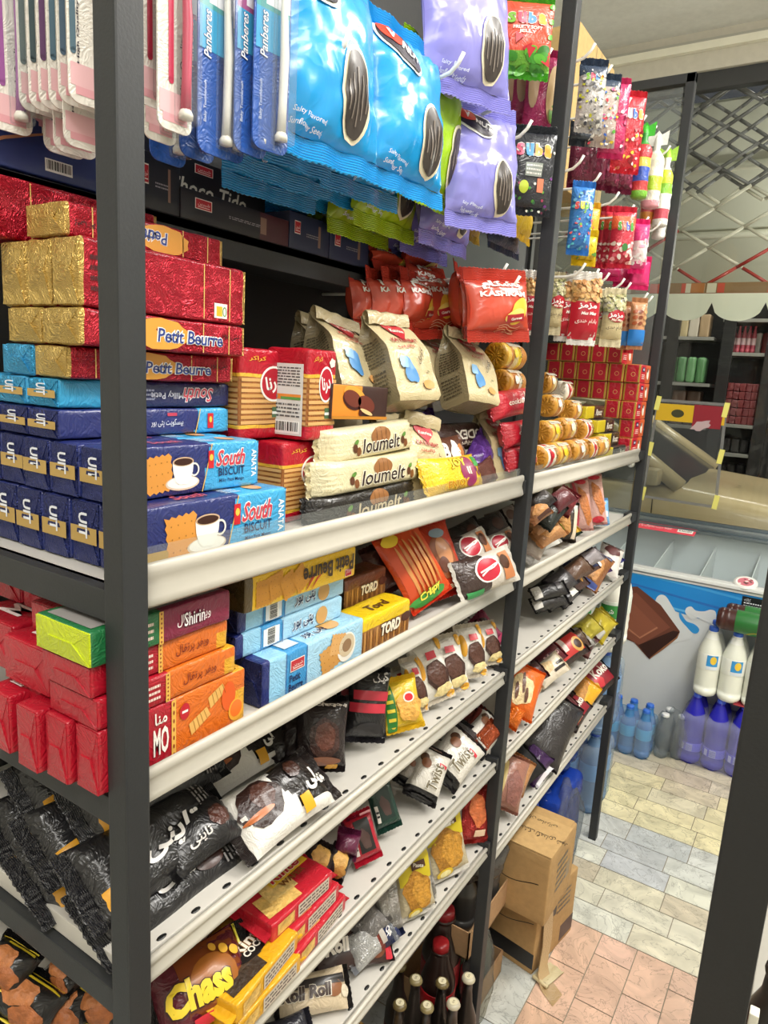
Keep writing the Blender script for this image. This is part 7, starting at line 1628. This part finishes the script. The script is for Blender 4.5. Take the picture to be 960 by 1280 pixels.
# ================================================================== chest freezer by the window
fx0, fx1, fy0, fy1 = -1.12, .75, 3.105, 3.665
b = MB(); b.bbox((fx0,fy0,.03), (fx1,fy0+.05,.7129), 'd4d8da', 'paint', .006); b.bbox((fx0,fy1-.05,.03), (fx1,fy1,.828), 'd4d8da', 'paint', .006)
b.bbox((fx0,fy0,.03), (fx0+.05,fy1,.7129), 'd4d8da', 'paint', .006); b.bbox((fx1-.05,fy0,.03), (fx1,fy1,.7129), 'd4d8da', 'paint', .006); b.box((fx0+.04,fy0+.04,.42), (fx1-.04,fy1-.04,.44), 'f0f2f2', 'paint')
b.add([(fx0,fy0,.7129),(fx0,fy1,.7129),(fx0,fy1,.828),(fx1,fy0,.7129),(fx1,fy1,.7129),(fx1,fy1,.828)], [(0,1,2),(3,5,4)], 'd4d8da', 'paint', False)
def ff(x, z): return V((x, fy0, z)), V((0,-1,0))
def Fp(u, v): q = P(u, v, y=fy0); return (q.x, q.z)
# printed front: blue sky field, milk splash, chocolate piece
b.decal(ff, ([(fx0+.01,.725),(fx1-.01,.725),(fx1-.01,.5),(.2,.52),(.0,.545),(-.13,.56),(-.2,.55),(-.25,.56),(-.3,.565),(-.36,.565),(-.42,.57),(-.5,.58),(-.62,.6),(fx0+.01,.62)], [tuple(range(14))]), '1f86d2', .001)
for k in range(3): b.decal(ff, band([(fx0+.02+.11*i, .685-.03*k-.012*k*i*.15+.02*math.sin(i*.4+k)) for i in range(17)], [.004+.006*math.sin(i/16*3.1) for i in range(17)]), ['3f9fe0','2a6fc0','5ab0e8'][k], .0014)
def smooth(pts, k=6):
    n = len(pts); o_ = []
    for i in range(n):
        p0, p1, p2, p3 = pts[i-1], pts[i], pts[(i+1) % n], pts[(i+2) % n]
        for j in range(k):
            t = j/k; o_.append(tuple(.5*(2*p1[d]+(p2[d]-p0[d])*t+(2*p0[d]-5*p1[d]+4*p2[d]-p3[d])*t*t+(3*p1[d]-p0[d]-3*p2[d]+p3[d])*t**3) for d in (0, 1)))
    return o_
WH = 'd8dcde'
b.decal(ff, (smooth([Fp(*p) for p in [(819,752),(824,744),(832,745),(840,757),(848,770),(858,783),(866,792),(858,800),(830,800),(818,770)]]), [tuple(range(60))]), WH, .0018)
b.decal(ff, (smooth([Fp(*p) for p in [(857,766),(858,760),(864,758),(870,763),(880,764),(889,762),(895,766),(893,780),(880,776),(872,772),(864,774)]]), [tuple(range(66))]), WH, .0018)
b.decal(ff, (smooth([Fp(*p) for p in [(850,765),(858,776),(868,780),(874,786),(872,791),(866,791),(858,783),(850,773)]]), [tuple(range(48))]), '2f93d8', .0022)
ch = [(760,735),(797,733),(812,745),(826,756),(850,789),(846,797),(812,824),(808,820),(793,803),(762,790)]
b.decal(ff, ([Fp(*p) for p in ch], [tuple(range(10))]), '683a2b', .0026)
b.decal(ff, ([Fp(*p) for p in [(766,741),(796,741),(838,784),(800,806),(768,788)]], [(0,1,2,3,4)]), '7f4a38', .003)
b.decal(ff, ([Fp(*p) for p in [(768,752),(790,752),(822,784),(800,797),(772,782)]], [(0,1,2,3,4)]), '8a523e', .0034)
b.decal(ff, ([Fp(*p) for p in [(798,806),(842,788),(850,790),(846,797),(812,824)]], [(0,1,2,3,4)]), '33180f', .0032)
b.decal(ff, band([Fp(*p) for p in [(822,784),(800,797),(786,786)]], .007), 'b0755a', .004); b.decal(ff, band([Fp(*p) for p in [(812,823),(828,811),(846,797),(849,791)]], [.003,.008,.006,.003]), '8a5a3a', .0038)
q = Fp(928,747); b.decal(ff, rect(q[0], q[1]-.04, q[0]+.11, q[1]+.008), '14161a', .002); smallprint(b, ff, q[0]+.008, q[1]-.035, q[0]+.1, q[1]-.012, 'e0e4e8', 2, 4, .0026); b.decal(ff, text(farsi('کاله'), q[0]+.02, q[1]-.005, .012), 'e0e4e8', .0026)
rim = MB(); rim.bbox((fx0,fy0-.006,.7059), (fx1,fy0+.05,.7359), 'e2e4e2', 'paint', .006); rim.bbox((fx0,fy0-.008,.7159), (fx1,fy0-.002,.7219), 'b8babc', 'steel', .001)
slope = (.868-.7359)/(fy1-fy0-.05)
def topz(y): return .7359+(y-fy0-.05)*slope
g = MB(); g.add([(fx0+.02,fy0+.05,topz(fy0+.05)+.004),(fx1-.02,fy0+.05,topz(fy0+.05)+.004),(fx1-.02,fy1-.04,topz(fy1-.04)+.004),(fx0+.02,fy1-.04,topz(fy1-.04)+.004)], [(0,1,2,3)], 'eef4f4', 'clear_hard', False)
rail = MB()
for k, (dy, dz, hh, c) in enumerate([(-.10,-.012,.012,'8a949a'),(-.075,-.004,.014,'76828a'),(-.045,.004,.016,'a8b0b4'),(-.015,.012,.02,'7a868e')]):
    y = fy1+dy; rail.bbox((fx0,y-.012,topz(y)+dz*.2), (fx1,y+.012,topz(y)+dz*.2+hh), c, 'steel', .002)
rail.bbox((fx0,fy1-.01,.79),(fx1,fy1+.004,.88),'8a949a','steel',.002)
lab = MB(); s = lambda x, y: (V((x, fy1-.125-.0+y*.97, topz(fy1-.125+y)+.006)), V((0,-.2,1)))
q0 = P(793,668,y=3.5).x; q1 = P(866,680,y=3.5).x
lab.decal(s, rect(q0-.14, -.038, q1, .038, 8, 1), 'e0485a', .001); lab.decal(s, text(farsi('لطفا درب یخچال را ببندید'), (q0+q1)/2-.07, 0, .026, (q1-q0)*.7, 0, .01), 'f4e6e6', .002); lab.decal(s, rect(q1-.08, -.018, q1-.012, .018), 'f2efe8', .0016); lab.decal(s, text('KALLEH', q1-.046, 0, .018, .055, 0, .02), '3a2a2a', .0024)
divs = []
for k in range(9):
    x = fx0+.16+.19*k; d = MB(); d.add([(x,fy0+.055,.44),(x,fy1-.055,.44),(x,fy1-.055,topz(fy1-.055)-.07),(x,fy0+.055,topz(fy0+.05)-.012),(x+.004,fy0+.055,.44),(x+.004,fy1-.055,.44),(x+.004,fy1-.055,topz(fy1-.055)-.07),(x+.004,fy0+.055,topz(fy0+.05)-.012)], [(3,2,1,0),(4,5,6,7),(0,1,5,4),(1,2,6,5),(2,3,7,6),(3,0,4,7)], 'd8dcdc', 'plastic', False); divs.append(('basket_divider', d))
feet = []
for x in (fx0+.06, fx1-.06):
    for y in (fy0+.06, fy1-.06):
        f = MB(); f.lathe([(.02,0),(.022,.004),(.016,.032)], '2a2a2a', 'plastic', 14, Matrix.Translation((x,y,0))); feet.append(('foot', f))
emit('chest_freezer', 'glass topped chest freezer with a blue chocolate milk front, below the shop window', 'freezer', Matrix.Identity(4), [('cabinet', b), ('front_rim', rim), ('glass_lid', g), ('rear_rail', rail), ('red_sticker', lab)] + divs + feet)
def cup(label, x, y, z, r, h, lid, side, tilt=0):
    c = MB(); c.lathe([(r*.75,0),(r*.78,.003),(r*.98,h*.92)], side, 'carton', 24); l = MB(); l.lathe([(r*1.04,h*.9),(r*1.06,h*.93),(r*1.04,h),(r*.2,h+.001)], 'e8e6e2', 'plastic', 28)
    tp = lambda X_, Y_: (V((X_, Y_, h+.0005)), V((0,0,1))); l.decal(tp, ell(0,0,r*.85,r*.85,24), 'efece8', .0006); l.decal(tp, ell(0,0,r*.7,r*.7,24), lid, .001)
    rnd = random.Random(2)
    for k in range(14): l.decal(tp, ell(rnd.uniform(-.5,.5)*r, rnd.uniform(-.5,.5)*r, r*.12, r*.1, 8), ['7a2a3a','e8d8d8','5a3a3a'][k % 3], .0014+.00003*k)
    emit('ice_cream_cup', label, 'ice cream', Matrix.Translation((x,y,z)) @ Matrix.Rotation(tilt, 4, 'X'), [('cup', c), ('lid', l)], None)
q = P(935,715,y=3.17); cup('ice cream cup with a pink lid at the right end of the freezer', q.x, 3.17, .66, .043, .095, 'c86a7a', 'e8e0dc', .35)
for i, (u, v, c, lb) in enumerate([(818,702,'8aa0c8','blue and white'),(828,704,'d0d4d8','pale'),(905,716,'3a3a3e','black'),(916,714,'5a5a60','grey striped'),(950,705,'e4e4e0','white'),(850,690,'c8ccd0','light grey')]):
    q = P(u, v, y=3.2); sack('ice_cream_bar', '%s ice cream bar wrapper inside the freezer' % lb, 'ice cream', (q.x-.05, 3.2, .66), (q.x+.05, 3.24, .665), (0,-.3,1), .05, .025, c, None, 'foil', seed=i, seal=.008)
# ================================================================== beyond the glass
YG = 3.745
# clear film notice taped to the glass
pts = [P(u, v, y=YG-.012) for u, v in ((823,500),(908,506),(894,634),(803,620))]
o = (pts[0]+pts[1]+pts[2]+pts[3])/4
def sf(x, z): return V((x, 0, z)), V((0,-1,0))
loc = [(p.x-o.x, p.z-o.z) for p in pts]
sh = MB(); sh.decal(sf, (loc, [(0,1,2,3)]), 'd8dcdc', 0, 'clear_hard')
def lerp(a, b, t): return (a[0]+(b[0]-a[0])*t, a[1]+(b[1]-a[1])*t)
A, B_, C_, D = loc
sh.decal(sf, ([lerp(A,D,.03), lerp(B_,C_,.03), lerp(B_,C_,.2), lerp(A,D,.2)], [(0,1,2,3)]), 'd0a820', .001); sh.decal(sf, ell(*lerp(lerp(A,D,.12), lerp(B_,C_,.12), .32), .03, .02, 18), '3a3a22', .0014)
sh.decal(sf, ([lerp(lerp(A,D,.02),lerp(B_,C_,.02),.55), lerp(lerp(A,D,.02),lerp(B_,C_,.02),.98), lerp(lerp(A,D,.24),lerp(B_,C_,.24),.95), lerp(lerp(A,D,.24),lerp(B_,C_,.24),.55)], [(0,1,2,3)]), '8a1e2c', .0018)
sh.decal(sf, ell(*lerp(lerp(A,D,.22), lerp(B_,C_,.22), .68), .045, .022, 14, 1, .4, .2, 5), 'b8a0a2', .0022)
ed = []
for p, q_ in ((A,B_),(B_,C_),(C_,D),(D,A)):
    e = MB(); e.decal(sf, band([p, lerp(p,q_,.5), q_], .014), '9a9a98', .0006, 'smoky'); ed.append(('film_edge', e))
tp_ = []
for p, q_, t in ((A,D,.03),(A,D,.5),(A,D,.97),(B_,C_,.05),(B_,C_,.5),(B_,C_,.95)):
    c = lerp(p, q_, t); e = MB(); e.decal(sf, rot2(rect(c[0]-.012, c[1]-.035, c[0]+.012, c[1]+.035), -.1, c[0], c[1]), 'e6de78', .003); tp_.append(('yellow_tape', e))
emit('taped_notice', 'clear film notice taped to the window with yellow tape, above the freezer', 'notice', Matrix.Translation(o), [('sheet', sh)] + ed + tp_)
# expanding security grille
bars = []
def gbar(x0, z0, x1, z1, y, k):
    m = MB(); n = 10; pts = [(x0+(x1-x0)*i/n, y, z0+(z1-z0)*i/n) for i in range(n+1)]; r = .0085
    for i in range(n):
        zc = (pts[i][2]+pts[i+1][2])/2; red = (zc < 2.12 and (i+k) % 3 < 2) or (zc < 2.4 and (i*7+k*3) % 5 == 0)
        m.tube([pts[i], pts[i+1]], r, 'b03a34' if red else 'd8d4c0' if zc < 2.45 else '7a7a78', 'plastic', 6)
    bars.append(('lattice_bar', m))
zb, zt = 2.0, 2.92; pit = .29; H = zt-zb; run = H/.62
x = -1.5-run
k = 0
while x < 1.0:
    for sgn, yy in ((1, 3.845), (-1, 3.857)):
        xa, xb = (x, x+run) if sgn > 0 else (x+run, x)
        gbar(xa, zb, xb, zt, yy, k); k += 1
    x += pit
x = -1.4-.75
while x < .6:      # the gathered upper part hangs in a second layer
    for sgn, yy in ((1, 3.875), (-1, 3.887)):
        xa, xb = (x, x+.75) if sgn > 0 else (x+.75, x); gbar(xa, 2.40, xb, 2.92, yy, k); k += 1
    x += .19
emit('security_grille', 'red and white painted lattice security grille outside the window', 'grille', Matrix.Identity(4), bars)
# awning fabric with its scalloped white edge
m = MB(); m.bbox((-3,3.80,1.968), (2.4,3.835,2.02), '8a6a44', 'paint', .004); m.bbox((-3,3.798,1.958), (2.4,3.837,1.97), 'a83a34', 'paint', .002)
rnd = random.Random(5)
fz = lambda x, z: (V((x, 3.80, z)), V((0,-1,0)))
for i in range(26): xx = -1.3+rnd.random()*2; m.decal(fz, rect(xx, 1.972, xx+rnd.uniform(.02,.09), 2.016), ['c84a34','d8d0b8','b8743a'][i % 3], .001+.00005*i)
v = MB(); cyc = .232; off = P(890,377,y=3.79).x
poly_ = [];  nseg = 12; xs0 = off-cyc*10
vs = []; fs = []
for c in range(20):
    for i in range(nseg+(1 if c == 19 else 0)):
        t = i/nseg; xx = xs0+cyc*(c+t); dz = .085*math.sqrt(max(0, 1-(2*t-1)**2)); vs += [(xx, 3.792, 1.968), (xx, 3.792+.004*math.sin(c+t*6), 1.925-dz)]
for i in range(len(vs)//2-1): fs.append((2*i, 2*i+1, 2*i+3, 2*i+2))
v.add(vs, fs, 'eef0dc', 'cloth'); v.add([(x_, y_+.002, z_) for x_, y_, z_ in vs], [f[::-1] for f in fs], 'd0d4c0', 'cloth')
cn = MB(); cn.add([(-3,3.9,2.86),(2.4,3.9,2.86),(2.4,5.3,2.2),(-3,5.3,2.2)], [(0,1,2,3)], 'c8cabc', 'cloth', False); cn.add([(-3,3.9,2.87),(2.4,3.9,2.87),(2.4,5.3,2.21),(-3,5.3,2.21)], [(3,2,1,0)], 'c8cabc', 'cloth', False)
pp = [];
for y, z in ((4.25,2.66),(4.75,2.42),(5.28,2.17)):
    q = MB(); q.tube([(-3,y,z),(2.4,y,z)], .022, 'dcdccc', 'plastic', 10); pp.append(('awning_pipe', q))
emit('awning', 'pale awning with a white scalloped edge hanging outside the window', 'awning', Matrix.Identity(4), [('fascia', m), ('scalloped_valance', v), ('canopy', cn)] + pp)
gr = MB(); gr.box((-9,3.82,-.12), (9,12,-.02), '4a4844', 'kraft'); struct('trim_2', gr, 'dark street paving outside the window')
# parked car, nose to the right
cy0, cy1 = 4.5, 6.05
BE = 'c8b58c'
def section(x, half, zs): return None
body = MB()
prof = [(-3.75,.55,.30),(-3.7,.86,.26),(-3.1,.93,.22),(-2.2,.93,.2),(-1.2,.93,.2),(-.78,.925,.2),(-.3,.885,.2),(.15,.83,.22),(.5,.74,.25),(.62,.6,.3),(.64,.45,.35)]
sec = []
ymid = (cy0+cy1)/2
for (x, zt_, zb_) in prof:
    tap = 1-.06*max(0, (x+.3))**1.0 if x > -.3 else (1-.06*max(0, -3.0-x))
    hw = (cy1-cy0)/2*tap; ring_ = []
    for a, z in ((1.0,zb_),(1.0,(zb_+zt_)/2),(.985,zt_-.09),(.95,zt_-.03),(.86,zt_),(.5,zt_+.025),(0,zt_+.035)): ring_.append((hw*a, z))
    full = [(-a, z) for a, z in ring_] + [(a, z) for a, z in ring_[-2::-1]]
    sec.append([(x, ymid+a, z) for a, z in full])
nr = len(sec[0]); vs = [p for r in sec for p in r]; fs = []
for i in range(len(sec)-1):
    for j in range(nr-1): fs.append((i*nr+j, i*nr+j+1, (i+1)*nr+j+1, (i+1)*nr+j))
fs.append(tuple(range(nr))[::-1]); fs.append(tuple((len(sec)-1)*nr+j for j in range(nr)))
body.add(vs, fs, BE, 'paint')
sd = lambda x, z: (V((x, cy0-.001, z)), V((0,-1,0)))
for xx in (-.86, -1.95): body.decal(sd, band([(xx,.3),(xx-.02,.84)], .006), '3a352a', .003)
body.decal(sd, band([(-3.4,.62),(-1.5,.64),(.3,.6)], .012), '9a8c6c', .003)
for xx in (-.45,-.25): body.decal(lambda x, y: (V((x, y, .915)), V((0,0,1))), ell(xx, 4.9, .012, .012, 8), '2a2a2a', .02)
gl = MB(); roof = MB()
B0 = [(-.74,cy0+.05,.925),(-.70,ymid,.95),(-.74,cy1-.05,.925)]; T0 = [(-1.42,cy0+.2,1.36),(-1.36,ymid,1.385),(-1.42,cy1-.2,1.36)]
gl.add(B0+T0, [(0,1,4,3),(1,2,5,4)], '15181a', 'paint')
rb = [(-3.05,cy0+.05,.94),(-3.05,cy1-.05,.94)]; rt = [(-2.6,cy0+.2,1.36),(-2.6,cy1-.2,1.36)]
side = MB(); side.add([B0[0],T0[0],rt[0],rb[0]], [(3,2,1,0)], '14171a', 'paint', False); side.add([B0[2],T0[2],rt[1],rb[1]], [(0,1,2,3)], '14171a', 'paint', False); gl.add([rb[0],rb[1],rt[1],rt[0]], [(3,2,1,0)], '15181a', 'paint', False)
roof.add([T0[0],T0[1],T0[2],rt[1],rt[0],(-2.0,ymid,1.42)], [(0,1,5),(1,2,5),(2,3,5),(3,4,5),(4,0,5)], BE, 'paint')
pil = []
for a, b2, r in ((B0[0],T0[0],.05),(B0[2],T0[2],.05),(rb[0],rt[0],.06),(rb[1],rt[1],.06),((-1.98,cy0+.05,.93),(-2.0,cy0+.2,1.37),.03),(T0[0],rt[0],.035),(T0[2],rt[1],.035)):
    q = MB(); q.tube([a, b2], r, BE, 'paint', 8); pil.append(('pillar', q))
wh = []
for x in (-.05, -2.95):
    for y in (cy0+.02, cy1-.2):
        q = MB(); q.lathe([(.2,0),(.29,.01),(.3,.04),(.3,.14),(.29,.17),(.2,.18)], '1a1a1a', 'cloth', 28, Matrix.Translation((x,y,.28)) @ Matrix.Rotation(-RT, 4, 'X')); h_ = MB(); h_.lathe([(.19,-.004),(.19,.01),(.06,.0)], 'a8a8a8', 'steel', 20, Matrix.Translation((x,y,.28)) @ Matrix.Rotation(-RT, 4, 'X')); wh.append(('wheel', q, [('hub_cap', h_)]))
mr = MB(); mr.bbox((-.98,cy0-.14,.93), (-.84,cy0+.02,1.03), BE, 'paint', .03)
emit('car', 'beige car parked outside the window, its bonnet to the right', 'car', Matrix.Identity(4), [('body', body), ('windscreen', gl), ('side_window', side), ('roof', roof), ('mirror', mr)] + pil + wh)
# stand-in for the shop shelves reflected in the window, built beyond the glass
YK = 6.9
def K(u, v, y=YK): return P(u, v, y=y)
kp = []
for u in (828, 896, 952, 1000): q = K(u, 520); m = MB(); m.bbox((q.x-.05,YK-.02,-.02), (q.x+.05,YK+.05,3.0), '141414', 'black_steel', .004); kp.append(('post', m))
m = MB(); m.box((-3.2,YK+.42,-.02), (1.5,YK+.45,3.0), '161514', 'black_steel'); kp.append(('back_panel', m))
SHL = [(820,893,417),(812,888,473),(812,884,525),(905,960,437),(900,950,526),(898,948,562),(890,945,597),(812,880,597),(905,990,395)]
for u0, u1, v in SHL:
    a, b2 = K(u0, v), K(u1, v+2); m = MB(); m.bbox((a.x,YK-.01,a.z-.05), (b2.x,YK+.42,a.z-.02), '8a8a84', 'white_steel', .004); kp.append(('shelf_board', m))
emit('reflected_shelves', 'dim black shelving with goods, standing in for the shop reflected in the window', 'shelf', Matrix.Identity(4), kp)
def kput(name, label, cat, u0, u1, vb, hpx, n, fn, group, drop=0, y=YK+.12):
    a, b2 = K(u0, vb, y), K(u1, vb, y); top = K((u0+u1)/2, vb-hpx, y); zb_ = SHL_z(vb, u0); h = top.z-((a.z+b2.z)/2)
    w = (b2.x-a.x)/n
    for i in range(n): emit(name, label % nums[i] if '%s' in label else label, cat, Matrix.Translation((a.x+w*(i+.5), y, zb_)), fn(w*.94, h, i), group)
def SHL_z(v, u):
    best = min(SHL, key=lambda s_: abs(s_[2]-v)+(0 if s_[0]-8 <= u <= s_[1]+8 else 400)); return K(best[0], best[2]).z-.019
def kb(col, mat='film'): return lambda w, h, i: [('body', block(w, h, .16, min(w,h)*(.12 if mat == 'carton' else .3), .004, col[i % len(col)], mat, (6,6,4), i).merge(MB()))]
def up(fn):
    def g(w, h, i):
        ps = fn(w, h, i); o_ = []
        for nme, mb in ps:
            k_ = MB(); k_.merge(mb, Matrix.Translation((0,0,h/2)) @ Matrix.Rotation(RT, 4, 'X')); o_.append((nme, k_))
        return o_
    return g
kput('green_bag', 'green bag on the shelf reflected in the window, %s from the left', 'bag', 834, 882, 472, 32, 4, up(kb(['5a8a5a','4f7f52','6a9a6a'])), 'green bags in the window reflection')
kput('card_box', 'pale box on the top reflected shelf under the scalloped edge, %s from the left', 'box', 836, 888, 416, 28, 4, up(kb(['a8a098','b8a880','c0b8a8','a89070'], 'carton')), 'pale boxes in the window reflection')
kput('brown_box', 'brown box on the reflected shelf below the green bags, %s from the left', 'box', 820, 874, 524, 42, 3, up(kb(['4a3428','5a4030','4f3a2c'], 'carton')), 'brown boxes in the window reflection')
kput('pink_bottle', 'pink and white bottle on the shelf reflected in the window, %s from the left', 'bottle', 906, 944, 436, 34, 6, lambda w, h, i: bottle_parts(h, w*.5, neck=w*.18, body='b04a5a', cap='c83a4a', mat='plastic', label=(.3,.55,'d8b8bc',None), n=10), 'pink bottles in the window reflection')
for r in range(5):
    q = SHL_z(526, 900); a, b2 = K(896, 520), K(950, 522); w = (b2.x-a.x)/7; hh = (K(920,468).z-K(920,522).z)/5.2
    for i in range(7): emit('red_carton', 'small maroon carton on the reflected shelf, %s row up, %s from the left' % (nums[r], nums[i]), 'box', Matrix.Translation((a.x+w*(i+.5), YK+.1, q+hh*r)), up(kb(['6a2a2e','742e30'], 'carton'))(w*.96, hh*.97, i), 'maroon cartons in the window reflection')
kput('white_bag', 'red and white bag on the reflected shelf above the maroon cartons, %s from the left', 'bag', 914, 956, 466, 26, 5, up(kb(['b8b0a8','a84a4a','c0b8b0'])), 'red and white bags in the window reflection', y=YK+.25)
kput('dark_bag', 'dark shiny reflected bag right of the taped notice, %s from the left', 'bag', 902, 948, 561, 18, 4, up(kb(['2e2c2c','3a3836'], 'foil')), 'dark bags in the window reflection')
kput('dark_bag', 'dark shiny bag on the lowest reflected shelf above the bonnet, %s from the left', 'bag', 896, 942, 596, 22, 4, up(kb(['2e2c2c','343230'], 'foil')), 'dark bags low in the window reflection')
kput('dark_bag', 'dark bag on the reflected shelf behind the taped notice, %s from the left', 'bag', 822, 878, 596, 26, 4, up(kb(['2e2c2c','3a3632'], 'foil')), 'dark bags behind the notice')
area('reflection_fill', (-.9,6.3,3.1), (0,0,0), 1.6, .3, 14, (1,.95,.85))  # added lamp, faintly lights the stand-in shelves
# ================================================================== the edge of the facing rack
a = P(862,1280,y=.42); b2 = P(932,1280,y=.42)
p_ = MB(); p_.bbox((a.x,.42,0), (b2.x,.445,2.35), '1b1c1d', 'black_steel', .002)
p2 = MB(); p2.bbox((.36,.42,0), (.385,.445,2.35), BK, 'black_steel', .002)
ps = [('post', p_), ('post', p2)]
s_ = MB(); s_.bbox((b2.x+.0015,.447,0), (b2.x+.007,.455,1.12), 'd6d2c0', 'white_steel', .001); ps.append(('edge_strip', s_))
for z in (.35,.62,.89):
    s_ = MB(); s_.bbox((b2.x+.008,.46,z-.02), (.36,1.3,z), '9a978e', 'white_steel', .0015); ps.append(('shelf_board', s_))
emit('facing_rack', 'black post and white shelf edge of the rack across the aisle, lower right', 'shelf', Matrix.Identity(4), ps)
q = P(962,1235,y=.55); bottle('dark bottle with a green foot on the facing rack, bottom right corner', q.x+.012, .55, .891, .20, .03, body='1e1a16', cap='e8e8e4', mat='plastic', label=(.02,.2,'4a8a3a',None), ribs=False)
# ================================================================== the rack, once its hooks are known
emit('shelving_rack', 'black steel shop rack with white shelves full of biscuits and hanging snack bags', 'shelf', Matrix.Identity(4), rack_parts)
